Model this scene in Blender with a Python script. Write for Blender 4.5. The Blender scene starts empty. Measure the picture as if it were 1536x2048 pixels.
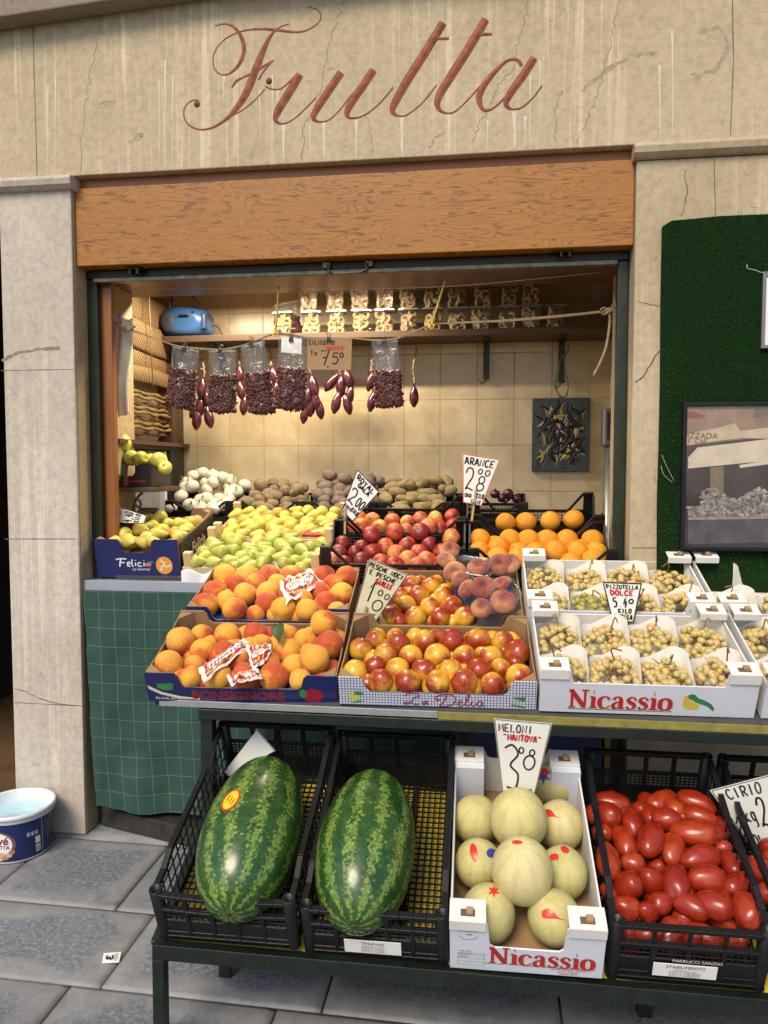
import bpy, bmesh, math, random
from mathutils import Vector, Matrix, Euler, noise
SC = bpy.context.scene
COL = SC.collection
rnd = random.Random(7)
R = math.radians
V = Vector
# ------------------------------------------------------------------ camera
FPX, EYE, YAW, PIT = 1539.0, 1.6, R(7.9), R(3.3)          # focal length in photo pixels, eye height, turn to the left, tilt down
CV = V((-math.sin(YAW) * math.cos(PIT), math.cos(YAW) * math.cos(PIT), -math.sin(PIT)))
CR = V((math.cos(YAW), math.sin(YAW), 0))
CU = CR.cross(CV)
CO = V((0, 0, EYE))
cd = bpy.data.cameras.new('camera')
cam = bpy.data.objects.new('camera', cd)
COL.objects.link(cam)
cd.sensor_fit = 'VERTICAL'
cd.sensor_height = 36.0
cd.lens = FPX / 2048 * 36.0
cd.clip_start, cd.clip_end = 0.05, 500
cam.matrix_world = Matrix(((CR.x, CU.x, -CV.x, CO.x), (CR.y, CU.y, -CV.y, CO.y), (CR.z, CU.z, -CV.z, CO.z), (0, 0, 0, 1)))
SC.camera = cam
# ------------------------------------------------------------------ sky, sun, exposure
SUN_EL, SUN_AZ = R(47), R(196)                            # azimuth from +Y, clockwise: behind the camera, over its left shoulder
w = bpy.data.worlds.new('World')
SC.world = w
w.use_nodes = True
nt = w.node_tree
sky = nt.nodes.new('ShaderNodeTexSky')
sky.sky_type = 'NISHITA'
sky.sun_disc = False
sky.sun_elevation, sky.sun_rotation = SUN_EL, SUN_AZ
sky.air_density, sky.dust_density = 1.0, 2.0
nt.links.new(sky.outputs[0], nt.nodes['Background'].inputs['Color'])
nt.nodes['Background'].inputs['Strength'].default_value = 0.115
sl = bpy.data.lights.new('sun', 'SUN')
sl.energy, sl.angle, sl.color = 2.1, R(24), (1.0, 0.86, 0.66)
so = bpy.data.objects.new('sun', sl)
COL.objects.link(so)
sd = V((math.sin(SUN_AZ) * math.cos(SUN_EL), math.cos(SUN_AZ) * math.cos(SUN_EL), math.sin(SUN_EL)))
so.rotation_euler = (-sd).to_track_quat('-Z', 'Y').to_euler()
so.location = sd * 20
SC.view_settings.view_transform = 'Standard'
SC.view_settings.look = 'None'
SC.view_settings.exposure = 0.55
SC.view_settings.gamma = 1
SC.cycles.max_bounces = 8
SC.cycles.transparent_max_bounces = 16
SC.cycles.sample_clamp_indirect = 6
SC.cycles.caustics_reflective = SC.cycles.caustics_refractive = False
SC.cycles.use_denoising = True


# ------------------------------------------------------------------ points of the photograph in the place
def ray(px, py):
    return CV + CR * ((px - 768) / FPX) - CU * ((py - 1024) / FPX)


def onY(px, py, Y):                                       # where a pixel meets the upright plane y = Y
    d = ray(px, py)
    return CO + d * (Y / d.y)


def onZ(px, py, Z):
    d = ray(px, py)
    return CO + d * ((Z - EYE) / d.z)


def on_plane(px, py, p, n):
    d = ray(px, py)
    return CO + d * ((p - CO).dot(n) / d.dot(n))


def depth(p):
    return (p - CO).dot(CV)


# ------------------------------------------------------------------ objects
def put(o, parent=None):
    COL.objects.link(o)
    if parent:
        o.parent = parent
    return o


def tag(o, label=None, cat=None, group=None, kind=None):
    if label: o['label'] = label
    if cat: o['category'] = cat
    if group: o['group'] = group
    if kind: o['kind'] = kind
    return o


def empty(name, label, cat, M=None, group=None):
    o = bpy.data.objects.new(name, None)
    o.empty_display_size = .05
    COL.objects.link(o)
    if M is not None:
        o.matrix_world = M if isinstance(M, Matrix) else Matrix.Translation(V(M))
    return tag(o, label, cat, group)


def inst(name, mesh, M, label=None, cat=None, group=None, parent=None):
    o = bpy.data.objects.new(name, mesh)
    put(o, parent)
    if parent: o.matrix_local = M
    else: o.matrix_world = M
    return tag(o, label, cat, group)


def copy_tree(o, parent=None, depth_=0):
    c = o.copy()
    COL.objects.link(c)
    c.parent = parent
    for ch in list(o.children):
        copy_tree(ch, c)
    return c


def cr(pts, n=6, closed=False):                           # smooth a line of points (tuples of any length)
    pts = [tuple(p) for p in pts]
    if len(pts) < 3: return pts
    out = []
    m = len(pts)
    for i in range(m if closed else m - 1):
        g = lambda k: pts[k % m] if closed else pts[max(0, min(m - 1, k))]
        a, b, c, d = g(i - 1), g(i), g(i + 1), g(i + 2)
        for j in range(n):
            t = j / n
            out.append(tuple(.5 * (2 * b[k] + (c[k] - a[k]) * t + (2 * a[k] - 5 * b[k] + 4 * c[k] - d[k]) * t * t + (3 * b[k] - a[k] - 3 * c[k] + d[k]) * t ** 3) for k in range(len(b))))
    if not closed: out.append(pts[-1])
    return out


class MB:                                                 # collects shapes, builds ONE mesh object
    def __init__(s):
        s.v, s.f, s.m, s.sm = [], [], [], []

    def add(s, vs, fs, mi=0, M=None, smooth=False):
        b = len(s.v)
        s.v += [tuple(M @ V(p)) if M is not None else tuple(p) for p in vs]
        s.f += [tuple(b + i for i in f) for f in fs]
        s.m += [mi] * len(fs)
        s.sm += [smooth] * len(fs)
        return s

    def box(s, x0, x1, y0, y1, z0, z1, mi=0, M=None):
        vs = [(x, y, z) for z in (z0, z1) for y in (y0, y1) for x in (x0, x1)]
        return s.add(vs, [(0, 2, 3, 1), (4, 5, 7, 6), (0, 1, 5, 4), (1, 3, 7, 5), (3, 2, 6, 7), (2, 0, 4, 6)], mi, M)

    def bar(s, a, b, wx, wz, mi=0, up=(0, 0, 1)):         # a square bar from a to b
        a, b = V(a), V(b)
        d = (b - a).normalized()
        x = d.cross(V(up))
        if x.length < 1e-4: x = d.cross(V((0, 1, 0)))
        x.normalize()
        z = x.cross(d)
        vs = [p + x * (i * wx / 2) + z * (j * wz / 2) for p in (a, b) for i, j in ((-1, -1), (1, -1), (1, 1), (-1, 1))]
        return s.add(vs, [(0, 1, 2, 3), (7, 6, 5, 4), (0, 4, 5, 1), (1, 5, 6, 2), (2, 6, 7, 3), (3, 7, 4, 0)], mi)

    def tube(s, pts, r, n=8, mi=0, closed=False, caps=True):
        pts = [V(p) for p in pts]
        m = len(pts)
        vs, fs = [], []
        for i, p in enumerate(pts):
            a = pts[(i - 1) % m if closed else max(0, i - 1)]
            b = pts[(i + 1) % m if closed else min(m - 1, i + 1)]
            d = (b - a).normalized()
            if i == 0:
                x = d.orthogonal().normalized()
            else:
                x = (x - d * x.dot(d)).normalized()
            y = d.cross(x)
            rr = r[i] if isinstance(r, (list, tuple)) else r
            for k in range(n):
                t = 2 * math.pi * k / n
                vs.append(p + (x * math.cos(t) + y * math.sin(t)) * rr)
        for i in range(m if closed else m - 1):
            for k in range(n):
                k2, i2 = (k + 1) % n, (i + 1) % m
                fs.append((i * n + k, i * n + k2, i2 * n + k2, i2 * n + k))
        if caps and not closed:
            fs += [tuple(range(n))[::-1], tuple(range((m - 1) * n, m * n))]
        return s.add(vs, fs, mi, smooth=True)

    def lathe(s, prof, n=32, mi=0, M=None, smooth=True):
        vs, fs = [], []
        m = len(prof)
        for r, z in prof:
            for k in range(n):
                t = 2 * math.pi * k / n
                vs.append((r * math.cos(t), r * math.sin(t), z))
        for i in range(m - 1):
            for k in range(n):
                k2 = (k + 1) % n
                fs.append((i * n + k, i * n + k2, (i + 1) * n + k2, (i + 1) * n + k))
        return s.add(vs, fs, mi, M, smooth)

    def prism(s, pts, y0, y1, mi=0, M=None):              # outline in x,z pushed from y0 to y1
        n = len(pts)
        vs = [(x, y0, z) for x, z in pts] + [(x, y1, z) for x, z in pts]
        fs = [tuple(range(n)), tuple(range(2 * n - 1, n - 1, -1))]
        fs += [(i, i + n, (i + 1) % n + n, (i + 1) % n) for i in range(n)]
        return s.add(vs, fs, mi, M)

    def slab(s, pts, z0, z1, mi=0, M=None):               # outline in x,y pushed from z0 to z1
        n = len(pts)
        vs = [(x, y, z0) for x, y in pts] + [(x, y, z1) for x, y in pts]
        fs = [tuple(range(n - 1, -1, -1)), tuple(range(n, 2 * n))]
        fs += [(i, (i + 1) % n, (i + 1) % n + n, i + n) for i in range(n)]
        return s.add(vs, fs, mi, M)

    def blob(s, fn, nu=20, nv=12, mi=0, M=None):          # closed round surface: fn(direction) -> point
        vs = [fn(V((0, 0, -1)))]
        for j in range(1, nv):
            t = math.pi * j / nv
            for k in range(nu):
                a = 2 * math.pi * k / nu
                vs.append(fn(V((math.sin(t) * math.cos(a), math.sin(t) * math.sin(a), -math.cos(t)))))
        vs.append(fn(V((0, 0, 1))))
        fs = [(0, 1 + (k + 1) % nu, 1 + k) for k in range(nu)]
        for j in range(nv - 2):
            for k in range(nu):
                a, b = 1 + j * nu + k, 1 + j * nu + (k + 1) % nu
                fs.append((a, b, b + nu, a + nu))
        L = len(vs) - 1
        fs += [(L, L - nu + k, L - nu + (k + 1) % nu) for k in range(nu)]
        return s.add(vs, fs, mi, M, True)

    def ribbon(s, pts, ws, nrm, mi=0, lift=0.0, ridge=0.0):   # flat (or ridged) stroke of varying width on a surface facing nrm
        pts = [V(p) for p in pts]
        if not isinstance(ws, (list, tuple)): ws = [ws] * len(pts)
        nrm = V(nrm).normalized()
        vs, fs = [], []
        m = len(pts)
        for i, p in enumerate(pts):
            d = pts[min(m - 1, i + 1)] - pts[max(0, i - 1)]
            if d.length < 1e-9: d = V((1, 0, 0))
            x = nrm.cross(d.normalized())
            q = p + nrm * lift
            vs += [q - x * ws[i] / 2, q + nrm * ridge * ws[i], q + x * ws[i] / 2]
        for i in range(m - 1):
            a = i * 3
            fs += [(a, a + 3, a + 4, a + 1), (a + 1, a + 4, a + 5, a + 2)]
        return s.add(vs, fs, mi)

    def sheet(s, fn, nu, nv, mi=0, smooth=True):
        vs = [fn(i / nu, j / nv) for j in range(nv + 1) for i in range(nu + 1)]
        fs = [(j * (nu + 1) + i, j * (nu + 1) + i + 1, (j + 1) * (nu + 1) + i + 1, (j + 1) * (nu + 1) + i) for j in range(nv) for i in range(nu)]
        return s.add(vs, fs, mi, None, smooth)

    def mesh(s, name, mats):
        me = bpy.data.meshes.new(name)
        me.from_pydata(s.v, [], s.f)
        for m in (mats if isinstance(mats, (list, tuple)) else [mats]):
            me.materials.append(m)
        me.polygons.foreach_set('material_index', s.m)
        me.polygons.foreach_set('use_smooth', s.sm)
        me.update()
        return me

    def build(s, name, mats, parent=None, bev=0, solid=0, sub=0, M=None):
        o = bpy.data.objects.new(name, s.mesh(name, mats))
        put(o, parent)
        if M is not None:
            if parent: o.matrix_local = M
            else: o.matrix_world = M
        if solid:
            k = o.modifiers.new('thickness', 'SOLIDIFY'); k.thickness = solid; k.offset = 0
        if sub:
            k = o.modifiers.new('smooth', 'SUBSURF'); k.levels = k.render_levels = sub
        if bev:
            k = o.modifiers.new('bevel', 'BEVEL'); k.width = bev; k.segments = 2; k.limit_method = 'ANGLE'; k.angle_limit = R(40)
        return o


def text_part(name, txt, mat, parent, M, size, bold=0.0, shear=0.0, align='CENTER', sx=1.0, lift=.0006):
    cu = bpy.data.curves.new(name, 'FONT')
    cu.body = txt
    cu.size = size
    cu.offset = bold
    cu.shear = shear
    cu.align_x = align
    cu.resolution_u = 3
    t = bpy.data.objects.new('tmp', cu)
    COL.objects.link(t)
    dg = bpy.context.evaluated_depsgraph_get()
    me = bpy.data.meshes.new_from_object(t.evaluated_get(dg))
    bpy.data.objects.remove(t)
    me.name = name
    me.materials.clear()
    me.materials.append(mat)
    for v in me.vertices:                                 # letters stand in x,z facing -y
        x, y = v.co.x * sx, v.co.y
        v.co = (x, -lift, y)
    o = bpy.data.objects.new(name, me)
    put(o, parent)
    if parent: o.matrix_local = M
    else: o.matrix_world = M
    return o


# ------------------------------------------------------------------ material nodes
class NT:
    def __init__(s, name, rough=.6, spec=.5):
        s.m = bpy.data.materials.new(name)
        s.m.use_nodes = True
        s.t = s.m.node_tree
        s.b = s.t.nodes['Principled BSDF']
        s.out = s.t.nodes['Material Output']
        s.b.inputs['Roughness'].default_value = rough
        s.b.inputs['Specular IOR Level'].default_value = spec

    def n(s, typ, props=None, **ins):
        k = s.t.nodes.new('ShaderNode' + typ)
        for a, v in (props or {}).items(): setattr(k, a, v)
        for a, v in ins.items():
            s.set(k.inputs[a.replace('_', ' ')] if not a.startswith('i') or not a[1:].isdigit() else k.inputs[int(a[1:])], v)
        return k

    def set(s, sock, v):
        if isinstance(v, bpy.types.NodeSocket): s.t.links.new(v, sock)
        elif isinstance(v, (tuple, list)) and len(v) == 3 and sock.type == 'RGBA': sock.default_value = (*v, 1)
        else: sock.default_value = v

    def P(s, **ins):
        for a, v in ins.items(): s.set(s.b.inputs[a.replace('_', ' ')], v)
        return s

    def co(s, kind='Object', scale=(1, 1, 1), rnd_=False):
        c = s.n('TexCoord').outputs[kind]
        if rnd_:
            r = s.n('ObjectInfo').outputs['Random']
            k = s.n('VectorMath', {'operation': 'MULTIPLY_ADD'})
            s.set(k.inputs[0], r); k.inputs[1].default_value = (37.1, 91.7, 53.3); s.set(k.inputs[2], c)
            c = k.outputs[0]
        if scale != (1, 1, 1):
            k = s.n('VectorMath', {'operation': 'MULTIPLY'})
            s.set(k.inputs[0], c); k.inputs[1].default_value = scale
            c = k.outputs[0]
        return c

    def noise(s, vec, scale=5, detail=4, rough=.55, dist=0):
        return s.n('TexNoise', None, Vector=vec, Scale=scale, Detail=detail, Roughness=rough, Distortion=dist).outputs['Fac']

    def ramp(s, fac, stops, interp='LINEAR'):
        k = s.n('ValToRGB')
        k.color_ramp.interpolation = interp
        e = k.color_ramp.elements
        while len(e) < len(stops): e.new(.5)
        for x, (p, c) in zip(e, stops):
            x.position = p
            x.color = (*c, 1) if isinstance(c, (tuple, list)) else (c, c, c, 1)
        s.set(k.inputs[0], fac)
        return k.outputs[0]

    def mix(s, fac, a, b, mode='MIX'):
        k = s.n('Mix', {'data_type': 'RGBA', 'blend_type': mode})
        s.set(k.inputs[0], fac); s.set(k.inputs[6], a); s.set(k.inputs[7], b)
        return k.outputs[2]

    def math(s, op, a, b=0.0, c=0.0, clamp=False):
        k = s.n('Math', {'operation': op, 'use_clamp': clamp})
        s.set(k.inputs[0], a); s.set(k.inputs[1], b); s.set(k.inputs[2], c)
        return k.outputs[0]

    def sep(s, vec):
        return s.n('SeparateXYZ', None, Vector=vec).outputs

    def rand(s):
        return s.n('ObjectInfo').outputs['Random']

    def bump(s, h, strength=.3, dist=.01):
        k = s.n('Bump', None, Height=h, Strength=strength, Distance=dist)
        s.set(s.b.inputs['Normal'], k.outputs[0])
        return s


def plain(name, c, rough=.6, spec=.5, var=.12, scale=9, bump=0, bscale=60, metal=0, kind='Object', bd=.004):
    t = NT(name, rough, spec)
    co = t.co(kind)
    n = t.noise(co, scale, 5)
    lo = tuple(x * (1 - var) for x in c); hi = tuple(min(1, x * (1 + var)) for x in c)
    t.P(Base_Color=t.ramp(n, [(.3, lo), (.7, hi)]), Metallic=metal)
    if bump: t.bump(t.noise(co, bscale, 4), bump, bd)
    return t.m


def onX(px, py, X):
    d = ray(px, py)
    return CO + d * (X / d.x)


# ------------------------------------------------------------------ materials of the building
def stone(name, a, b, stain, streak=.5, seed=0):
    t = NT(name, .82, .25)
    co = t.co('Object')
    big = t.noise(co, 1.7, 6, .62, .6)
    c = t.ramp(big, [(.3, a), (.7, b)])
    st = t.noise(t.co('Object', (46, 8, 1.1)), 1.0, 3, .6)
    band = t.noise(t.co('Object', (2.2, 2, .7)), 1.0, 2)
    f = t.math('MULTIPLY', t.ramp(st, [(.52, 0), (.62, 1)]), t.ramp(band, [(.45, 0), (.62, 1)]))
    pale = tuple(min(1, x * 1.5) for x in b)
    c = t.mix(t.math('MULTIPLY', f, streak), c, pale)
    blot = t.ramp(t.noise(co, 3.1, 8, .7, 1.5), [(.6, 0), (.75, 1)])
    c = t.mix(t.math('MULTIPLY', blot, .45), c, stain)
    fine = t.noise(co, 38, 6, .7)
    c = t.mix(.13, c, t.ramp(fine, [(.35, (.12, .1, .08)), (.6, (.95, .9, .8))]), 'OVERLAY')
    pit = t.ramp(t.noise(co, 26, 3, .7, .8), [(.25, 0), (.36, 1)])
    h = t.math('ADD', t.math('ADD', t.math('MULTIPLY', pit, .6), t.math('MULTIPLY', fine, .5)), t.math('MULTIPLY', t.noise(co, 4, 4), 1.2))
    t.P(Base_Color=t.mix(t.ramp(pit, [(0, .55), (1, 0)]), c, stain))
    t.bump(h, .45, .006)
    return t.m


M_LINTEL = stone('lintel_stone', (.395, .33, .222), (.465, .395, .28), (.32, .26, .17), .6)
M_PIL_L = stone('pale_grey_stone', (.405, .36, .305), (.505, .46, .405), (.28, .235, .18), .4)
M_PIL_R = stone('tan_stone', (.35, .285, .185), (.47, .40, .28), (.22, .16, .095), .25)
M_RETURN = stone('ochre_stone', (.34, .26, .15), (.45, .36, .22), (.18, .12, .06), .1)
M_LOWST = stone('low_wall_stone', (.34, .34, .33), (.45, .45, .43), (.14, .13, .11), .2)
M_LETTER = plain('red_brown_paint', (.23, .06, .03), .6, .3, .4, 45)
M_CRACK = plain('crack_dark', (.13, .10, .07), .95, .1)
M_CRACKP = plain('crack_pale', (.21, .165, .115), .95, .1, .3, 30)
M_JOINT = plain('mortar_joint', (.17, .145, .11), .95, .1)
M_DRIP = plain('limescale', (.6, .55, .44), .9, .1, .1, 40)


def ply(name, a, b, c, sc=(1.1, 1, 5.0), rings=34, rough=.45, coat=.06):
    t = NT(name, rough, .5)
    co = t.co('Object', sc)
    n = t.noise(co, .95, 2, .5, .55)
    g = t.math('SINE', t.math('MULTIPLY', n, rings * 6.28))
    line = t.ramp(g, [(.0, 0), (.55, .15), (.85, 1)])
    w = t.noise(t.co('Object', (2.5, 3, 60)), 1, 3, .6)
    base = t.mix(w, a, b)
    fleck = t.ramp(t.noise(t.co('Object', (13, 9, 75)), 1.1, 2, .5), [(.61, 0), (.68, 1)])
    col = t.mix(t.math('MULTIPLY', line, t.math('MULTIPLY', t.ramp(t.noise(t.co('Object', (1.5, 1, 5)), 1.6, 3), [(.3, .2), (.68, 1)]), .8)), base, c)
    col = t.mix(t.math('MULTIPLY', fleck, .6), col, tuple(x * .45 for x in c))
    t.P(Base_Color=col, Coat_Weight=coat, Coat_Roughness=.25)
    t.bump(line, .12, .002)
    return t.m


def grain(name, a, b, axis='x', rough=.42, coat=.2, var=1.0):
    t = NT(name, rough, .5)
    s = {'x': (1.6, 26, 26), 'y': (26, 1.6, 26), 'z': (26, 26, 1.6)}[axis]
    n = t.noise(t.co('Object', s), 1.4 * var, 5, .6, .8)
    m = t.noise(t.co('Object'), 2.2, 3)
    t.P(Base_Color=t.mix(t.math('MULTIPLY', m, .35), t.ramp(n, [(.3, a), (.7, b)]), a), Coat_Weight=coat, Coat_Roughness=.3)
    t.bump(n, .15, .003)
    return t.m


M_PLY = ply('orange_plywood', (.36, .150, .012), (.29, .108, .008), (.12, .036, .003), (2.6, 1, 19), 18)
M_PLYTOP = grain('varnished_board', (.24, .08, .014), (.36, .13, .022), 'x')
M_JAMB = grain('jamb_wood', (.19, .065, .016), (.32, .12, .03), 'z', .35)
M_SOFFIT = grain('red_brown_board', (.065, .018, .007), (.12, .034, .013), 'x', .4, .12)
M_DARKWOOD = grain('dark_shelf_wood', (.05, .028, .015), (.1, .055, .03), 'x', .5, .05)
M_GREEN = plain('dark_green_paint', (.010, .018, .010), .38, .5, .4, 14, .25, 90)
M_BLKM = plain('black_painted_steel', (.012, .012, .012), .45, .5, .3, 20)
M_STEEL = plain('worn_steel', (.12, .12, .09), .4, .5, .35, 30, .2, 120, .7)
M_IRON = plain('old_iron', (.05, .045, .035), .5, .5, .4, 40, .3, 120, .6)

t = NT('wall_tile', .22, .5)
co = t.co('Object')
sx = t.sep(co)
fx = t.math('FRACT', t.math('MULTIPLY', t.math('ADD', sx[0], 20.078), 5.0))
fz = t.math('FRACT', t.math('MULTIPLY', t.math('ADD', sx[2], 20.03), 4.0))
ex = t.math('MINIMUM', fx, t.math('SUBTRACT', 1.0, fx))
ez = t.math('MINIMUM', fz, t.math('SUBTRACT', 1.0, fz))
e = t.math('MINIMUM', t.math('MULTIPLY', ex, .2), t.math('MULTIPLY', ez, .25))
g = t.ramp(e, [(.0012, 0), (.0024, 1)])
cell = t.n('TexWhiteNoise', {'noise_dimensions': '3D'}, Vector=t.n('Combine' + 'XYZ', None, X=t.math('FLOOR', t.math('MULTIPLY', t.math('ADD', sx[0], 20.078), 5.0)), Y=t.math('FLOOR', t.math('MULTIPLY', t.math('ADD', sx[2], 20.03), 4.0)), Z=0.0).outputs[0]).outputs['Value']
cloud = t.math('ADD', t.noise(co, 6, 5, .6, .7), t.math('MULTIPLY', t.math('SUBTRACT', cell, .5), .16))
c = t.ramp(cloud, [(.3, (.47, .375, .22)), (.55, (.56, .465, .30)), (.75, (.64, .55, .385))])
t.P(Base_Color=t.mix(g, (.36, .27, .15), c), Roughness=t.ramp(g, [(0, .8), (1, .24)]))
t.bump(g, .5, .002)
M_TILE = t.m
M_PLASTER = plain('interior_plaster', (.35, .28, .19), .8, .2, .15, 3)
M_BROWNTILE = plain('brown_floor_tile', (.12, .075, .04), .35, .5, .25, 4)
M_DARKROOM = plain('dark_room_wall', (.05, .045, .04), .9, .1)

# ------------------------------------------------------------------ the pavement: dressed stone slabs with worn margins
t = NT('pavement_stone', .62, .4)
co = t.co('Object')
at = t.n('Attribute', {'attribute_name': 'margin'}).outputs['Fac']
edge = t.math('ADD', at, t.math('MULTIPLY', t.math('SUBTRACT', t.noise(co, 5, 5, .65), .5), .3))
mar = t.ramp(edge, [(.05, 1), (.10, 0)])
rgh = t.noise(co, 60, 5, .75)
big = t.noise(co, 2.4, 5, .6)
cc = t.ramp(rgh, [(.3, (.07, .083, .108)), (.5, (.145, .165, .20)), (.68, (.30, .325, .365))])
cm = t.ramp(t.noise(co, 11, 6, .65), [(.3, (.18, .185, .195)), (.7, (.28, .285, .295))])
c = t.mix(mar, cc, cm)
c = t.mix(t.math('MULTIPLY', t.ramp(big, [(.4, 0), (.7, 1)]), .3), c, (.27, .26, .25))
tn = t.n('Attribute', {'attribute_name': 'tone'}).outputs['Fac']
c = t.mix(t.math('MULTIPLY', tn, .35), c, (.13, .135, .15))
grime = t.ramp(t.noise(co, 3.3, 8, .72, 1.0), [(.54, 0), (.66, 1)])
c = t.mix(t.math('MULTIPLY', grime, .45), c, (.09, .085, .08))
spot = t.ramp(t.noise(co, 24, 2, .5), [(.73, 0), (.75, 1)])
c = t.mix(t.math('MULTIPLY', spot, .5), c, (.05, .048, .045))
t.P(Base_Color=c, Roughness=t.ramp(big, [(.3, .42), (.7, .7)]))
t.bump(t.math('MULTIPLY', rgh, t.ramp(mar, [(0, 1), (1, .25)])), .6, .006)
M_PAVE = t.m
M_GAP = plain('joint_dirt', (.055, .045, .035), .95, .1, .3, 30)


def pave():
    a = onZ(250, 1660, 0); b = onZ(100, 1810, 0); c0 = onZ(0, 1797, 0); c1 = onZ(330, 1828, 0)
    jx = (b - a).normalized()                             # the long joints run out from the shop at a slant
    kx = (c1 - c0).normalized()
    o = bpy.data.objects.new('tmp', None)
    bm = MB()
    marg = []
    tone = []
    g = .004
    xs = {}
    rows = []                                             # courses between cross joints, measured along jx from the wall
    P0 = onZ(230, 1818, 0)
    rows = [(-4.4, -.48), (-.48, 0.0), (0.0, .40), (.40, .83), (.83, 1.4), (1.4, 2.0), (2.0, 2.7), (2.7, 4.5)]
    seeds = {0: (0.0, .9), 1: (0.0, .52), 2: (.155, .70), 3: (.72, .66), 4: (.3, .7)}
    jx = V((jx.x, jx.y, 0)); kx = V((kx.x, kx.y, 0))
    down = onZ(200, 1826, 0) - onZ(60, 1998, 0)
    for ri, (r0, r1) in enumerate(rows):
        off, step = seeds.get(ri, (rnd.random(), .7))
        k = -8
        while k < 9:
            s0, s1 = off + k * step, off + (k + 1) * step
            k += 1
            q = []
            for (s, r, i, j) in ((s0, r0, 1, 1), (s1, r0, -1, 1), (s1, r1, -1, -1), (s0, r1, 1, -1)):
                q.append(P0 + kx * (s + i * g) + jx * (r + j * g))
            n = 8
            vs, fs = [], []
            zz = rnd.uniform(-.0015, .0015)
            tn = rnd.random()
            for jj in range(n + 1):
                for ii in range(n + 1):
                    u, v = ii / n, jj / n
                    u = .5 - .5 * math.cos(math.pi * u); v = .5 - .5 * math.cos(math.pi * v)
                    p = q[0] * (1 - u) * (1 - v) + q[1] * u * (1 - v) + q[2] * u * v + q[3] * (1 - u) * v
                    du = min(u, 1 - u) * step; dv = min(v, 1 - v) * (r1 - r0)
                    dd = min(du, dv)
                    z = zz - (.004 if dd < 1e-5 else 0) + noise.noise(p * 5) * .002
                    vs.append((p.x, p.y, z)); marg.append(dd); tone.append(tn)
            m = n + 1
            for jj in range(n):
                for ii in range(n):
                    fs.append((jj * m + ii, jj * m + ii + 1, (jj + 1) * m + ii + 1, (jj + 1) * m + ii))
            b0 = len(vs)
            ring = [ii for ii in range(n)] + [jj * m + n for jj in range(n)] + [n * m + ii for ii in range(n, 0, -1)] + [jj * m for jj in range(n, 0, -1)]
            for i in ring:
                p = vs[i]; vs.append((p[0], p[1], -.05)); marg.append(0); tone.append(tn)
            for i in range(len(ring)):
                i2 = (i + 1) % len(ring)
                fs.append((ring[i2], ring[i], b0 + i, b0 + i2))
            bm.add(vs, fs, 0, None, True)
    ob = bm.build('pavement', M_PAVE)
    at = ob.data.attributes.new('margin', 'FLOAT', 'POINT')
    at.data.foreach_set('value', marg)
    at = ob.data.attributes.new('tone', 'FLOAT', 'POINT')
    at.data.foreach_set('value', tone)
    tag(ob, 'grey dressed stone paving slabs in front of the fruit shop', 'pavement', kind='structure')
    gb = MB(); gb.slab([(-40, -40), (40, -40), (40, 3.9), (-40, 3.9)], -.08, -.009)
    tag(gb.build('ground', M_GAP), 'dirt filled ground under the paving slabs', 'ground', kind='structure')


pave()

# ------------------------------------------------------------------ the shop building
YF = 3.061
B = empty('shop_building', 'stone fronted fruit shop with a carved red Frutta sign over its open window', 'building', (0, 0, 0))


def bx(name, mat, x0, x1, y0, y1, z0, z1, parent=B, bev=.004):
    return MB().box(x0, x1, y0, y1, z0, z1).build(name, mat, parent, bev)


lw = bx('lintel_wall', M_LINTEL, -5, 5, YF, 3.6, 2.809, 4.4)
pl = bx('pillar', M_PIL_L, -2.065, -1.7405, YF, 3.076, 0, 2.755, bev=.006)
rt = bx('pillar_return', M_RETURN, -2.06, -1.739, 3.0763, 3.6, 0, 2.755)
pr = bx('pillar', M_PIL_R, .533, 4.2, YF, 3.6, 0, 2.75, bev=.008)
bx('wall_pier', M_PIL_L, -5, -3.3, YF, 3.6, 0, 2.755)


def cornice(name, x0, x1, mat):
    prof = [(3.2, 2.752), (3.2, 2.8085), (YF - .002, 2.8085), (3.028, 2.803), (3.022, 2.79), (3.028, 2.768), (3.045, 2.756), (YF + .0, 2.752)]
    b = MB()
    n = len(prof)
    vs = [(x0, y, z) for y, z in prof] + [(x1, y, z) for y, z in prof]
    fs = [tuple(range(n))[::-1], tuple(range(n, 2 * n))] + [(i, (i + 1) % n, (i + 1) % n + n, i + n) for i in range(n)]
    b.add(vs, fs)
    return b.build(name, mat, B, .003)


cornice('cornice', -5, -1.722, M_PIL_L)
cornice('cornice', .519, 4.2, M_PIL_R)
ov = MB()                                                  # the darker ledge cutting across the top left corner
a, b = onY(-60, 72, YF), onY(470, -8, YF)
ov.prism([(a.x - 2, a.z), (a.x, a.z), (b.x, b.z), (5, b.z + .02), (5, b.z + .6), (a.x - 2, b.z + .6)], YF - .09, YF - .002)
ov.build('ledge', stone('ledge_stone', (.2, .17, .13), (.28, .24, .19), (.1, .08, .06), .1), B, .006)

# cracks, joints and lime drips on the stone
def mark(name, pts, wpx, mat, parent, Y=YF, lift=.0006, jit=3, n=5):
    q = []
    for i in range(len(pts) - 1):
        for j in range(n):
            t_ = j / n
            q.append((pts[i][0] * (1 - t_) + pts[i + 1][0] * t_, pts[i][1] * (1 - t_) + pts[i + 1][1] * t_))
    q.append(pts[-1])
    p3, ws = [], []
    for i, (x, y) in enumerate(q):
        k = 0 if i in (0, len(q) - 1) else 1
        p3.append(onY(x + rnd.uniform(-jit, jit) * k, y + rnd.uniform(-jit, jit) * k * .6, Y - lift))
        ws.append(wpx / FPX * Y * rnd.uniform(.5, 1.2))
    return MB().ribbon(p3, ws, (0, -1, 0), 0, 0).build(name, mat, parent)


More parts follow.
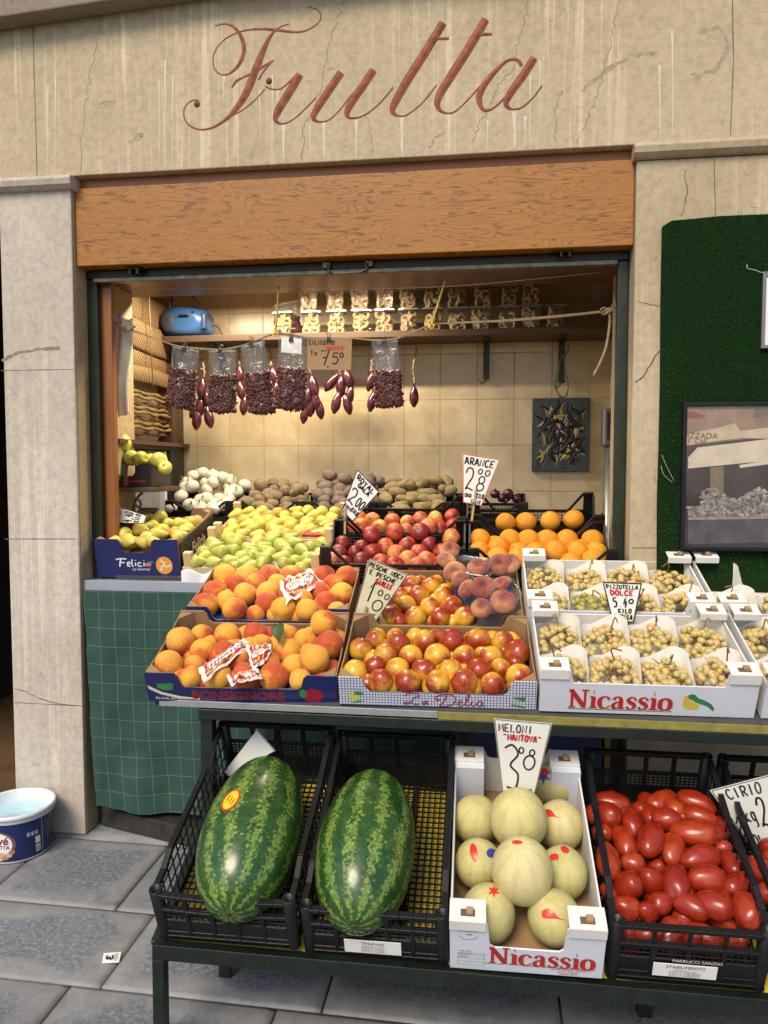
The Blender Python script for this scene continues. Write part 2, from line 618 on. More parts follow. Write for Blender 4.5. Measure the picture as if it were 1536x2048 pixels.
mark('joint', [(65, 28), (68, 140), (74, 352)], 2.6, M_JOINT, lw, jit=.3)
mark('joint', [(1465, 0), (1467, 120), (1461, 272)], 2.4, M_JOINT, lw, jit=.3)
for pts in ([(212, 12), (197, 65), (185, 125), (172, 200), (160, 345)], [(688, 0), (672, 45), (652, 120), (640, 180), (624, 225), (608, 250), (604, 320)],
            [(1056, 0), (1050, 45), (1034, 90), (1028, 140), (1000, 165), (985, 200), (965, 235), (945, 285)], [(1240, 0), (1225, 60), (1212, 130), (1198, 175), (1180, 225), (1155, 288)],
            [(732, 230), (742, 265), (746, 305)], [(510, 285), (500, 325)], [(892, 262), (870, 278), (856, 296)], [(1125, 180), (1110, 225), (1112, 285)]):
    mark('crack', pts, 1.2, M_CRACKP, lw, jit=4, n=8)
for x, y0, y1, w_ in ((404, 262, 334, 9), (448, 152, 200, 7), (567, 250, 326, 10), (556, 180, 205, 8), (648, 245, 322, 8), (712, 240, 318, 7), (804, 232, 312, 11), (898, 228, 304, 7), (1029, 220, 298, 12),
                      (1050, 232, 296, 5), (520, 180, 300, 4), (545, 150, 290, 4), (330, 120, 338, 6), (345, 150, 340, 4), (318, 160, 330, 4), (1060, 150, 290, 4), (1080, 120, 250, 4), (1320, 130, 275, 6), (1345, 60, 270, 5), (110, 150, 350, 5), (95, 170, 350, 4), (975, 240, 300, 4), (620, 250, 318, 4)):
    p3 = [onY(x + rnd.uniform(-1, 1), y0 + (y1 - y0) * i / 6, YF - .0004) for i in range(7)]
    ws = [w_ / FPX * YF * f for f in (1.0, .6, .42, .36, .34, .3, .12)]
    MB().ribbon(p3, ws, (0, -1, 0)).build('lime_drip', M_DRIP, lw)
mark('joint', [(2, 741), (150, 739)], 1.8, M_JOINT, pl, jit=.3)
mark('joint', [(10, 1078), (152, 1078)], 1.8, M_JOINT, pl, jit=.3)
mark('joint', [(28, 1405), (165, 1412)], 1.8, M_JOINT, pl, jit=.3)
mark('crack', [(28, 1377), (55, 1385), (90, 1402), (150, 1412)], 1.8, M_CRACK, pl)
mark('scar', [(4, 722), (20, 712), (40, 704), (80, 698), (120, 696)], 7, plain('old_render', (.24, .20, .155), .9, .1, .3, 60), pl, jit=2.5)
mark('joint', [(1428, 312), (1431, 432)], 2.2, M_JOINT, pr, jit=.3)
mark('joint', [(1264, 1096), (1322, 1096)], 2.2, M_JOINT, pr, jit=.2)
mark('crack', [(1370, 340), (1376, 385), (1362, 432)], 1.8, M_CRACK, pr)
mark('crack', [(1276, 603), (1318, 613)], 1.8, M_CRACK, pr)
mark('crack', [(1272, 766), (1284, 755), (1300, 728), (1318, 702)], 3, M_CRACK, pr)
M_SMUDGE = plain('grey_smudge', (.355, .295, .21), .9, .1, .25, 35)
for pts, w_ in (([(1165, 178), (1185, 165), (1220, 132), (1265, 112), (1312, 105)], 9), ([(1398, 62), (1440, 55), (1460, 90), (1430, 140), (1385, 155)], 11), ([(258, 285), (275, 275), (283, 268)], 8), ([(190, 215), (212, 208), (230, 205)], 6)):
    for k in range(3): mark('smudge', [(x + rnd.uniform(-5, 5), y + rnd.uniform(-6, 6)) for x, y in pts], w_ * .5, M_SMUDGE, lw, lift=.00025 + k * .00008, jit=3, n=6)
# the carved red lettering
FR = [([(430, 52), (452, 48), (472, 58), (484, 78), (488, 100), (481, 124), (466, 142), (450, 150), (435, 145), (427, 130), (428, 108), (440, 88), (460, 72), (490, 61), (525, 58), (560, 61), (592, 64), (615, 60), (635, 47), (642, 34), (635, 20), (614, 14)],
       [2, 2.5, 5, 7.5, 8, 7, 5, 3, 2.5, 2.2, 2.2, 2.2, 2.5, 3, 4.5, 5, 4, 3, 2.5, 2.2, 2, 1.5]),
      ([(578, 48), (555, 57), (538, 77), (525, 105), (513, 135), (493, 185), (470, 220), (450, 240), (425, 255), (400, 259), (378, 250), (368, 232), (370, 215), (382, 202), (397, 200)],
       [2, 3, 7, 11, 14, 14, 10, 6, 4, 3, 2.5, 2.5, 2.3, 2.3, 2]),
      ([(464, 175), (473, 162), (488, 154), (505, 146), (525, 134), (547, 120)], [3, 5, 3, 4, 4.5, 1.5]),
      ([(517, 160), (529, 140), (547, 121)], [3, 3.5, 1.5]),
      ([(460, 233), (485, 220), (510, 200), (530, 178)], [2, 2, 2, 2]),
      ([(531, 172), (542, 178), (560, 178), (575, 167), (593, 150)], [3, 2.5, 2.5, 2.5, 3]),
      ([(600, 149), (575, 190), (557, 220), (551, 238), (560, 247), (575, 245), (595, 232), (620, 208), (632, 195)], [15, 15, 14, 9, 3.5, 2, 2, 2, 2]),
      ([(682, 145), (655, 185), (635, 215), (627, 235), (637, 243), (655, 241), (675, 225), (695, 200), (708, 184)], [14, 14, 13, 9, 3.5, 2, 2, 2, 2]),
      ([(747, 140), (720, 180), (700, 210), (694, 228), (702, 236), (725, 232), (750, 215), (768, 197), (786, 175)], [14, 14, 13, 9, 3.5, 2, 2, 2, 2]),
      ([(886, 46), (853, 100), (815, 160), (790, 205), (785, 222), (795, 231), (813, 230), (843, 207), (873, 170)], [14, 15, 15, 13, 9, 3.5, 2, 2, 2]),
      ([(875, 77.5), (898, 76.5)], [4, 4]),
      ([(971, 39), (938, 95), (900, 155), (878, 192), (875, 212), (888, 225), (908, 224), (933, 202), (960, 172)], [14, 15, 15, 13, 9, 3.5, 2, 2, 2]),
      ([(960, 69), (984, 68)], [4, 4]),
      ([(1043, 131), (1033, 119), (1013, 122), (988, 145), (965, 175), (958, 200), (968, 220), (988, 215), (1013, 190), (1038, 150)], [6, 5, 4, 8, 11, 10, 5, 2.5, 2.5, 2.5]),
      ([(1068, 116), (1043, 155), (1020, 187), (1012, 207), (1023, 218), (1043, 215), (1066, 195), (1084, 171)], [13, 13, 12, 9, 3.5, 2, 2, 2])]
lt = MB()
for k, (pts, ws) in enumerate(FR):
    z = cr([(x, y, w_) for (x, y), w_ in zip(pts, ws)], 6)
    p3 = [onY(x, y, YF) for x, y, _ in z]
    lt.ribbon(p3, [max(1.5, w_) / FPX * YF * 1.1 for _, _, w_ in z], (0, -1, 0), 0, .0008 + k * .00012, .12)
for x, y, r_ in ((394, 208, 6.5), (538, 162, 6.5)):
    c_ = onY(x, y, YF)
    lt.lathe([(r_ / FPX * YF, 0), (r_ / FPX * YF * .9, .003), (.0005, .006)], 16, 0, Matrix.Translation(c_) @ Matrix.Rotation(R(90), 4, 'X'))
lt.build('lettering', M_LETTER, lw)

# wooden fascia, roller box, frame
fa = bx('fascia', M_PLY, -1.737, .531, 3.088, 3.17, 2.447, 2.766, bev=.003)
bx('trim_board', M_PLYTOP, -1.735, .529, 3.108, 3.2, 2.7665, 2.8085, bev=.002)
hd = bx('head_rail', M_BLKM, -1.74, .53, 3.165, 3.2, 2.412, 2.4465)
b = MB(); b.box(-1.70, .485, 3.15, 3.18, 2.392, 2.4115)
b.build('shutter_track', M_STEEL, B, .003)
for x, y in ((272, 535), (1130, 500)):
    p = onY(x, y, 3.14)
    b = MB()
    b.box(p.x - .03, p.x + .03, 3.13, 3.15, p.z - .012, p.z + .012).box(p.x - .02, p.x - .012, 3.115, 3.149, p.z - .03, p.z + .02).box(p.x + .012, p.x + .02, 3.115, 3.149, p.z - .03, p.z + .02)
    b.tube([(p.x - .028, 3.12, p.z - .008), (p.x + .028, 3.12, p.z - .008)], .006)
    b.tube([(p.x - .01, 3.118, p.z + .02), (p.x + .03, 3.12, p.z + .03)], .007)
    b.build('shutter_latch', M_IRON, B)
h0, h1 = onY(655, 530, 3.14), onY(735, 527, 3.14)
b = MB()
b.tube([h0 + V((0, .02, 0)), h0, h0 + V((.005, 0, -.025)), h0 + V((.03, 0, -.036)), h1 + V((-.03, 0, -.034)), h1 + V((-.005, 0, -.022)), h1, h1 + V((0, .02, 0))], .0045)
b.box(h0.x - .02, h0.x + .01, 3.142, 3.15, h0.z - .01, h0.z + .012).box(h1.x - .01, h1.x + .02, 3.142, 3.15, h1.z - .01, h1.z + .012)
b.build('shutter_handle', M_STEEL, B)
bx('frame_post', M_GREEN, -1.739, -1.692, 3.17, 3.205, .0, 2.411)
bx('frame_post', M_GREEN, .487, .531, 3.17, 3.205, .0, 2.411)
bx('jamb', M_JAMB, -1.742, -1.646, 3.2055, 3.245, .0, 2.44, bev=.003)
bx('jamb', M_JAMB, .506, .5325, 3.2055, 3.245, .0, 2.44, bev=.003)
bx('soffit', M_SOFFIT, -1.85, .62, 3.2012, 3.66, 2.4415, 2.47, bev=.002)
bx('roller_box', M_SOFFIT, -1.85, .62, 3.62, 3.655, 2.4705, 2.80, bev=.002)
# interior shell
bx('interior_wall', M_PLASTER, -1.98, -1.84, 3.36, 3.5995, 0, 2.44, bev=0)
bx('tiled_wall', M_TILE, -1.9, .9, 4.25, 4.4, 0, 2.9, bev=0)
bx('interior_wall', M_PLASTER, -1.98, -1.84, 3.6, 4.249, 0, 2.9, bev=0)
bx('interior_wall', M_TILE, .62, .74, 3.6, 4.249, 0, 2.9, bev=0)
bx('ceiling', M_PLASTER, -1.98, .9, 3.6, 4.4, 2.901, 3.0, bev=0)
bx('shop_floor', M_BROWNTILE, -1.98, .9, 3.34, 4.4, -.1, .02, bev=0)
# neighbouring doorway on the far left
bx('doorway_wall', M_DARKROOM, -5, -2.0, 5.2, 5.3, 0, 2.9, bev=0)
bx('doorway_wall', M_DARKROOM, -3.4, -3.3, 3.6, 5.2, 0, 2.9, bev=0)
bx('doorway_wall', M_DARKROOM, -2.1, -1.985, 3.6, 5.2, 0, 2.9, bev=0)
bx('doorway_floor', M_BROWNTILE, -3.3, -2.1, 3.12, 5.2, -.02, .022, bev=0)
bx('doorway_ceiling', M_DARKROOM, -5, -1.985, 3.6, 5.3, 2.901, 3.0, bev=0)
# ------------------------------------------------------------------ inside the shop
def clear(name, tint=(1, 1, 1), gl=.12, rough=.08, dirt=.0, bumpy=.35):
    t = NT(name)
    tr = t.n('BsdfTransparent', None, Color=tint)
    g = t.n('BsdfGlossy', None, Color=(.9, .9, .9), Roughness=rough)
    fc = t.n('LayerWeight', None, Blend=.5).outputs['Facing']
    m = t.n('MixShader')
    t.set(m.inputs[0], t.math('ADD', t.math('MULTIPLY', t.math('POWER', fc, 3.0), .5), gl, clamp=True))
    t.set(m.inputs[1], tr.outputs[0]); t.set(m.inputs[2], g.outputs[0])
    if bumpy:
        k = t.n('Bump', None, Height=t.noise(t.co('Object'), 22, 3, .6, 1.2), Strength=bumpy, Distance=.01)
        t.set(g.inputs['Normal'], k.outputs[0])
    sh = m.outputs[0]
    if dirt:
        d = t.n('BsdfDiffuse', None, Color=(.7, .7, .7))
        m2 = t.n('MixShader'); t.set(m2.inputs[0], dirt); t.set(m2.inputs[1], sh); t.set(m2.inputs[2], d.outputs[0])
        sh = m2.outputs[0]
    t.set(t.out.inputs['Surface'], sh)
    return t.m


M_CLEAR = clear('clear_plastic', (.97, .97, .96), .05, .05)
M_BAG = clear('crinkled_cellophane', (.95, .95, .94), .05, .10, .03, .8)
M_ROPE = plain('hemp_rope', (.30, .23, .14), .9, .1, .35, 90, .4, 200)
M_WIRE = plain('thin_wire', (.45, .42, .38), .4, .5)
M_BLACKP = plain('black_plastic', (.007, .007, .008), .42, .35, .3, 25, .1, 80)
M_CLIP = plain('black_clip', (.01, .01, .01), .25, .5)
M_CARD = plain('brown_cardboard', (.34, .215, .11), .85, .15, .12, 12, .15, 90)
M_INK = plain('black_marker', (.012, .011, .012), .5, .3)
M_REDINK = plain('red_marker', (.5, .02, .03), .5, .3)
M_WHITE = plain('white_paper', (.74, .74, .72), .6, .3, .05, 12)
M_GOLD = plain('gold_ribbon', (.75, .52, .07), .3, .6, .25, 60, .3, 90, .35)
M_CLOTHW = plain('cream_cloth', (.80, .74, .58), .9, .1, .1, 14, .3, 180)
M_LAMP = NT('lamp_tube'); M_LAMP.P(Emission_Color=(1, .74, .42), Emission_Strength=3.0); M_LAMP = M_LAMP.m

LAMP_Y, LAMP_Z = 3.735, 2.52
L = empty('strip_lamp', 'warm strip lamp tucked behind the wooden roller box over the window', 'lamp', (-1.05, LAMP_Y, LAMP_Z))
MB().tube([(-.55, 0, 0), (.55, 0, 0)], .012, 12).build('tube', M_LAMP, L)
MB().box(-.6, .6, -.02, .02, .02, .05).box(-.6, -.56, -.015, .015, -.015, .02).box(.56, .6, -.015, .015, -.015, .02).build('housing', M_BLKM, L)
al = bpy.data.lights.new('strip_light', 'AREA')
al.shape, al.size, al.size_y, al.energy, al.color = 'RECTANGLE', 1.1, .03, 25, (1.0, .84, .62)
ao = bpy.data.objects.new('strip_light', al)
put(ao, L)
ao.location = (0, 0, -.016)

# shelf on the back wall
SH = empty('wall_shelf', 'long dark wooden shelf across the tiled back wall holding the biscuit tubs', 'shelf', (0, 4.1, 2.29))
MB().box(-1.80, .615, -.11, .148, -.017, .017).build('board', M_DARKWOOD, SH, .003)
for px, y0, y1 in ((973, 676, 758), (1124, 672, 765), (443, 690, 760)):
    a, b = onY(px, y0, 4.2), onY(px, y1, 4.2)
    k = MB(); k.box(a.x - .016, a.x + .016, .10, .112, b.z - 2.29, -.0175).box(a.x - .014, a.x + .014, -.08, .10, -.026, -.0178)
    bo = k.build('bracket', M_BLKM, SH, .002)
    k = MB(); k.tube(cr([(a.x, .099, b.z - 2.29 + .012), (a.x - .005, .085, b.z - 2.30), (a.x - .02, .075, b.z - 2.315), (a.x - .035, .075, b.z - 2.30), (a.x - .036, .075, b.z - 2.285)]), .003, 6)
    k.build('hook', M_STEEL, bo)

# ring biscuits in clear tubs
t = NT('ring_biscuit', .7, .25)
c = t.noise(t.co('Object', (1, 1, 1), True), 40, 3)
t.P(Base_Color=t.ramp(c, [(.3, (.30, .215, .11)), (.7, (.44, .34, .20))])); t.bump(t.noise(t.co('Object'), 60, 3), .2, .003)
M_BISC = t.m
RING = []
for k in range(3):
    pts = []
    for i in range(14):
        a = 2 * math.pi * i / 14
        rr = .0185 + noise.noise(V((math.cos(a), math.sin(a), k * 5))) * .003
        pts.append((rr * math.cos(a), rr * math.sin(a) * (.85 + .1 * k), noise.noise(V((math.cos(a) * 2, math.sin(a) * 2, k + 9))) * .003))
    RING.append(MB().tube(pts, .0088, 8, closed=True).mesh('ring_biscuit', M_BISC))


def tub_mesh():
    b = MB()
    lo, hi, h = .041, .050, .108
    pr_ = lambda r_, z: [(sx_ * (r_ - .006 * (1 - q)), sy_ * (r_ - .006 * q), z) for sx_, sy_, q in ((-1, -1, 1), (1, -1, 1), (1, 1, 1), (-1, 1, 1))]
    vs = pr_(lo, 0) + pr_(hi, h)
    b.add(vs, [(0, 1, 5, 4), (1, 2, 6, 5), (2, 3, 7, 6), (3, 0, 4, 7), (3, 2, 1, 0)])
    return b.mesh('tub_body', M_CLEAR)


TUB = tub_mesh()
lb = MB(); lb.box(-.054, .054, -.054, .054, .1085, .114); lb.box(-.044, .044, -.044, .044, .1145, .118)
LID = lb.mesh('lid', clear('lid_plastic', (.85, .86, .86), .3, .2, .2))
ORD = ['first', 'second', 'third', 'fourth', 'fifth', 'sixth', 'seventh', 'eighth', 'ninth', 'tenth', 'eleventh', 'twelfth']


def tub(px, row, k):
    p = onY(px, 668, 4.06)
    z0 = 2.3075 + row * .1195
    M = Matrix.Translation((p.x, 4.06 + (.03 if row else 0) * 0, z0)) @ Matrix.Rotation(rnd.uniform(-.08, .08), 4, 'Z')
    rw = 'bottom' if row == 0 else 'top'
    T = empty('biscuit_tub', f'tub of ring biscuits, {ORD[k]} from left in the {rw} row of the shelf', 'tub', M, 'biscuit tubs on the back shelf')
    inst('body', TUB, Matrix(), parent=T); inst('lid', LID, Matrix(), parent=T)
    n = 0
    for zz in (.012, .036, .060, .084):
        for xx in (-.02, .018):
            if row == 0 and zz > .08 and rnd.random() < .5: continue
            q = M @ V((xx + rnd.uniform(-.005, .005), -.022 + rnd.uniform(-.006, .006), zz + .006 + rnd.uniform(-.003, .003)))
            Mr = Matrix.Translation(q) @ Euler((R(90) + rnd.uniform(-.75, .75), rnd.uniform(0, 6), rnd.uniform(-.8, .8))).to_matrix().to_4x4() @ Matrix.Scale(rnd.uniform(.9, 1.08), 4)
            inst('ring_biscuit', rnd.choice(RING), Mr, 'pale golden ring biscuit inside a clear tub on the back shelf', 'biscuit', 'ring biscuits in the tubs')


for k, px in enumerate((570, 625, 675, 724, 770, 818, 866, 915, 962, 1016, 1062, 1110)): tub(px, 0, k)
for k, px in enumerate((620, 672, 722, 770, 818, 866, 914, 965, 1018, 1060)): tub(px, 1, k)

# radio
p0, p1 = onY(330, 677, 4.05), onY(422, 677, 4.05)
RA = empty('radio', 'rounded blue portable radio with raised aerial on the left end of the shelf', 'radio', (0.5 * (p0.x + p1.x), 4.06, 2.308))
wr = (p1.x - p0.x) / 2 * .96
M_RBLUE = plain('metallic_blue_plastic', (.045, .13, .33), .28, .6, .08, 5, 0, 60, .35)
b = MB()
def rad(d):
    x = max(-1, min(1, d.x * 1.35)); z = max(-1, min(1, d.z * 1.3)); y = max(-1, min(1, d.y * 1.2))
    return V((x * wr * (1 - .06 * max(0, z)), y * .075, .079 + z * .075 - .012 * x * max(0, z)))
b.blob(rad, 32, 20)
b.build('body', M_RBLUE, RA)
b = MB(); b.lathe([(.0005, .012), (.03, .011), (.052, .006), (.057, 0)], 24, 0, Matrix.Translation((-wr * .72, -.068, .078)) @ Matrix.Rotation(R(90), 4, 'X') @ Matrix.Diagonal((.72, 1, 1, 1)))
b.build('speaker', plain('speaker_grey', (.03, .035, .045), .6, .3, .2, 120), RA)
MB().box(-.02, .035, -.0935, -.08, .10, .108).box(.05, .065, -.091, -.08, .12, .124).build('controls', M_BLACKP, RA, .001)
MB().box(wr * .78, wr * .99, -.078, .06, .03, .115).build('tape_door', plain('dark_blue_plastic', (.02, .04, .1), .3), RA, .008)
a0 = V((wr * .8, 0, .14)); q = onY(383, 590, 4.06) - RA.location
MB().tube([a0, V((q.x, 0, q.z))], .0025, 6).build('aerial', M_BLKM, RA)
MB().tube(cr([(wr * .95, .05, .07), (wr * 1.15, .06, .065), (wr * 1.3, .07, .03), (wr * 1.5, .05, .004)]), .003, 6).build('cable', M_BLKM, RA)

# dark bag standing on the shelf behind the first tub
def bag(quad, fill, Y, label, name='hanging_bag', k=0, note=False):
    TLp, TRp, BRp, BLp = [onY(x, y, Y) for x, y in quad]
    G = empty(name, label, 'bag', (0, 0, 0), 'bags of dried tomatoes on the rope' if name == 'hanging_bag' else None)
    def at_(u, v, side):
        p = TLp * (1 - u) * (1 - v) + TRp * u * (1 - v) + BRp * u * v + BLp * (1 - u) * v
        bul = (.004 + .024 * min(1, v * 1.5) * (1 - .12 * v * v)) * (1 - (2 * u - 1) ** 4)
        wv = noise.noise(V((u * 6, v * 5, k * 3.3))) * .006 + noise.noise(V((u * 14 + 9, v * 7, k))) * .003
        if v > .97: bul *= .35
        return p + V((0, side * bul + wv * (1 if side < 0 else .6), .006 * math.sin(u * 3.1) * v * -1))
    b = MB()
    b.sheet(lambda u, v: at_(u, v, -1), 14, 20)
    b.sheet(lambda u, v: at_(1 - u, v, 1), 14, 20)
    b.build('film', M_BAG, G)
    b = MB(); b.ribbon([at_(u / 10, .008, -1) + V((0, -.001, 0)) for u in range(11)], .010, (0, -1, 0)); b.build('fold', clear('folded_film', (.85, .85, .83), .2, .3, .15), G)
    if note:
        b = MB(); b.sheet(lambda u, v: at_(.12 + u * .7, .03 + v * .2, -.7) + V((0, -.002, 0)), 4, 4); b.build('paper_note', M_WHITE, G)
    m = MB()
    r2 = random.Random(50 + k)
    n = 620
    for i in range(n):
        u = .04 + .92 * r2.random(); v = fill + (1 - fill) * .97 * r2.random() ** .95
        v = max(v, fill + .03 * noise.noise(V((u * 7, k, 0))))
        s = r2.choice((-.86, -.8, -.74, -.5, 0.2))
        p = at_(u, v, s)
        Mx = Matrix.Translation(p) @ Euler((r2.uniform(0, 6), r2.uniform(0, 6), r2.uniform(0, 6))).to_matrix().to_4x4() @ Matrix.Diagonal((r2.uniform(.009, .016), r2.uniform(.006, .011), r2.uniform(.003, .006), 1))
        m.blob(lambda d: d * (1 + .35 * noise.noise(d * 2.3 + V((i * .7, 0, 0)))), 7, 5, 0, Mx)
    tag(m.build('dried_tomatoes', M_DRIED), f'dark red shrivelled dried tomatoes filling the {label.split(" bag")[0].split(" ", 1)[-1]} bag' if 0 else f'dark red dried tomatoes inside the {KTH[k]}', 'dried tomatoes', 'dried tomatoes in bags', 'stuff')
    return G


KTH = ['leftmost hanging bag', 'second hanging bag from left', 'third hanging bag from left', 'hanging bag left of the cardboard price', 'hanging bag right of the cardboard price', 'bag standing on the shelf beside the first tub']
t = NT('dried_tomato', .45, .5)
n_ = t.noise(t.co('Object'), 45, 4, .7)
t.P(Base_Color=t.ramp(n_, [(.3, (.022, .006, .007)), (.5, (.075, .016, .013)), (.7, (.17, .04, .025))])); t.bump(n_, .6, .004)
M_DRIED = t.m
YR = 3.27
bags = [(((346, 692), (398, 702), (389, 821), (332, 809)), .36, 'clear bag of dried tomatoes, leftmost on the rope, tilted to the left'),
        (((417, 701), (471, 701), (474, 826), (419, 823)), .40, 'straight clear bag of dried tomatoes, second from left on the rope'),
        (((481, 694), (529, 682), (552, 826), (498, 826)), .43, 'clear bag of dried tomatoes, third from left, leaning to the right'),
        (((557, 670), (615, 675), (612, 823), (554, 816)), .43, 'clear bag of dried tomatoes with a white note, beside the cardboard price sign'),
        (((743, 680), (795, 680), (808, 812), (751, 815)), .47, 'clear bag of dried tomatoes hanging alone, right of the cardboard price sign')]
for k, (q, f, lab) in enumerate(bags): bag(q, f, YR + .005, lab, k=k, note=(k == 3))
bag(((548, 612), (598, 600), (602, 668), (550, 668)), .5, 4.13, 'small clear bag of dried tomatoes standing on the shelf behind the first tub', 'shelf_bag', 5)


def clip(px, py, lab):
    p = onY(px, py, YR)
    K = empty('binder_clip', lab, 'clip', p, 'binder clips on the rope')
    MB().prism([(-.011, -.013), (.011, -.013), (.006, .006), (-.006, .006)], -.012, .012).build('body', M_CLIP, K, .001)
    b = MB()
    for s in (-1, 1): b.tube(cr([(-.004, s * .005, .006), (-.007, s * .012, .022), (0, s * .014, .027), (.007, s * .012, .022), (.004, s * .005, .006)], 5), .0012, 5)
    b.build('handles', M_STEEL, K)


for (x, y), s in zip(((369, 695), (441, 699), (503, 684), (583, 675), (658, 676), (770, 682)), ('leftmost bag', 'second bag', 'third bag', 'bag with the note', 'cardboard price sign', 'bag hanging alone')):
    clip(x, y + 2, f'small black binder clip pinching the {s} to the rope')
# rope, ribbons, wire
RP = empty('rope', 'thin hemp rope strung across the shop window with knotted ends', 'rope', (0, 0, 0))
rp = [(205, 632), (228, 643), (255, 656), (300, 673), (345, 690), (372, 696), (417, 700), (443, 701), (481, 693), (505, 684), (548, 667), (575, 668), (615, 675), (660, 676), (705, 677), (743, 681), (770, 682), (797, 677), (830, 664), (862, 650), (900, 646), (1000, 641), (1100, 633), (1200, 623), (1217, 621)]
b = MB()
for s in (0, 1):
    q = cr([tuple(onY(x, y + s * 2.5 * math.sin(i * .6 + 1), YR)) for i, (x, y) in enumerate(rp)], 4)
    b.tube(q, .003, 6)
b.build('line', M_ROPE, RP)
for kx, ky in ((257, 658), (1214, 622)):
    b = MB()
    c_ = onY(kx, ky, YR)
    for j in range(3):
        q = [c_ + V((.018 * math.cos(a) + .008 * (j - 1), .008 * math.sin(a * 2 + j), .012 * math.sin(a + j))) for a in [i * .7 for i in range(9)]]
        b.tube(cr([tuple(z) for z in q], 3), .0045, 6)
    b.build('knot', M_ROPE, RP)
q = cr([tuple(onY(x, y, YR)) for x, y in ((1219, 625), (1219, 650), (1212, 695), (1199, 728), (1187, 751))], 5)
MB().tube(q, .0055, 7).tube(cr([tuple(onY(x, y, YR)) for x, y in ((1222, 614), (1230, 606), (1229, 622), (1222, 625))], 4), .003, 6).build('tail', M_ROPE, RP)
q = cr([tuple(onY(x, y, 3.25) + V((0, 0, 0))) for x, y in ((210, 636), (203, 634), (200, 626), (207, 619), (214, 622))], 5)
tag(MB().tube(q, .003, 6).build('hook', M_IRON), 'small iron hook in the left jamb holding the end of the rope', 'hook')
for x0, y0, x1, y1, lab in ((557, 574, 551, 668, 'twisted gold ribbon tying the rope to the wire above the bag with the note'), (891, 558, 862, 652, 'twisted gold ribbon tying the rope up on the right, above the shelf tubs')):
    a, c_ = onY(x0, y0, 3.262), onY(x1, y1, 3.262)
    m = 26
    b = MB()
    pts = [a.lerp(c_, i / m) for i in range(m + 1)]
    b.tube(pts, [.0035 + .0028 * abs(math.sin(i * 1.1)) for i in range(m + 1)], 5)
    b.tube(cr([tuple(c_ + V(d)) for d in ((0, -.006, 0), (.012, -.01, .004), (.008, -.01, -.012), (-.01, -.01, -.006), (0, -.006, .006))], 4), .003, 5)
    tag(b.build('gold_ribbon', M_GOLD), lab, 'ribbon', 'gold ribbons on the rope')
q = cr([tuple(onY(x, y, 3.25)) for x, y in ((228, 590), (224, 600), (228, 577), (240, 573), (265, 578), (420, 577), (555, 573), (700, 578), (890, 573), (1050, 560), (1215, 543))][2:], 6)
tag(MB().tube(q, .0016, 5).build('wire', M_WIRE), 'thin slack wire strung under the wooden soffit', 'wire')

# strings of red onions
t = NT('red_onion_skin', .26, .55)
co = t.co('Object', (1, 1, 1), True)
n_ = t.noise(co, 30, 3)
st = t.noise(t.co('Object', (160, 160, 10), True), 1, 2)
c = t.ramp(t.math('ADD', t.math('MULTIPLY', n_, .5), t.math('MULTIPLY', st, .5)), [(.35, (.022, .004, .010)), (.55, (.07, .010, .022)), (.74, (.20, .055, .055))])
t.P(Base_Color=c, Coat_Weight=.3, Coat_Roughness=.2); t.bump(st, .15, .002)
M_ONION = t.m
M_STALK = plain('dry_stalk', (.3, .22, .13), .9, .1, .35, 60, .4, 150)
def onf(d):
    r_ = math.sqrt(max(0, 1 - d.z * d.z))
    z = d.z
    k = r_ * (.95 - .2 * z) * (1 + .03 * math.sin(5 * math.atan2(d.y, d.x)))
    a = math.atan2(d.y, d.x)
    return V((.025 * k * math.cos(a), .025 * k * math.sin(a), .05 * z * (1.15 if abs(z) > .9 else 1)))
b = MB(); b.blob(onf, 14, 12); b.tube([(0, 0, .05), (.001, 0, .066)], [.006, .003], 6)
ONM = b.mesh('onion', M_ONION)


def string(lab, stalk, onions, Y=4.1, top=None):
    o = onY(*stalk[0], Y)
    S_ = empty('onion_string', lab, 'onion string', o, 'strings of red onions under the shelf')
    pts = []
    for i, (x, y) in enumerate(cr(stalk, 8)):
        pts.append(onY(x, y, Y) - o + V((rnd.uniform(-.004, .004), rnd.uniform(-.004, .004), 0)))
    b = MB(); b.tube(pts, [.0035 + .006 * abs(noise.noise(V((i * .6, o.x, 0)))) for i in range(len(pts))], 6)
    for i in range(8):
        p = rnd.choice(pts)
        b.tube([p, p + V((rnd.uniform(-.02, .02), rnd.uniform(-.015, .005), rnd.uniform(-.012, .012)))], [.003, .001], 4)
    b.build('braid', M_STALK, S_)
    for x, y, an, s in onions:
        p = onY(x, y, Y - .02 - rnd.uniform(0, .02)) - o
        M = Matrix.Translation(p) @ Matrix.Rotation(R(an), 4, 'Y') @ Matrix.Rotation(rnd.uniform(0, 6), 4, 'Z') @ Matrix.Scale(s, 4)
        inst('onion', ONM, M, parent=S_)


string('string of red onions between the leftmost and second hanging bags', [(407, 690), (405, 715), (408, 745), (404, 765)], [(404, 777, 8, 1.1), (400, 812, 5, 1.15), (416, 800, -12, 1.05), (394, 838, 6, 1.1), (418, 833, -10, 1.15), (388, 822, 30, .8)])
string('string of red onions mostly hidden between the second and third hanging bags', [(478, 692), (479, 720), (478, 745)], [(480, 748, 0, 1.0), (482, 780, -8, 1.0), (488, 810, 5, 1.0)])
string('string of red onions half hidden behind the third hanging bag', [(541, 692), (541, 715), (543, 735)], [(548, 752, -8, 1.05), (553, 782, 5, 1.0), (550, 800, 0, .9)])
string('string of red onions under the left edge of the cardboard price sign', [(620, 694), (620, 725), (619, 745)], [(627, 773, -8, 1.2), (616, 795, 10, 1.1), (631, 800, -12, 1.05), (622, 812, 5, 1.05), (640, 818, -8, 1.0), (609, 828, 8, .95)])
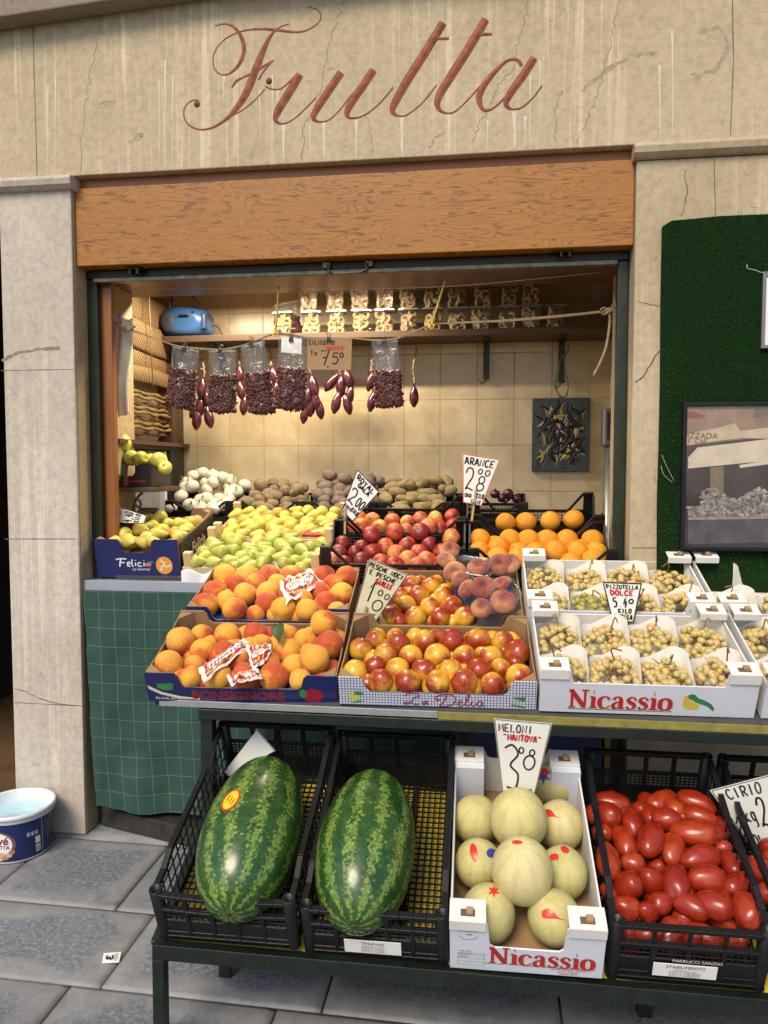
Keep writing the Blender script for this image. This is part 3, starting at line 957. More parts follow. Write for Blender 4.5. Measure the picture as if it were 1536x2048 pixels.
string('full string of five plump red onions under the cardboard price sign', [(680, 694), (681, 725), (680, 748)], [(664, 764, 38, 1.1), (697, 758, -20, 1.1), (682, 772, 2, 1.1), (700, 790, 10, 1.0), (673, 805, 14, 1.1), (695, 808, -14, 1.05)])
string('string of red onions peeping out behind the bag hanging alone', [(745, 694), (744, 720), (742, 742)], [(741, 762, 14, 1.0), (744, 803, 12, 1.0), (752, 780, 0, .9)])
string('braided stalk with one single red onion left on it', [(829, 690), (833, 702), (828, 728), (827, 750), (831, 768)], [(828, 792, 0, 1.05)])

# abstract canvas with a loop of green cord above it, steel dispenser
a, c_ = onY(1065, 797, 4.235), onY(1177, 943, 4.235)
PN = empty('canvas', 'unframed dark abstract painting with thick yellow black and white strokes on the tiles', 'painting', ((a.x + c_.x) / 2, 4.235, (a.z + c_.z) / 2))
W2, H2 = (c_.x - a.x) / 2, (a.z - c_.z) / 2
t = NT('abstract_ground', .45, .5)
n1 = t.noise(t.co('Object'), 14, 5, .6, 1.5)
t.P(Base_Color=t.ramp(n1, [(.3, (.01, .018, .024)), (.5, (.045, .07, .068)), (.6, (.02, .03, .03)), (.72, (.16, .06, .05))])); t.bump(n1, .5, .006)
MB().box(-W2, W2, -.012, .012, -H2, H2).build('board', t.m, PN, .002)
for nm, col, n_s, seed in (('black_stroke', (.006, .006, .007), 44, 1), ('yellow_stroke', (.42, .33, .03), 30, 2), ('white_stroke', (.42, .40, .32), 18, 3), ('grey_stroke', (.09, .12, .12), 12, 4)):
    r2 = random.Random(seed)
    b = MB()
    for i in range(n_s):
        a0 = r2.uniform(-2.3, -.8) if r2.random() < .7 else r2.uniform(-.3, .8)
        x, z = r2.uniform(-.62, .62) * W2, r2.uniform(-.62, .62) * H2
        L_ = r2.uniform(.05, .12) if nm != 'black_stroke' else r2.uniform(.08, .16)
        cv = r2.uniform(-1.2, 1.2)
        pts = []
        for j in range(9):
            t_ = j / 8 - .5
            px_, pz_ = x + math.cos(a0 + cv * t_) * L_ * t_, z + math.sin(a0 + cv * t_) * L_ * t_
            pts.append((max(-W2 * .96, min(W2 * .96, px_)), -.0125 - seed * .0004 - i * .00005, max(-H2 * .96, min(H2 * .96, pz_))))
        wd = r2.uniform(.005, .014) if nm != 'black_stroke' else r2.uniform(.014, .03)
        b.ribbon(pts, [wd * (.25 + .75 * math.sin(math.pi * (j + .5) / 9)) for j in range(9)], (0, -1, 0), 0, 0, .15)
    b.build(nm, plain(nm, col, .35, .5, .3, 40), PN)
q = lambda pts: cr([tuple(onY(x, y, 4.17)) for x, y in pts], 5)
b = MB()
for s in (0, 1, 2):
    b.tube(q([(1123, 705), (1118 - s, 742), (1113 - s * 2, 770), (1120, 795 - s * 2), (1132 + s, 790), (1137 - s, 765), (1130, 740), (1126, 706)]), .0025, 5)
    b.tube(q([(1124, 695), (1133 + s * 2, 690), (1136, 700 + s), (1128, 712 + s), (1121, 705)]), .0025, 5)
tag(b.build('green_cord', plain('green_rubber', (.13, .2, .09), .5, .4)), 'coil of thin green cord hung on the bracket above the painting', 'cord')
a, c_ = onY(1204, 817, 3.75), onY(1240, 1010, 3.75)
DP = empty('steel_dispenser', 'grey steel dispenser on a pole beside the right jamb', 'dispenser', ((a.x + c_.x) / 2, 3.75, 1.9))
m_ = onY(1210, 893, 3.75)
M_GREYM = plain('brushed_grey_steel', (.22, .22, .21), .35, .5, .1, 20, 0, 60, .7)
x0 = a.x - DP.location.x
MB().box(x0, .05, -.04, .04, m_.z - 1.9, a.z - 1.9).build('head', M_GREYM, DP, .01)
MB().box(x0 + .018, .05, -.043, -.0395, m_.z - 1.9 + .03, a.z - 1.9 - .02).build('window', plain('dark_window', (.03, .035, .04), .15), DP)
MB().tube([(x0 + .05, 0, m_.z - 1.901), (x0 + .05, 0, -1.87)], .04, 16).build('pole', M_GREYM, DP)
MB().lathe([(.011, 0), (.011, .004), (.0005, .005)], 14, 0, Matrix.Translation((x0 + .04, -.041, m_.z - 1.97)) @ Matrix.Rotation(R(90), 4, 'X')).build('lock', M_BLKM, DP)

# left side wall: cane blind, straw mats, cloth, grey panel, dark post
XL = -1.815
t = NT('woven_cane', .55, .3)
co = t.co('Object')
s = t.sep(co)
wv = t.math('MULTIPLY', t.math('SINE', t.math('MULTIPLY', s[1], 290)), t.math('SINE', t.math('MULTIPLY', s[2], 300)))
n_ = t.noise(co, 9, 4)
t.P(Base_Color=t.mix(t.ramp(wv, [(.3, .0), (.9, 1)]), t.ramp(n_, [(.3, (.13, .075, .028)), (.7, (.20, .12, .05))]), (.46, .33, .16))); t.bump(wv, .8, .004)
M_CANE = t.m
CB = empty('cane_blind', 'folded woven cane blind hanging on the left wall beside the radio', 'blind', (XL, 3.9, 2.3))
for k, (z1, z0, off) in enumerate(((2.80, 2.50, .0), (2.53, 2.36, .018), (2.37, 2.22, .036), (2.235, 2.12, .02), (2.13, 2.05, .04))):
    b = MB()
    b.sheet(lambda u, v: V((off + .012 * math.sin(v * 3.14) + .004 * math.sin(u * 9 + k), -.5 + .84 * u, z1 - 2.3 + (z0 - z1) * v - .03 * u * (k > 0) + .01 * math.sin(u * 5 + k))), 24, 8)
    b.build('slat_fold', M_CANE, CB, solid=.004)
b = MB()
for y in (-.1, .16):
    b.tube([(.065, y, .5), (.07, y, .2), (.075, y + .02, -.28)], .003, 5)
b.build('pull_cord', M_ROPE, CB)
M_STRAW = plain('plaited_straw', (.20, .13, .05), .8, .2, .45, 60, .7, 120)
SM = empty('straw_mats', 'stack of plaited straw mats under the cane blind', 'mats', (XL, 3.9, 1.9))
for k in range(9):
    b = MB()
    pts = [(.03 + .015 * math.sin(k * 2.1), -.42 + .07 * i, .085 - k * .026 + .006 * math.sin(i * 2.2 + k)) for i in range(11)]
    b.tube(pts, [.009 + .004 * math.sin(i * 2.9 + k) for i in range(11)], 6)
    b.build('mat', M_STRAW, SM)
MB().box(0, .1, -.5, .34, -.185, -.165).build('rack', M_DARKWOOD, SM)
GPN = empty('corrugated_panel', 'grey corrugated panel in a dark frame behind the left jamb', 'panel', (XL, 3.9, 1.4))
pts = []
for i in range(41):
    y = -.45 + .55 * i / 40
    pts.append((.02 + .008 * (1 if (i // 2) % 2 else -1), y))
b = MB(); vs = [(x, y, z) for z in (-1.3, .29) for x, y in pts]
b.add(vs, [(i, i + 1, i + 42, i + 41) for i in range(40)]); b.build('sheet', plain('grey_sheet_metal', (.28, .28, .29), .45, .5, .1, 8), GPN, solid=.002)
MB().box(.0, .05, .105, .135, -1.3, .29).build('white_edge', M_WHITE, GPN, .003)
MB().box(.0, .07, .14, .25, -1.3, .33).box(.0, .07, -.46, .14, .295, .33).build('frame', M_BLKM, GPN, .004)
p0, p1 = onY(318, 800, 4.13), onY(350, 800, 4.13)
tag(MB().box(p0.x, p1.x, 4.10, 4.2495, 0, 2.272).build('wooden_post', grain('dark_post_wood', (.045, .022, .01), (.09, .045, .02), 'z', .5, .05), None, .004), 'dark wooden post under the left end of the shelf', 'post')
b = MB()
tl, tr, bl, br = onY(228, 628, 3.32), onY(268, 640, 3.32), onY(232, 834, 3.32), onY(258, 828, 3.32)
b.sheet(lambda u, v: (tl * (1 - u) * (1 - v) + tr * u * (1 - v) + br * u * v + bl * (1 - u) * v) + V((0, .016 * math.sin(u * 11 + v) * (.6 + .4 * v) + .012 * math.sin(v * 7), .006 * math.sin(u * 8) * (1 - v))), 22, 24)
tag(b.build('hanging_cloth', M_CLOTHW, None, solid=.002), 'cream cloth hung over the rope beside the left jamb', 'cloth')
# ------------------------------------------------------------------ stand, table, bench
def fr(x, y, z, yaw=0, tilt=20):
    return Matrix.Translation((x, y, z)) @ Matrix.Rotation(R(yaw), 4, 'Z') @ Matrix.Rotation(R(tilt), 4, 'X')


M_ALU = plain('aluminium_strip', (.38, .39, .4), .35, .5, .1, 20, 0, 60, .6)
M_BRASS = plain('yellowed_strip', (.24, .21, .05), .4, .5, .2, 30, 0, 60, .2)
M_BOARD = plain('grey_board', (.06, .06, .06), .7, .3, .2, 10)
M_BLUEGREY = plain('blue_grey_laminate', (.27, .31, .37), .4, .5, .06, 6)
M_YELLOW = plain('yellow_board', (.55, .42, .05), .5, .4, .12, 14)
M_DGREEN2 = plain('chipped_green_paint', (.005, .010, .007), .42, .5, .5, 26, .3, 70)

TILT1, TILT3 = R(20), R(15)
ST = empty('display_stand', 'sloping green steel display stand carrying the fruit crates in front of the window', 'stand', (0, 2.318, .858))
M1 = Matrix.Rotation(TILT1, 4, 'X')
MB().box(-1.07, 1.5, 0, .80, -.026, -.006, M=M1).build('sloped_board', M_BOARD, ST)
MB().box(-.92, 1.5, -.006, .03, -.062, -.0265).build('front_rail', M_DGREEN2, ST, .003)
MB().box(-1.05, -.155, -.008, -.0005, -.022, -.001).build('edge_strip', M_ALU, ST, .001)
MB().box(-.154, .80, -.008, -.0005, -.026, -.002).build('edge_strip', M_BRASS, ST, .001)
for x, y in ((-.90, .03), (1.2, .03), (-.90, .74), (1.2, .74)):
    top = -.03 + y * math.tan(TILT1) if y > .1 else -.058
    MB().box(x - .02, x + .02, y - .02, y + .02, -.85, top - .006).build('leg', M_DGREEN2, ST, .002)
TB = empty('sloping_counter', 'counter with blue grey front edge filling the window opening', 'counter', (0, 3.09, 1.115))
M3 = Matrix.Rotation(TILT3, 4, 'X')
MB().box(-1.737, .486, .012, .085, -.03, -.004).box(-1.627, .505, .0851, .24, -.03, -.004).build('counter_edge', M_BLUEGREY, TB)
MB().box(-1.62, .50, .06, .74, -.02, -.004, M=M3).build('sloped_board', M_BOARD, TB)
MB().box(-1.737, .486, 0, .0115, -.044, .0).build('front_edge', M_BLUEGREY, TB, .002)
MB().box(-1.75, .55, .74, 1.15, .14, .165).build('rear_board', M_BOARD, TB)
for x in (-1.55, -.5, .4): MB().box(x - .02, x + .02, .62, .66, -1.115, .13).build('leg', M_DGREEN2, TB)

# green checked cloth
t = NT('checked_cloth', .75, .25)
uv = t.sep(t.n('Attribute', {'attribute_name': 'weave'}).outputs['Vector'])
def gl_(c_, per):
    f = t.math('FRACT', t.math('DIVIDE', c_, per))
    return t.math('LESS_THAN', f, .0022 / per)
g = t.math('MAXIMUM', gl_(uv[0], .067), gl_(uv[1], .078))
n_ = t.noise(t.co('Object'), 4, 3)
t.P(Base_Color=t.mix(t.math('MULTIPLY', g, .8), t.ramp(n_, [(.3, (.017, .054, .043)), (.7, (.024, .070, .055))]), (.125, .175, .12)), Sheen_Weight=.2)
M_CLOTH = t.m
Wc, Hc = 1.62, .93
uvs = []
def clo(u, v):
    x = -1.732 + u * Wc
    y = 3.083 - .006 - .013 * v ** .7 * (1 + math.sin(u * 17 + 1.4 * math.sin(v * 2.5))) - .006 * v * math.sin(u * 41 + 2 * v) + .016 * v ** .3 * noise.noise(V((u * 13, v * 7, 2))) + .006 * noise.noise(V((u * 30, v * 16, 5))) * v ** .2
    z = 1.072 - v * (Hc + .07 * u + .012 * math.sin(u * 14)) - .012 * math.sin(u * 7) * v
    uvs.append((u * Wc + .012 * v * math.sin(v * 3), v * (Hc + .05 * u), 0))
    return V((x + .05 * v * (1 - u), y, z))
ob = MB().sheet(clo, 150, 80).build('table_cloth', M_CLOTH)
at = ob.data.attributes.new('weave', 'FLOAT_VECTOR', 'POINT')
at.data.foreach_set('vector', [c_ for q in uvs for c_ in q])
tag(ob, 'dark green cloth with thin pale check hanging below the counter', 'cloth')
a, c_ = onZ(203, 1652, 0), onZ(365, 1693, 0)
d = (c_ - a).normalized()
nrm = V((-d.y, d.x, 0))
b = MB(); q = [a, a + d * 1.4, a + d * 1.4 + nrm * .25, a + nrm * .25]
b.slab([(p.x, p.y) for p in q], 0.003, .085)
tag(b.build('plinth', plain('black_plinth', (.03, .028, .026), .6, .3, .4, 20), None, .006), 'low black plinth on the paving under the hanging cloth', 'plinth')

# bench
CRT = {'wm1': fr(-.878, 1.911, .328, .6, 22), 'wm2': fr(-.482, 1.94, .304, .8, 22), 'mel': fr(-.095, 1.936, .302, 1.3, 21.8), 'tom': fr(.306, 1.975, .284, .3, 20), 'tom2': fr(.722, 2.0, .275, .5, 20)}
p0 = CRT['wm1'] @ V((-.015, -.01, -.014)); p1 = CRT['tom2'] @ V((.42, -.02, -.014))
BN = empty('bench', 'low sloping bench of dark green angle iron with a yellow board under the front crates', 'bench', (p0.x, p0.y, 0))
rel = lambda p: V(p) - BN.location
b = MB(); b.bar(rel(p0) + V((0, 0, -.012)), rel(p1) + V((0, 0, -.012)), .03, .042); b.build('front_rail', M_DGREEN2, BN, .002)
q0 = CRT['wm1'] @ V((-.015, .62, -.014)); q1 = CRT['tom2'] @ V((.42, .62, -.014))
b = MB(); b.bar(rel(q0) + V((0, 0, -.012)), rel(q1) + V((0, 0, -.012)), .03, .03); b.build('rear_rail', M_DGREEN2, BN, .002)
b = MB(); b.bar(rel(p0) + V((0, .016, -.012)), rel(q0) + V((0, -.016, -.012)), .03, .03); b.build('side_rail', M_DGREEN2, BN, .002)
b = MB(); o4 = [rel(p) + V((0, 0, .004)) for p in (p0 + V((.02, .015, 0)), p1 + V((0, .015, 0)), q1, q0 + V((.02, 0, 0)))]
b.add([*o4, *[p + V((0, 0, -.008)) for p in o4]], [(0, 1, 2, 3), (7, 6, 5, 4), (0, 4, 5, 1), (1, 5, 6, 2), (2, 6, 7, 3), (3, 7, 4, 0)])
b.build('yellow_board', M_YELLOW, BN)
lf = rel(p0); b = MB(); b.box(lf.x - .0, lf.x + .033, lf.y - .015, lf.y + .018, .001, lf.z - .034); b.build('leg', M_DGREEN2, BN, .002)
ft = onZ(450, 1955, 0) - BN.location
for xx in (ft.x, 1.35):
    b = MB(); k = ft.y; z1 = .40
    b.box(xx - .02, xx + .02, k - .004, k + .004, .001, z1).box(xx - .02, xx - .012, k + .0041, k + .034, .001, z1)
    b.bar((xx + .012, k - .008, .09), (xx + .012, k + .2, .36), .012, .02)
    b.build('leg', M_DGREEN2, BN, .002)
# things under the stand
a = onY(1160, 1455, 3.0)
tag(MB().box(a.x - .42, a.x + .07, 2.9, 3.05, .30, .80).box(a.x - .44, a.x + .09, 2.88, 3.055, .80, .83).build('blue_crate', plain('dark_blue_plastic_crate', (.012, .02, .10), .45), None, .006), 'dark blue plastic crate in the shade under the stand behind the melons', 'crate')
a = onY(1214, 1480, 2.98)
tag(MB().box(a.x - .011, a.x + .011, 2.97, 2.99, .0, .80).build('yellow_batten', plain('ochre_wood', (.4, .23, .05), .6), None, .002), 'thin ochre wooden batten standing under the stand', 'batten')
a, c_ = onY(1320, 1452, 3.045), onY(1700, 1485, 3.045)
tag(MB().box(a.x, a.x + 1.2, 3.03, 3.058, c_.z, a.z).build('red_brown_board', grain('painted_board', (.09, .03, .02), (.13, .045, .03), 'x', .6, 0), None, .002), 'red brown board leaning flat on the pillar under the stand', 'board')

# ------------------------------------------------------------------ crates
def lattice(b, o, ux, uz, L, H, nx, nz, th=.003, wbar=.003, nrm=None):
    """bars in the plane spanned by ux, uz from corner o"""
    o, ux, uz = V(o), V(ux), V(uz)
    for i in range(nx + 1):
        p = o + ux * (L * i / nx)
        b.bar(p, p + uz * H, wbar, th, up=ux.cross(uz))
    for j in range(nz + 1):
        p = o + uz * (H * j / nz)
        b.bar(p + ux * 0, p + ux * L, wbar, th, up=ux.cross(uz))


def deep_crate(name, label, M, w=.385, d=.62, h=.185, hr=.225, group=None, sag=0, lab=None, bars=5):
    T = empty(name, label, 'crate', M, group)
    X, Y, Z = V((1, 0, 0)), V((0, 1, 0)), V((0, 0, 1))
    b = MB(); lattice(b, (.01, .01, .006), X, Y, w - .02, d - .02, 20, 30, .004, .0042)
    b.box(0, w, 0, .014, 0, .012).box(0, w, d - .014, d, 0, .012).box(0, .014, .0145, d - .0145, 0, .012).box(w - .014, w, .0145, d - .0145, 0, .012)
    for x in (w * .33, w * .66): b.box(x - .006, x + .006, .02, d - .02, -.002, .009)
    b.build('base', M_BLACKP, T)
    # front: top rail, bars, lower panel with slots
    zt = h - .012
    b = MB()
    n = 10
    sg = lambda u: -sag * math.sin(math.pi * u)
    for i in range(n):
        u0, u1 = i / n, (i + 1) / n
        for zc, wz, wy in ((zt, .012, .018), (h * .64, .010, .016), (.008, .014, .016)):
            k = 1 if zc > .05 else .0
            b.bar((.018 + (w - .036) * u0, .008, zc + sg(u0) * k), (.018 + (w - .036) * u1, .008, zc + sg(u1) * k), wy, wz)
    for i in range(bars + 1):
        u = i / bars
        x = .022 + (w - .044) * u
        b.bar((x, .008, h * .60 + sg(u)), (x, .008, zt + sg(u)), .008, .01, up=X)
    lattice(b, (.026, .009, h * .40), X, Z, w - .052, h * .22, 22, 3, .004, .004)
    b.box(.02, w - .02, .005, .009, .014, h * .40)
    for i in range(bars + 1):
        x = .022 + (w - .044) * i / bars
        b.bar((x, .005, .014), (x, .005, h * .62), .006, .012, up=X)
    b.box(.02, w - .02, .002, .012, h * .14, h * .17)
    fw = b.build('front_wall', M_BLACKP, T, .0015)
    b = MB()
    b.box(.018, w - .018, d - .017, d - .001, hr - .016, hr)
    b.box(.018, w - .018, d - .012, d - .005, hr * .60, hr * .66)
    for i in range(5):
        x = .022 + (w - .044) * i / 4
        b.box(x - .007, x + .007, d - .013, d - .004, .015, hr - .016)
    lattice(b, (.026, d - .008, hr * .40), X, Z, w - .052, hr * .2, 24, 4, .004, .004)
    b.box(.02, w - .02, d - .01, d - .006, .012, hr * .40)
    b.build('rear_wall', M_BLACKP, T, .0015)
    for sx in (.008, w - .008):
        b = MB()
        pts = [(d - .03, hr - .008), (d * .62, hr - .035), (d * .22, h + .005), (d * .13, h - .012), (.03, h - .012)]
        for (y0, z0), (y1, z1) in zip(pts, pts[1:]): b.bar((sx, y0, z0), (sx, y1, z1), .016, .016)
        for i in range(17):
            y = .03 + (d - .06) * i / 16
            zt_ = 0
            for (y0, z0), (y1, z1) in zip(pts, pts[1:]):
                if y1 <= y <= y0: zt_ = z0 + (z1 - z0) * (y0 - y) / (y0 - y1)
            b.bar((sx, y, .012), (sx, y, zt_), .004, .004, up=X)
        for zz in (.05, .09, .13): b.bar((sx, .03, zz), (sx, d - .03, zz), .004, .004)
        b.box(sx - .004, sx + .004, .02, d - .02, .0, .022)
        b.build('side_wall', M_BLACKP, T, .001)
    for x, y, hh in ((.014, .014, h), (w - .014, .014, h), (.014, d - .014, hr), (w - .014, d - .014, hr)):
        MB().lathe([(.0175, 0), (.0175, hh), (.0135, hh + .001), (.0125, hh - .03), (.0005, hh - .031)], 18, 0, Matrix.Translation((x, y, 0))).build('corner_post', M_BLACKP, T)
    return T


def shallow_crate(name, label, M, w=.6, d=.38, wall=.085, tower=.15, group=None, lat=True):
    T = empty(name, label, 'crate', M, group)
    X, Y, Z = V((1, 0, 0)), V((0, 1, 0)), V((0, 0, 1))
    b = MB(); b.box(0, w, 0, d, 0, .006); b.build('base', M_BLACKP, T)
    for yy, k in ((.005, 1), (d - .005, -1)):
        b = MB()
        b.box(.02, w - .02, yy - .005, yy + .005, wall - .014, wall)
        b.box(.02, w - .02, yy - .004, yy + .004, .006, .026)
        lattice(b, (.03, yy, .026), X, Z, w - .06, wall - .04, max(8, int(w / .018)), 3, .003, .0032)
        b.box(.03, w - .03, yy + k * .003, yy + k * .004, .03, wall - .03) if not lat else None
        b.build('wall', M_BLACKP, T, .0012)
    for xx, k in ((.005, 1), (w - .005, -1)):
        b = MB()
        b.box(xx - .005, xx + .005, .02, d - .02, wall - .014, wall)
        b.box(xx - .004, xx + .004, .02, d - .02, .006, .026)
        lattice(b, (xx, .03, .026), Y, Z, d - .06, wall - .04, max(8, int(d / .018)), 3, .003, .0032)
        b.build('wall', M_BLACKP, T, .0012)
    for x, y, sx, sy in ((0, 0, 1, 1), (w, 0, -1, 1), (0, d, 1, -1), (w, d, -1, -1)):
        b = MB()
        xs = sorted((x, x + sx * .045)); ys = sorted((y, y + sy * .008))
        b.box(xs[0], xs[1], ys[0], ys[1], 0.0005, tower)
        xs2 = sorted((x, x + sx * .008)); ys2 = sorted((y + sy * .0081, y + sy * .045))
        b.box(xs2[0], xs2[1], ys2[0], ys2[1], 0.0005, tower)
        b.box(xs[0], xs[1], *sorted((y, y + sy * .022)), tower, tower + .008)
        b.bar((x + sx * .045, y + sy * .005, tower + .002), (x + sx * .115, y + sy * .005, wall - .004), .010, .012)
        b.bar((x + sx * .005, y + sy * .045, tower + .002), (x + sx * .005, y + sy * .10, wall - .004), .010, .012)
        b.build('corner_post', M_BLACKP, T, .0015)
    return T


def prof(w, h, lo, a, c=.012):                             # front panel outline with raised ends
    return [(0, 0), (w, 0), (w, h), (w - a + c, h), (w - a, h - c), (w - a - c * .6, lo + c), (w - a - c * 1.6, lo), (a + c * 1.6, lo), (a + c * .6, lo + c), (a, h - c), (a - c, h), (0, h)]


M_NAVY = plain('navy_print', (.012, .018, .105), .42, .5, .12, 5)
M_BOXIN = plain('box_inside', (.30, .19, .095), .85, .15, .15, 10, .1, 80)
t = NT('blue_check_print', .5, .4)
s = t.sep(t.co('Object'))
f1 = t.math('FRACT', t.math('MULTIPLY', s[0], 105.0)); f2 = t.math('FRACT', t.math('MULTIPLY', s[2], 105.0))
g = t.math('MAXIMUM', t.math('LESS_THAN', f1, .22), t.math('LESS_THAN', f2, .22))
t.P(Base_Color=t.mix(g, (.62, .64, .70), (.05, .08, .26)))
M_CHECK = t.m
M_WBOX = plain('white_box_print', (.62, .65, .74), .55, .35, .05, 6, .08, 120)
M_WBOXIN = plain('white_box_card', (.70, .69, .66), .7, .3, .05, 8)
M_RED = plain('red_print', (.42, .022, .03), .45, .4, .08)
M_DKRED = plain('dark_red_print', (.28, .012, .035), .45, .4, .08)
M_GREENP = plain('green_print', (.03, .22, .07), .5, .4, .08)
M_YELP = plain('yellow_print', (.62, .50, .05), .5, .4, .08)
M_CREAMP = plain('cream_print', (.68, .60, .42), .5, .4, .08)
M_TRAY = plain('blue_tray', (.012, .07, .33), .3, .5, .1, 10)


def card_crate(name, label, M, w, d, h, lo, a, mp, mi=M_BOXIN, tray=True, group=None):
    T = empty(name, label, 'crate', M, group)
    th = .004
    fp = prof(w, h, lo, a)
    F_ = MB().prism(fp, 0, th).build('front_panel', mp, T)
    MB().prism([(min(w - .006, max(.006, x)), z - .0015 if z > 0 else z) for x, z in fp], th + .0002, th * 2.2).build('lining', mi, T)
    MB().prism(prof(w, h * 1.02, lo * 1.15, a * .9), d - th * 2, d).build('rear_panel', mi, T)
    for x in (0.0005, w - th - .0005):
        b = MB(); b.add([(x, th * 2.3, .0), (x, d - th * 2.1, .0), (x, d - th * 2.1, h * .97), (x, d * .7, h * .9), (x, d * .3, h * .9), (x, th * 2.3, h * .97),
                         (x + th, th * 2.3, .0), (x + th, d - th * 2.1, .0), (x + th, d - th * 2.1, h * .97), (x + th, d * .7, h * .9), (x + th, d * .3, h * .9), (x + th, th * 2.3, h * .97)],
                        [(0, 1, 2, 3, 4, 5), (11, 10, 9, 8, 7, 6), (0, 6, 7, 1), (1, 7, 8, 2), (2, 8, 9, 3), (3, 9, 10, 4), (4, 10, 11, 5), (5, 11, 6, 0)])
        b.build('side_panel', mi, T)
    for x, y, sx, sy in ((0, 0, 1, 1), (w, 0, -1, 1), (0, d, 1, -1), (w, d, -1, -1)):
        x0, y0 = x + sx * .0055, y + sy * .0095
        MB().slab([(x0, y0), (x0 + sx * .045, y0), (x0, y0 + sy * .045)] if sx * sy > 0 else [(x0, y0), (x0, y0 + sy * .045), (x0 + sx * .045, y0)], .004, h * .985).build('corner_gusset', mi, T)
    MB().box(.006, w - .006, .01, d - .01, 0, .003).build('base', mi, T)
    if tray:
        b = MB()
        nx, ny = 7, 5
        def tr(u, v):
            return V((.012 + u * (w - .024), .016 + v * (d - .032), .026 + .010 * math.sin(u * nx * 2 * math.pi) * math.sin(v * ny * 2 * math.pi)))
        b.sheet(tr, 56, 40); b.build('tray', M_TRAY, T)
    return T, F_


def flat(name, mat, parent, polys, lift=.0006):            # printed shapes on a panel facing -y
    b = MB()
    for i, p in enumerate(polys):
        b.add([(x, -lift - i * .0001, z) for x, z in p], [tuple(range(len(p)))])
    return b.build(name, mat, parent)


def ell(cx, cz, rx, rz, n=18, a0=0, a1=360):
    return [(cx + rx * math.cos(R(a0 + (a1 - a0) * i / n)), cz + rz * math.sin(R(a0 + (a1 - a0) * i / n))) for i in range(n + (a1 - a0 < 360))]


TR = lambda x, y, z: Matrix.Translation((x, y, z))


def serif_word(parent, word, x0, z0, ht, wd, mat, name='lettering', y=-.0012):
    """bold slab serif letters N i c a s s i o drawn as thick and thin strokes"""
    k = ht
    G = {'N': (1.0, [([(.16, 0), (.16, 1)], .13), ([(.1, .97), (.78, .05)], .22), ([(.8, 0), (.8, 1)], .11), ([(0, .03), (.34, .03)], .08), ([(0, .97), (.24, .97)], .08), ([(.62, .97), (.98, .97)], .08)]),
         'i': (.42, [([(.22, 0), (.22, .64)], .2), ([(.02, .035), (.42, .035)], .08), ([(.04, .63), (.22, .63)], .08), ([(.2, .88), (.24, .88)], .19)]),
         'c': (.66, [(cr([(.58, .5, .16), (.5, .62, .09), (.34, .66, .08), (.16, .54, .17), (.11, .33, .22), (.18, .1, .17), (.36, .01, .08), (.52, .06, .08), (.6, .18, .05)], 4), 0)]),
         'a': (.72, [(cr([(.14, .5, .16), (.22, .62, .1), (.36, .66, .08), (.48, .58, .16), (.5, .4, .2), (.5, .12, .2), (.58, .03, .12), (.68, .08, .05)], 4), 0), (cr([(.48, .4, .07), (.26, .34, .1), (.12, .2, .18), (.18, .05, .15), (.32, .03, .09), (.48, .16, .08)], 4), 0)]),
         's': (.58, [(cr([(.5, .5, .14), (.42, .64, .07), (.26, .65, .09), (.13, .53, .15), (.2, .4, .19), (.38, .3, .2), (.46, .16, .16), (.34, .02, .09), (.18, .02, .08), (.08, .14, .14)], 4), 0)]),
         'o': (.72, [(cr([(.36, .66, .08), (.16, .54, .18), (.11, .33, .22), (.16, .11, .18), (.36, .01, .08), (.56, .11, .18), (.61, .33, .22), (.56, .54, .18), (.36, .66, .08)], 4), 0)])}
    tot = sum(G[c][0] for c in word)
    sx = wd / (tot * k)
    b = MB()
    x = x0
    n = 0
    for c in word:
        adv, st = G[c]
        for pts, wv in st:
            if wv: p3, ws = [(x + p[0] * k * sx, y, z0 + p[1] * k) for p in pts], [wv * k] * len(pts)
            else: p3, ws = [(x + p[0] * k * sx, y, z0 + p[1] * k) for p in pts], [p[2] * k for p in pts]
            b.ribbon(p3, ws, (0, -1, 0), 0, n * .00003); n += 1
        x += adv * k * sx
    return b.build(name, mat, parent)


# --- the two peach crates, two nectarine crates
M_BON = fr(-1.083, 2.305, .853, 4.0, 20); BW, BD, BH = .612, .385, .106
bon, f_ = card_crate('cardboard_crate', 'navy cardboard crate of peaches with red BONSIGNORE lettering at the front left corner', 'x', BW, BD, BH, .052, .12, M_NAVY) if 0 else card_crate('cardboard_crate', 'navy cardboard peach crate with red printed name, front left of the stand', M_BON, BW, BD, BH, .052, .105, M_NAVY)
text_part('lettering', 'BONSIGNORE', plain('deep_red_print', (.25, .018, .018), .5), f_, TR(.295, 0, .012), .044, .0012, sx=1.08)
flat('swoosh', M_CREAMP, f_, [[(.005, .06), (.05, .035), (.11, .02), (.17, .014), (.17, .008), (.10, .012), (.045, .026), (.008, .046)]])
flat('green_emblem', M_GREENP, f_, [[(.035, .066), (.09, .07), (.085, .045), (.06, .042), (.038, .05)]])
text_part('motto', 'Più bella, più buona', M_WHITE, f_, TR(.075, 0, .008), .013, 0, .3)
flat('printed_peach', M_DKRED, f_, [ell(.535, .033, .032, .026)]); flat('printed_leaf', M_GREENP, f_, [ell(.503, .04, .012, .016)], .0009)
M_DEL = fr(-.463, 2.323, .863, 2.3, 19)
dl, f_ = card_crate('cardboard_crate', 'blue and white checked cardboard nectarine crate with red script, front middle of the stand', M_DEL, .605, .393, .100, .048, .078, M_CHECK)
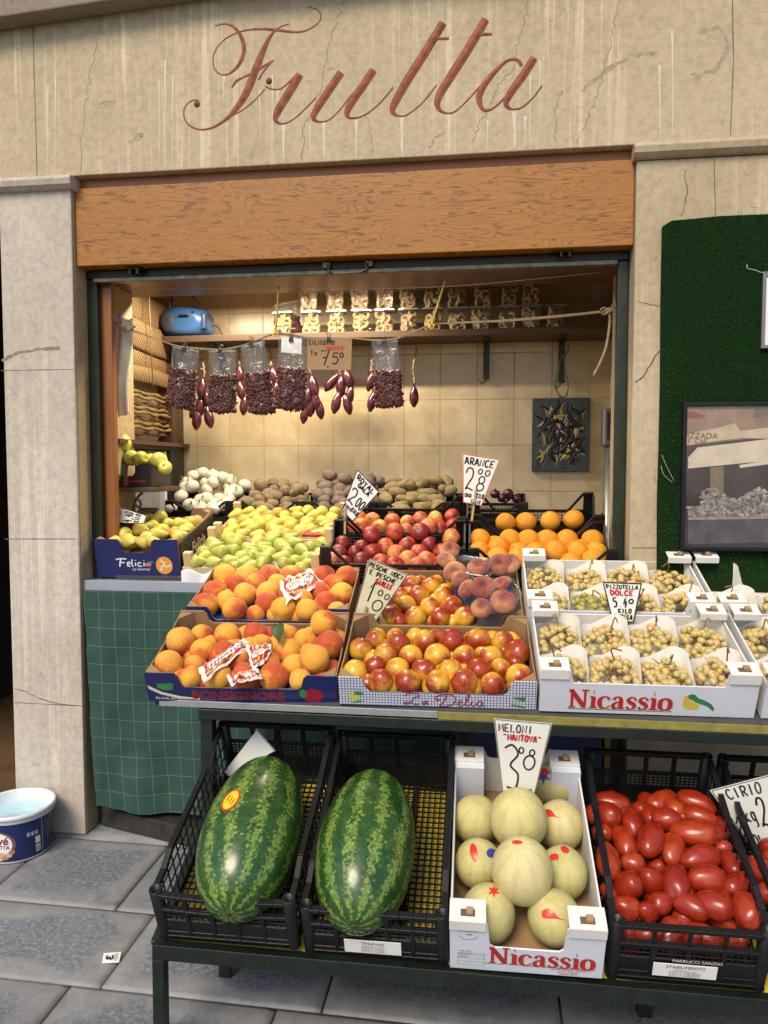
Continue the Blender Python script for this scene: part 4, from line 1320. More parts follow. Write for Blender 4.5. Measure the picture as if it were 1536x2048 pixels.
sc_ = [([(.175, .040), (.19, .048), (.215, .047), (.22, .038), (.205, .034), (.2, .026), (.19, .012), (.178, .008), (.172, .013), (.185, .016), (.205, .008), (.22, .008)], .0032),
       ([(.228, .012), (.236, .022), (.244, .02), (.238, .009), (.23, .009), (.244, .02), (.243, .01), (.25, .01)], .0026),
       ([(.305, .046), (.294, .02), (.282, .006), (.295, .004), (.322, .012), (.332, .032), (.318, .047), (.285, .045), (.27, .034), (.275, .026), (.285, .03)], .0036),
       ([(.337, .014), (.35, .02), (.346, .027), (.338, .02), (.34, .008), (.352, .008), (.366, .026), (.374, .046), (.368, .046), (.362, .02), (.366, .008), (.376, .014), (.382, .026), (.38, .012), (.386, .007), (.396, .018)], .0028),
       ([(.412, .025), (.402, .026), (.397, .014), (.404, .007), (.414, .024), (.412, .01), (.422, .008)], .0028)]
b = MB()
for i, (p, w_) in enumerate(sc_):
    z = cr(p, 5); b.ribbon([(x * 1.0 + .03, -.0012, zz) for x, zz in z], w_, (0, -1, 0), 0, i * .00004)
b.build('script_lettering', M_DKRED, f_)
flat('yellow_emblem', M_YELP, f_, [ell(.047, .03, .016, .012)]); [flat(n__, M_GREENP, f_, [p__], .0009) for n__, p__ in (('green_leaf', ell(.062, .042, .016, .006)), ('green_emblem', [(.535, .044), (.572, .046), (.57, .03), (.555, .034), (.54, .038)]), ('green_twig', [(.035, .008), (.065, .018), (.075, .014), (.06, .008)]), ('green_twig', [(.53, .018), (.575, .012), (.57, .006), (.53, .012)]))]
flat('red_line', M_DKRED, f_, [[(.0, .0555), (.073, .0555), (.073, .0563), (.0, .0563)], [(.532, .0555), (.605, .0555), (.605, .0563), (.532, .0563)]])
M_PE2 = fr(-1.125, 2.742, .987, 3, 17)
pe2, f_ = card_crate('cardboard_crate', 'navy cardboard peach crate with a blue tray, in the second row at left', M_PE2, .612, .39, .10, .046, .09, M_NAVY)
M_NE2 = fr(-.482, 2.761, .980, 3, 22)
ne2, f_ = card_crate('cardboard_crate', 'brown cardboard crate of small nectarines in the second row, behind the checked crate', M_NE2, .604, .395, .098, .05, .08, M_BOXIN)


# --- white grape crates
def white_crate(label, M, w=.62, d=.39, h=.15, lo=.105, a=.088, printed=True, cut=None, inside=M_WBOXIN, group=None):
    T = empty('white_crate', label, 'crate', M, group)
    th = .005
    if cut: P_ = prof(w, h, cut, a, .01)
    else: P_ = [(0, 0), (w, 0), (w, h), (w - a, h), (w - a - .006, lo), (a + .006, lo), (a, h), (0, h)]
    F_ = MB().prism(P_, 0, th).build('front_panel', M_WBOX, T)
    MB().prism(P_ if not cut else prof(w, h, h * .78, a, .01), d - th, d).build('rear_panel', inside, T)
    for x in (.0004, w - th - .0004):
        MB().box(x, x + th, th + .0003, d - th - .0003, .0, h * (.86 if cut else .8)).build('side_panel', inside, T)
    MB().box(th, w - th, th + .0003, d - th - .0003, 0, .004).build('base', M_BOXIN if cut else inside, T)
    for sx, x in ((1, 0), (-1, w)):
        for y0, y1, s in ((-.001, .062, 1), (d - .062, d + .001, -1)):
            xs = sorted((x - sx * .001, x + sx * (a - .004)))
            b = MB()
            b.box(xs[0], xs[1], y0, y1, h + .0005, h + .004)
            b.box(xs[0], xs[1], y0 - .0035, y0 - .0005, h - .03, h + .004) if s > 0 else b.box(xs[0], xs[1], y0 - .003, y0, h - .02, h + .004)
            fl = b.build('corner_flap', M_WBOXIN, T, .0012)
            cx = (xs[0] + xs[1]) / 2
            MB().box(cx - .018, cx + .018, y0 + .012, y0 + .032, h + .0042, h + .005).build('slot_shade', M_CRACK, fl)  # dark box on the flap stands in for the shade inside its hole
            MB().box(cx - .004, cx + .014, y0 + .014, y0 + .032, h + .0052, h + .016).build('tab', M_CARD, fl, .002)
            if cut and s < 0: MB().box(xs[0] + .004, xs[1], y1 - .09, y1 - .066, .004, h - .004).build('corner_gusset', M_WBOX, T)
    return T, F_


M_GR1 = fr(.150, 2.33, .866, 1.7, 21); M_GR2 = fr(.130, 2.725, 1.008, 1, 20); M_GR3 = fr(.788, 2.345, .868, 1, 21); M_GR4 = fr(.765, 2.735, 1.01, 1, 20)


def nic(F_, wd, x0, z0, ht):
    serif_word(F_, 'Nicassio', x0 + .002, z0 - .0025, ht, wd, M_CREAMP, 'letter_edge', -.0008)
    serif_word(F_, 'Nicassio', x0, z0, ht, wd, M_RED)


g1, f_ = white_crate('white grape crate with big red printed name, front row of the stand', M_GR1)
nic(f_, .30, .085, .018, .066)
flat('green_map', M_GREENP, f_, [[(.425, .075), (.44, .08), (.448, .075), (.455, .066), (.475, .058), (.495, .045), (.505, .03), (.503, .02), (.495, .026), (.485, .036), (.465, .044), (.45, .05), (.44, .058), (.428, .062)], [(.085, .012), (.385, .012), (.385, .015), (.085, .015)]])
flat('yellow_map', M_YELP, f_, [[(.415, .072), (.424, .074), (.427, .06), (.44, .052), (.462, .042), (.458, .028), (.44, .024), (.422, .026), (.413, .04)]], .0009)
g2, f_ = white_crate('white grape crate in the second row, behind the printed one', M_GR2)
g3, f_ = white_crate('white grape crate cut off by the right edge, front row', M_GR3)
g4, f_ = white_crate('white grape crate cut off by the right edge, second row', M_GR4)
M_MEL = CRT['mel']
g5, f_ = white_crate('tall white melon crate with red printed name on the low bench', M_MEL, .385, .622, .180, .1, .095, cut=.088)
nic(f_, .265, .1, .030, .062)
flat('green_line', M_GREENP, f_, [[(.09, .027), (.365, .027), (.365, .0295), (.09, .0295)]])
for tx, z, s in (('CAMPAGNA MARIA', .0205, .0105), ('Via A. Diaz 81', .0125, .0095), ('Adelfia (BA)', .0045, .0095)): text_part('address', tx, M_RED, f_, TR(.30, 0, z), s)
text_part('stamp', 'ITALIA', M_GREENP, f_, TR(.047, 0, .141), .012); text_part('stamp', 'INE', M_GREENP, f_, TR(.047, 0, .128), .011, 0, .3)
b = MB()
for a0, a1 in ((200, 340), (20, 60), (120, 160)):
    b.ribbon([(.047 + .025 * math.cos(R(a0 + (a1 - a0) * i / 10)), -.0008, .133 + .02 * math.sin(R(a0 + (a1 - a0) * i / 10))) for i in range(11)], .0016, (0, -1, 0))
b.build('stamp_ring', M_GREENP, f_)
b = MB()
for z in (.018, .03, .042, .054, .062): b.ribbon([(.02, -.0008, z), (.088, -.0008, z)], .0007, (0, -1, 0))
for x in (.02, .088): b.ribbon([(x, -.0008, .018), (x, -.0008, .062)], .0007, (0, -1, 0), 0, .0001)
b.build('form_lines', M_GREENP, f_)
for tx, z in (('PRODOTTO', .056), ('VARIETA', .045), ('TARA 550 g', .067)): text_part('form_text', tx, M_INK, f_, TR(.022, 0, z), .0065, align='LEFT')

# --- black crates on the bench
c1 = deep_crate('plastic_crate', 'black plastic crate with sagging front rail holding the stickered watermelon', CRT['wm1'], .385, .63, .176, .215, sag=.008)
c2 = deep_crate('plastic_crate', 'black plastic crate holding the plain watermelon next to the melon box', CRT['wm2'], .380, .63, .175, .215)
c3 = deep_crate('plastic_crate', 'black plastic crate heaped with plum tomatoes', CRT['tom'], .385, .62, .2, .225, bars=4)
c4 = deep_crate('plastic_crate', 'black plastic crate cut off at the right, under the tomato price card', CRT['tom2'], .385, .62, .2, .225, bars=4)
for T_, x0, x1, z0, z1, l1, l2 in ((c2, .11, .26, .022, .07, 'Ortofrutta', 'PRODOTTO A VISTA'), (c3, .11, .265, .03, .075, 'STABILIMENTO', 'ORTOFRUTTA 1 CAT')):
    lb_ = MB().box(x0, x1, -.0026, -.0008, z0, z1).build('paper_label', M_WHITE, T_)
    text_part('label_text', l1, M_INK, lb_, TR((x0 + x1) / 2, -.0027, z1 - .014), .014, 0, .2)
    for k in range(4): text_part('label_text', l2 if k == 0 else 'Via Roma 12 - ' + l1, M_INK, lb_, TR((x0 + x1) / 2, -.0027, z1 - .024 - .006 * k), .006)
text_part('moulded_text', 'PARRUCCI SANZIO', M_WHITE, c3, TR(.215, -.0008, .082), .014)

# --- tier three and the back row
def t3(x, y, z): return fr(x, y, z, 1.5, 15)
M_AP1, M_AP2 = t3(-.695, 3.118, 1.122), t3(-.695, 3.49, 1.222)
M_OR1, M_OR2 = t3(-.088, 3.118, 1.122), t3(-.088, 3.49, 1.222)
M_PR1, M_PR2 = t3(-1.30, 3.125, 1.122), t3(-1.30, 3.49, 1.222)
shallow_crate('plastic_crate', 'low black plastic crate of dark red apples, nearer of the two', M_AP1, .595, .365)
shallow_crate('plastic_crate', 'low black plastic crate of red apples, behind the nearer apple crate', M_AP2, .595, .36)
shallow_crate('plastic_crate', 'low black plastic crate of oranges, nearer of the two', M_OR1, .585, .365)
shallow_crate('plastic_crate', 'low black plastic crate with a single row of oranges, behind the nearer orange crate', M_OR2, .585, .36, tower=.165)


M_PALE = grain('pale_poplar', (.52, .38, .2), (.66, .51, .3), 'x', .75, 0)
M_PALEZ = grain('pale_poplar_post', (.52, .36, .17), (.68, .52, .29), 'z', .75, 0)


def wood_crate(label, M, w, d, h=.055):
    T = empty('wooden_crate', label, 'crate', M, 'wooden pear crates')
    MB().box(0, w, 0, .005, .004, h).build('slat', M_PALE, T, .001)
    MB().box(0, w, d - .005, d, .004, h).build('slat', M_PALE, T, .001)
    for x in (0, w - .005): MB().box(x, x + .005, .0055, d - .0055, .004, h).build('slat', M_PALE, T, .001)
    MB().box(0.006, w - .006, .006, d - .006, 0, .0038).build('base', M_PALE, T)
    for x, y in ((.006, .006), (w - .041, .006), (.006, d - .036), (w - .041, d - .036)):
        MB().slab([(x, y), (x + .035, y), (x + .035, y + .03), (x, y + .03)], .004, .118).build('corner_post', M_PALEZ, T, .002)
    b = MB()
    b.sheet(lambda u, v: V((.012 + u * (w - .024), .012 + v * (d - .024), .018 + .008 * noise.noise(V((u * 9, v * 7, w * 10))))), 30, 20)
    b.build('paper_liner', M_WHITE, T)
    return T


wood_crate('pale wooden crate of green pears, nearer of the two beside the apples', M_PR1, .6, .36)
wood_crate('pale wooden crate of yellow pears with red paper, behind the nearer pear crate', M_PR2, .6, .36)
b = MB(); r2 = random.Random(3)
b.sheet(lambda u, v: M_PR2 @ V((.43 + .17 * u, .005 - .012 * math.sin(v * 3) + .03 * v, .062 + .02 * math.sin(u * 5) * v + .012 * noise.noise(V((u * 5, v * 5, 0))))), 12, 6)
tag(b.build('red_paper', plain('red_tissue', (.45, .03, .03), .6), None, solid=.001), 'crumpled red tissue paper on the front edge of the far pear crate', 'paper')
b = MB()
b.sheet(lambda u, v: M_PR1 @ V((-.005 + .14 * u, -.004 - .012 * v - .008 * math.sin(u * 9) * v, .04 - .07 * v + .012 * math.sin(u * 7 + v * 3))), 16, 8)
tag(b.build('white_paper', M_WHITE, None, solid=.001), 'crumpled white paper hanging over the front of the nearer pear crate', 'paper')
M_FEL = fr(-1.705, 3.155, 1.120, 2.4, 12.5)
fe, f_ = card_crate('cardboard_crate', 'dark blue cardboard crate of pears with white Felicia lettering on the counter', M_FEL, .372, .50, .175, .112, .115, M_NAVY, tray=False)
b = MB()
FE = [([(.105, .085), (.1, .065), (.098, .05)], .0055), ([(.085, .083), (.105, .087), (.128, .086)], .005), ([(.1, .068), (.12, .07)], .0045),
      ([(.128, .06), (.14, .066), (.138, .072), (.13, .068), (.13, .055), (.142, .053)], .0042), ([(.15, .085), (.148, .06), (.154, .052)], .0045), ([(.163, .07), (.162, .054)], .0045), ([(.163, .079), (.164, .081)], .006),
      ([(.186, .068), (.176, .07), (.172, .06), (.178, .053), (.188, .055)], .0042), ([(.197, .07), (.196, .054)], .0045), ([(.197, .079), (.198, .081)], .006)]
for i, (p, w_) in enumerate(FE):
    b.ribbon([(x * 1.12 - .005, -.0012, z) for x, z in cr(p, 4)], w_ * 1.2, (0, -1, 0), 0, i * .00004)
b.build('lettering', M_WHITE, f_)
flat('fruit_emblem', plain('salmon_print', (.6, .14, .11), .5), f_, [ell(.232, .061, .016, .0085)])
flat('leaf_emblem', M_GREENP, f_, [ell(.246, .072, .012, .005)], .0008)
text_part('motto', 'La favorita!', M_WHITE, f_, TR(.2, 0, .034), .018, 0, .15)
flat('round_badge', plain('orange_print', (.75, .32, .03), .5), f_, [ell(.305, .058, .037, .04, 28)], .0006)
b = MB()
for k in range(3):
    a0 = R(90 + k * 120)
    q = cr([(.305, .058), (.305 + .014 * math.cos(a0), .058 + .014 * math.sin(a0)), (.305 + .022 * math.cos(a0 + .5), .058 + .022 * math.sin(a0 + .5)), (.305 + .03 * math.cos(a0 + .35), .058 + .03 * math.sin(a0 + .35))], 4)
    b.ribbon([(x, -.0012, z) for x, z in q], .006, (0, -1, 0), 0, k * .0001)
b.build('badge_emblem', M_WHITE, f_)
sp = MB().box(.3725, .376, .02, .49, .002, .15).build('side_print', M_BLACKP, fe)
text_part('side_lettering', 'Felicia', M_CREAMP, sp, Matrix.Translation((.3765, .25, .055)) @ Matrix.Rotation(R(90), 4, 'Z'), .075, .0015, .2, sx=1.0)
LX = [-1.70, -1.322, -.944, -.566, -.188]
M_BK = [fr(x, 3.865, 1.289, .4, 6) for x in LX]
for k, lab in enumerate(('low black plastic crate of white onions at the back wall', 'low black plastic crate of brown potatoes beside the white onions', 'low black plastic crate of dusky round potatoes in the middle of the back row', 'low black plastic crate of long yellow potatoes behind the apples', 'low black plastic crate with a few red onions behind the orange price card')):
    shallow_crate('plastic_crate', lab, M_BK[k], .372, .35, .085, .13)
# side shelf with the yellow apple box
a = onY(356, 976, 3.55)
SS = empty('side_shelf', 'small dark wooden side shelf on a scroll bracket inside the left jamb', 'shelf', (-1.80, 3.36, a.z - .015))
MB().box(-.015, .26, 0, .32, 0, .022).build('board', M_DARKWOOD, SS, .003)
q = cr([tuple(V((.2, .02, -.002)) + V(p)) for p in ((0, 0, 0), (-.03, 0, -.03), (-.05, 0, -.08), (-.08, 0, -.14), (-.1, 0, -.15), (-.115, 0, -.13), (-.10, 0, -.115))], 6)
MB().tube(q, .006, 7).tube(cr([tuple(V((.17, .02, -.03)) + V(p)) for p in ((0, 0, 0), (.018, 0, -.012), (.02, 0, -.035), (.005, 0, -.04), (-.002, 0, -.028))], 5), .005, 7).build('scroll_bracket', M_BLKM, SS)
M_GA = Matrix.Translation((-1.795, 3.37, a.z + .0095)) @ Matrix.Rotation(R(4), 4, 'Z')
ga, f_ = card_crate('cardboard_crate', 'small black printed cardboard box of yellow apples on the side shelf', M_GA, .235, .28, .105, .05, .07, M_BLACKP, mi=M_BLACKP, tray=False)
text_part('print', 'La freschezza', M_WHITE, f_, TR(.052, 0, .048), .013); text_part('print', 'prima di tutto!', M_WHITE, f_, TR(.052, 0, .034), .013)
text_part('print', 'LA RHONA', M_RED, f_, TR(.165, 0, .02), .018, 0, .2); flat('stripe', M_GREENP, f_, [[(.108, .004), (.116, .004), (.116, .05), (.108, .05)]]); flat('stripe', M_RED, f_, [[(.1185, .004), (.1265, .004), (.1265, .05), (.1185, .05)]])
# ------------------------------------------------------------------ fruit and vegetables
def hit(px, py, M, hz):
    return on_plane(px, py, M @ V((0, 0, hz)), (M.to_3x3() @ V((0, 0, 1))).normalized())


def rot_rand(r_=rnd):
    return Euler((r_.uniform(0, 6.28), r_.uniform(0, 6.28), r_.uniform(0, 6.28))).to_matrix().to_4x4()


def tilt_rand(M, amt, r_=rnd):                             # mostly upright in the crate, turned any way
    return (M.to_3x3().normalized() @ (Euler((r_.uniform(-amt, amt), r_.uniform(-amt, amt), 0)).to_matrix() @ Matrix.Rotation(r_.uniform(0, 6.28), 3, 'Z'))).to_4x4()


def nz(d, s, k): return noise.noise(d * s + V((k * 7.7, k * 3.1, 0)))


def variants(name, fn, mats, n=4, nu=24, nv=16, extra=None):
    out = []
    for k in range(n):
        b = MB(); b.blob(lambda d: fn(d, k), nu, nv)
        if extra: extra(b, k)
        out.append(b.mesh(name, mats))
    return out


def skin(name, rough, build, coat=0.0, spec=.5, bump=None):
    t = NT(name, rough, spec)
    build(t)
    if coat: t.P(Coat_Weight=coat, Coat_Roughness=.12)
    return t.m


def blush_skin(name, base1, base2, red1, red2, lo, hi, rough, fuzz=0.0, coat=0.0, speck=.5, rshift=.35):
    t = NT(name, rough, .45)
    co = t.co('Object', (1, 1, 1), True)
    rd = t.rand()
    oc = t.co('Object')
    s = t.sep(oc)
    n1 = t.noise(co, .85, 3, .55, .5)
    n2 = t.noise(t.co('Object', (8, 8, 3.5) if coat else (5, 5, 5), True), 1.6, 4, .75)
    dirn = t.math('MULTIPLY', t.math('ADD', s[0], t.math('MULTIPLY', s[2], .6)), .30)
    f = t.math('ADD', t.math('ADD', n1, dirn), t.math('MULTIPLY', t.math('SUBTRACT', rd, .5), rshift))
    f = t.math('ADD', f, t.math('MULTIPLY', t.math('SUBTRACT', n2, .5), speck))
    base = t.mix(t.noise(co, 1.4, 3), base1, base2)
    red = t.mix(t.noise(co, 2.4, 4), red1, red2)
    m = t.ramp(f, [(lo, 0), (hi, 1)])
    t.P(Base_Color=t.mix(m, base, red))
    if fuzz: t.P(Sheen_Weight=fuzz, Sheen_Roughness=.5, Sheen_Tint=(1, .85, .7))
    if coat: t.P(Coat_Weight=coat, Coat_Roughness=.15)
    t.bump(t.noise(co, 11, 2), .04, .02)
    return t.m


def peach_fn(d, k):
    a = math.atan2(d.y, d.x)
    r_ = 1 + .05 * nz(d, 1.3, k) - .085 * math.exp(-(a / .2) ** 2) * (1 - abs(d.z) ** 6) - .16 * math.exp(-((1 - d.z) / .06) ** 1) + .03 * math.exp(-((1 + d.z) / .03))
    return V((d.x * r_, d.y * r_, d.z * r_ * .95))


M_PEACH = blush_skin('peach_skin', (.70, .29, .018), (.78, .42, .055), (.34, .03, .013), (.58, .11, .016), .36, .72, .7, .2, 0, .6, 1.0)
M_STEMC = plain('fruit_stem', (.09, .06, .025), .8, .2)
PEACH = variants('peach', peach_fn, [M_PEACH], 5)
M_NECT = blush_skin('nectarine_skin', (.68, .34, .018), (.76, .46, .045), (.17, .008, .008), (.44, .06, .012), .26, .66, .3, 0, .35, .9, .5)
NECT = variants('nectarine', peach_fn, [M_NECT], 5)


def relax(L, M, w, d, it=40, tight=.93):
    Mi = M.inverted()
    P = [[Mi @ p, r_] for p, r_ in L]
    z0 = [p.z for p, _ in P]
    for _ in range(it):
        for i in range(len(P)):
            for j in range(i):
                v = P[i][0] - P[j][0]
                m_ = (P[i][1] + P[j][1]) * tight
                if v.length < m_ and v.length > 1e-6:
                    k = v.normalized() * (m_ - v.length) * .25
                    P[i][0] += k; P[j][0] -= k
        for k, q in enumerate(P):
            q[0].x = max(q[1] * .92 + .004, min(w - q[1] * .92 - .004, q[0].x))
            q[0].y = max(q[1] * .9 + .004, min(d - q[1] * .9 - .004, q[0].y))
            q[0].z = max(q[1] * .9 + .006, min(z0[k] + .02, q[0].z))
    return [(M @ p, r_) for p, r_ in P]


def fruits(name, meshes, lst, org, sc_, M, w, d, hz, label, cat, group, rlim=(.0, 9), amt=3.2, dr=1.0, squash=None, rx=True):
    L = []
    for e in lst:
        x, y, r_ = org[0] + e[0] / sc_, org[1] + e[1] / sc_, e[2] / sc_
        h_ = hz + (e[3] if len(e) > 3 else 0)
        p = hit(x, y, M, h_)
        rr = max(rlim[0], min(rlim[1], r_ * depth(p) / FPX * dr))
        L.append((p, rr))
    if rx: L = relax(L, M, w, d)
    out = []
    for p, rr in L:
        if amt > 3: rot_ = rot_rand()
        else:
            ax = ((M.to_3x3() @ V((0, 0, 1))).normalized() * .5 - (p - CO).normalized() * .75 + V((rnd.uniform(-amt, amt), rnd.uniform(-amt, amt), rnd.uniform(-amt, amt)))).normalized()
            rot_ = (ax.to_track_quat('Z', 'Y').to_matrix() @ Matrix.Rotation(rnd.uniform(0, 6), 3, 'Z')).to_4x4()
        Mo = Matrix.Translation(p) @ rot_ @ Matrix.Scale(rr, 4)
        out.append(inst(name, rnd.choice(meshes), Mo, label, cat, group))
    return out


def unit(mesh_list):                                       # materials read object coordinates, so bake real size into the meshes
    return mesh_list


# objects are scaled by their radius, so object coordinates run -1..1: scale the skins' patterns once here
for m_ in (M_PEACH, M_NECT):
    pass

C1 = (280, 1080); S1 = 3.072
fruits('peach', PEACH, [(258, 627, 92, .02), (380, 585, 66), (170, 768, 88, .01), (295, 770, 62), (402, 680, 75), (305, 858, 72), (535, 588, 80), (710, 580, 72), (890, 590, 72), (1018, 615, 70), (1148, 525, 82, .045), (1160, 645, 90, .03), (1245, 595, 60), (1092, 745, 88, .03), (1035, 690, 55), (910, 692, 82), (938, 785, 76), (600, 745, 85), (790, 765, 80), (462, 870, 86), (640, 880, 88), (820, 860, 90), (985, 860, 66), (745, 640, 64), (1200, 780, 45), (500, 690, 70)],
       C1, S1, M_BON, BW, BD, .066, 'ripe orange yellow peach in the navy crate at the front left', 'peach', 'peaches in the front navy crate', (.032, .050), dr=1.05)
fruits('peach', PEACH, [(515, 190, 74), (690, 142, 70), (827, 157, 72), (970, 147, 70), (1118, 155, 74), (1275, 218, 80), (615, 250, 64), (750, 255, 70), (490, 305, 72), (635, 330, 70), (775, 325, 70), (408, 388, 82), (535, 375, 66), (548, 450, 74), (935, 310, 64), (1095, 335, 70), (1170, 260, 65), (1240, 340, 77), (810, 400, 72), (980, 395, 76), (862, 460, 80), (1130, 400, 72), (1020, 468, 72), (1200, 430, 55), (860, 240, 62), (1010, 230, 60)],
       C1, S1, M_PE2, .612, .39, .068, 'yellow peach with red blush in the second row navy crate', 'peach', 'peaches in the second row crate', (.032, .050), dr=1.05)
C2 = (660, 1080); S2 = 3.49
fruits('nectarine', NECT, [(215, 762, 87), (312, 695, 72), (480, 720, 86), (665, 712, 88), (845, 705, 92), (1033, 705, 92), (1210, 715, 80), (388, 808, 88), (565, 815, 86), (750, 815, 94), (940, 825, 90), (1125, 825, 85), (1298, 780, 92), (190, 920, 92), (300, 885, 76), (470, 905, 88), (657, 922, 92), (845, 918, 86), (1040, 920, 94), (1195, 905, 74), (1295, 945, 95), (350, 1000, 92), (540, 1010, 90), (743, 1020, 90), (938, 1020, 98), (1135, 1050, 88)],
       C2, S2, M_DEL, .605, .393, .062, 'shiny yellow and red nectarine in the checked front crate', 'nectarine', 'nectarines in the checked crate', (.030, .046))
fruits('nectarine', NECT, [(490, 385, 58), (565, 310, 66), (705, 322, 72), (620, 385, 76), (790, 395, 74), (525, 460, 75), (700, 470, 74), (860, 475, 82), (430, 525, 76), (595, 535, 78), (770, 545, 80), (940, 535, 86), (405, 455, 60), (350, 400, 60), (300, 330, 60), (450, 300, 60)],
       C2, S2, M_NE2, .604, .395, .05, 'small dark red and yellow nectarine in the brown second row crate', 'nectarine', 'nectarines in the second row crate', (.028, .044))

# the layer underneath, seen in the gaps
def under(name, meshes, M, w, d, r_, hz, label, cat, grp, skip=None):
    ny, nx = int((d - .03) / (r_ * 1.8)), int((w - .03) / (r_ * 2.02))
    for j in range(ny):
        for i in range(nx):
            x = .018 + r_ + (w - .036 - 2 * r_) * (i + (.0 if j % 2 else .5)) / max(1, nx - .5)
            y = .02 + r_ + (d - .04 - 2 * r_) * j / max(1, ny - 1)
            if skip and skip(x, y): continue
            rr = r_ * rnd.uniform(.93, 1.02)
            inst(name, rnd.choice(meshes), Matrix.Translation(M @ V((x, y, hz + rnd.uniform(-.003, .003)))) @ rot_rand() @ Matrix.Scale(rr, 4), label, cat, grp)


under('peach', PEACH, M_BON, BW, BD, .037, .042, 'ripe orange yellow peach in the navy crate at the front left', 'peach', 'peaches in the front navy crate')
under('peach', PEACH, M_PE2, .612, .39, .037, .044, 'yellow peach with red blush in the second row navy crate', 'peach', 'peaches in the second row crate', lambda x, y: .09 < x < .22 and y < .16)
under('nectarine', NECT, M_DEL, .605, .393, .035, .036, 'shiny yellow and red nectarine in the checked front crate', 'nectarine', 'nectarines in the checked crate')
under('nectarine', NECT, M_NE2, .604, .395, .034, .030, 'small dark red and yellow nectarine in the brown second row crate', 'nectarine', 'nectarines in the second row crate', lambda x, y: x > .36)

# flat peaches in two clear punnets
def flatp_fn(d, k):
    h = math.sqrt(max(0, 1 - d.z * d.z))
    r_ = 1 + .06 * nz(d, 1.5, k)
    a = math.atan2(d.y, d.x)
    z = d.z * .60 - .58 * math.exp(-(h / .30) ** 2) * (1 if d.z > 0 else -.35)
    r_ -= .10 * math.exp(-(a / .3) ** 2)
    return V((d.x * r_, d.y * r_, z * r_))


M_FLATP = blush_skin('flat_peach_skin', (.46, .20, .09), (.52, .27, .13), (.15, .03, .03), (.29, .07, .05), .15, .75, .85, .35, 0, .35, .4)
FLATP = variants('flat_peach', flatp_fn, [M_FLATP], 4)


def punnet_mesh(w, d, h):
    def path(r_, ex):
        q = []
        for cx, cy, a0 in ((1, 1, 0), (-1, 1, 90), (-1, -1, 180), (1, -1, 270)):
            for i in range(6):
                a = R(a0 + 90 * i / 5)
                q.append((cx * (w / 2 * ex - r_) + r_ * math.cos(a), cy * (d / 2 * ex - r_) + r_ * math.sin(a)))
        return q
    b = MB(); rings = [(path(.02, .8), 0), (path(.024, .88), h * .5), (path(.03, .97), h), (path(.032, 1.05), h + .002), (path(.032, 1.06), h - .005)]
    n = 24
    vs = [(x, y, z) for p, z in rings for x, y in p]
    fs = [(i * n + k, i * n + (k + 1) % n, (i + 1) * n + (k + 1) % n, (i + 1) * n + k) for i in range(4) for k in range(n)]
    b.add(vs, fs + [tuple(range(n))[::-1]], 0, None, True)
    return b.mesh('clear_punnet', clear('punnet_plastic', (.93, .93, .93), .12, .12, .06))


PUN = punnet_mesh(.155, .135, .07)
pA = M_NE2 @ Matrix.Translation((.43, .285, .075)) @ Matrix.Rotation(R(-14), 4, 'Z')
pB = M_NE2 @ Matrix.Translation((.508, .095, .085)) @ Matrix.Rotation(R(14), 4, 'Z') @ Matrix.Rotation(R(4), 4, 'X')
inst('clear_punnet', PUN, pA, 'clear plastic punnet of flat peaches, behind the other one', 'punnet', 'punnets of flat peaches')
inst('clear_punnet', PUN, pB, 'clear plastic punnet of flat peaches, in front, tipped over the crate edge', 'punnet', 'punnets of flat peaches')
fruits('flat_peach', FLATP, [(815, 145, 75), (870, 225, 80), (835, 75, 72), (910, 272, 62), (1035, 195, 86), (1180, 175, 82), (1250, 165, 76)], C2, S2, M_NE2, .604, .395, .15, 'dusky flat peach heaped in the rear clear punnet', 'flat peach', 'flat peaches in the rear punnet', (.026, .044), .5, rx=False)
fruits('flat_peach', FLATP, [(955, 345, 72), (1070, 330, 88, .02), (1190, 318, 66), (1210, 430, 95, .01), (1060, 475, 76), (1225, 285, 45)], C2, S2, M_NE2, .604, .395, .155, 'dusky flat peach in the front clear punnet', 'flat peach', 'flat peaches in the front punnet', (.024, .046), .6, rx=False)

# apples and oranges
def apple_fn(d, k):
    r_ = 1 + .045 * nz(d, 1.4, k) - .30 * math.exp(-((1 - d.z) / .07)) - .14 * math.exp(-((1 + d.z) / .07)) + .02 * math.cos(5 * math.atan2(d.y, d.x)) * (.5 - .5 * d.z)
    return V((d.x * r_ * (1 + .06 * d.z), d.y * r_ * (1 + .06 * d.z), d.z * r_ * .95))


def apple_x(b, k): b.tube([(0, 0, .6), (.03, .02, .8), (.1, .05, 1.02)], [.035, .03, .045], 5, 1)


def apple_skin(name, lo, hi):
    t = NT(name, .42, .45)
    co = t.co('Object', (1, 1, 1), True)
    s = t.sep(t.co('Object'))
    ang = t.math('ARCTAN2', s[1], s[0])
    st = t.noise(t.n('CombineXYZ', None, X=t.math('MULTIPLY', ang, 7.0), Y=t.math('MULTIPLY', s[2], 1.6), Z=t.math('MULTIPLY', t.rand(), 40.0)).outputs[0], 1.6, 4, .7)
    n1 = t.noise(co, 1.1, 2)
    f = t.math('ADD', t.math('ADD', t.math('MULTIPLY', st, .5), t.math('MULTIPLY', n1, .7)), t.math('MULTIPLY', t.math('SUBTRACT', t.rand(), .5), .6))
    c = t.ramp(f, [(lo, (.70, .38, .07)), (lo + .13, (.56, .15, .05)), (hi, (.36, .04, .024)), (hi + .16, (.17, .015, .014))])
    t.P(Base_Color=c, Coat_Weight=.08, Coat_Roughness=.3)
    return t.m


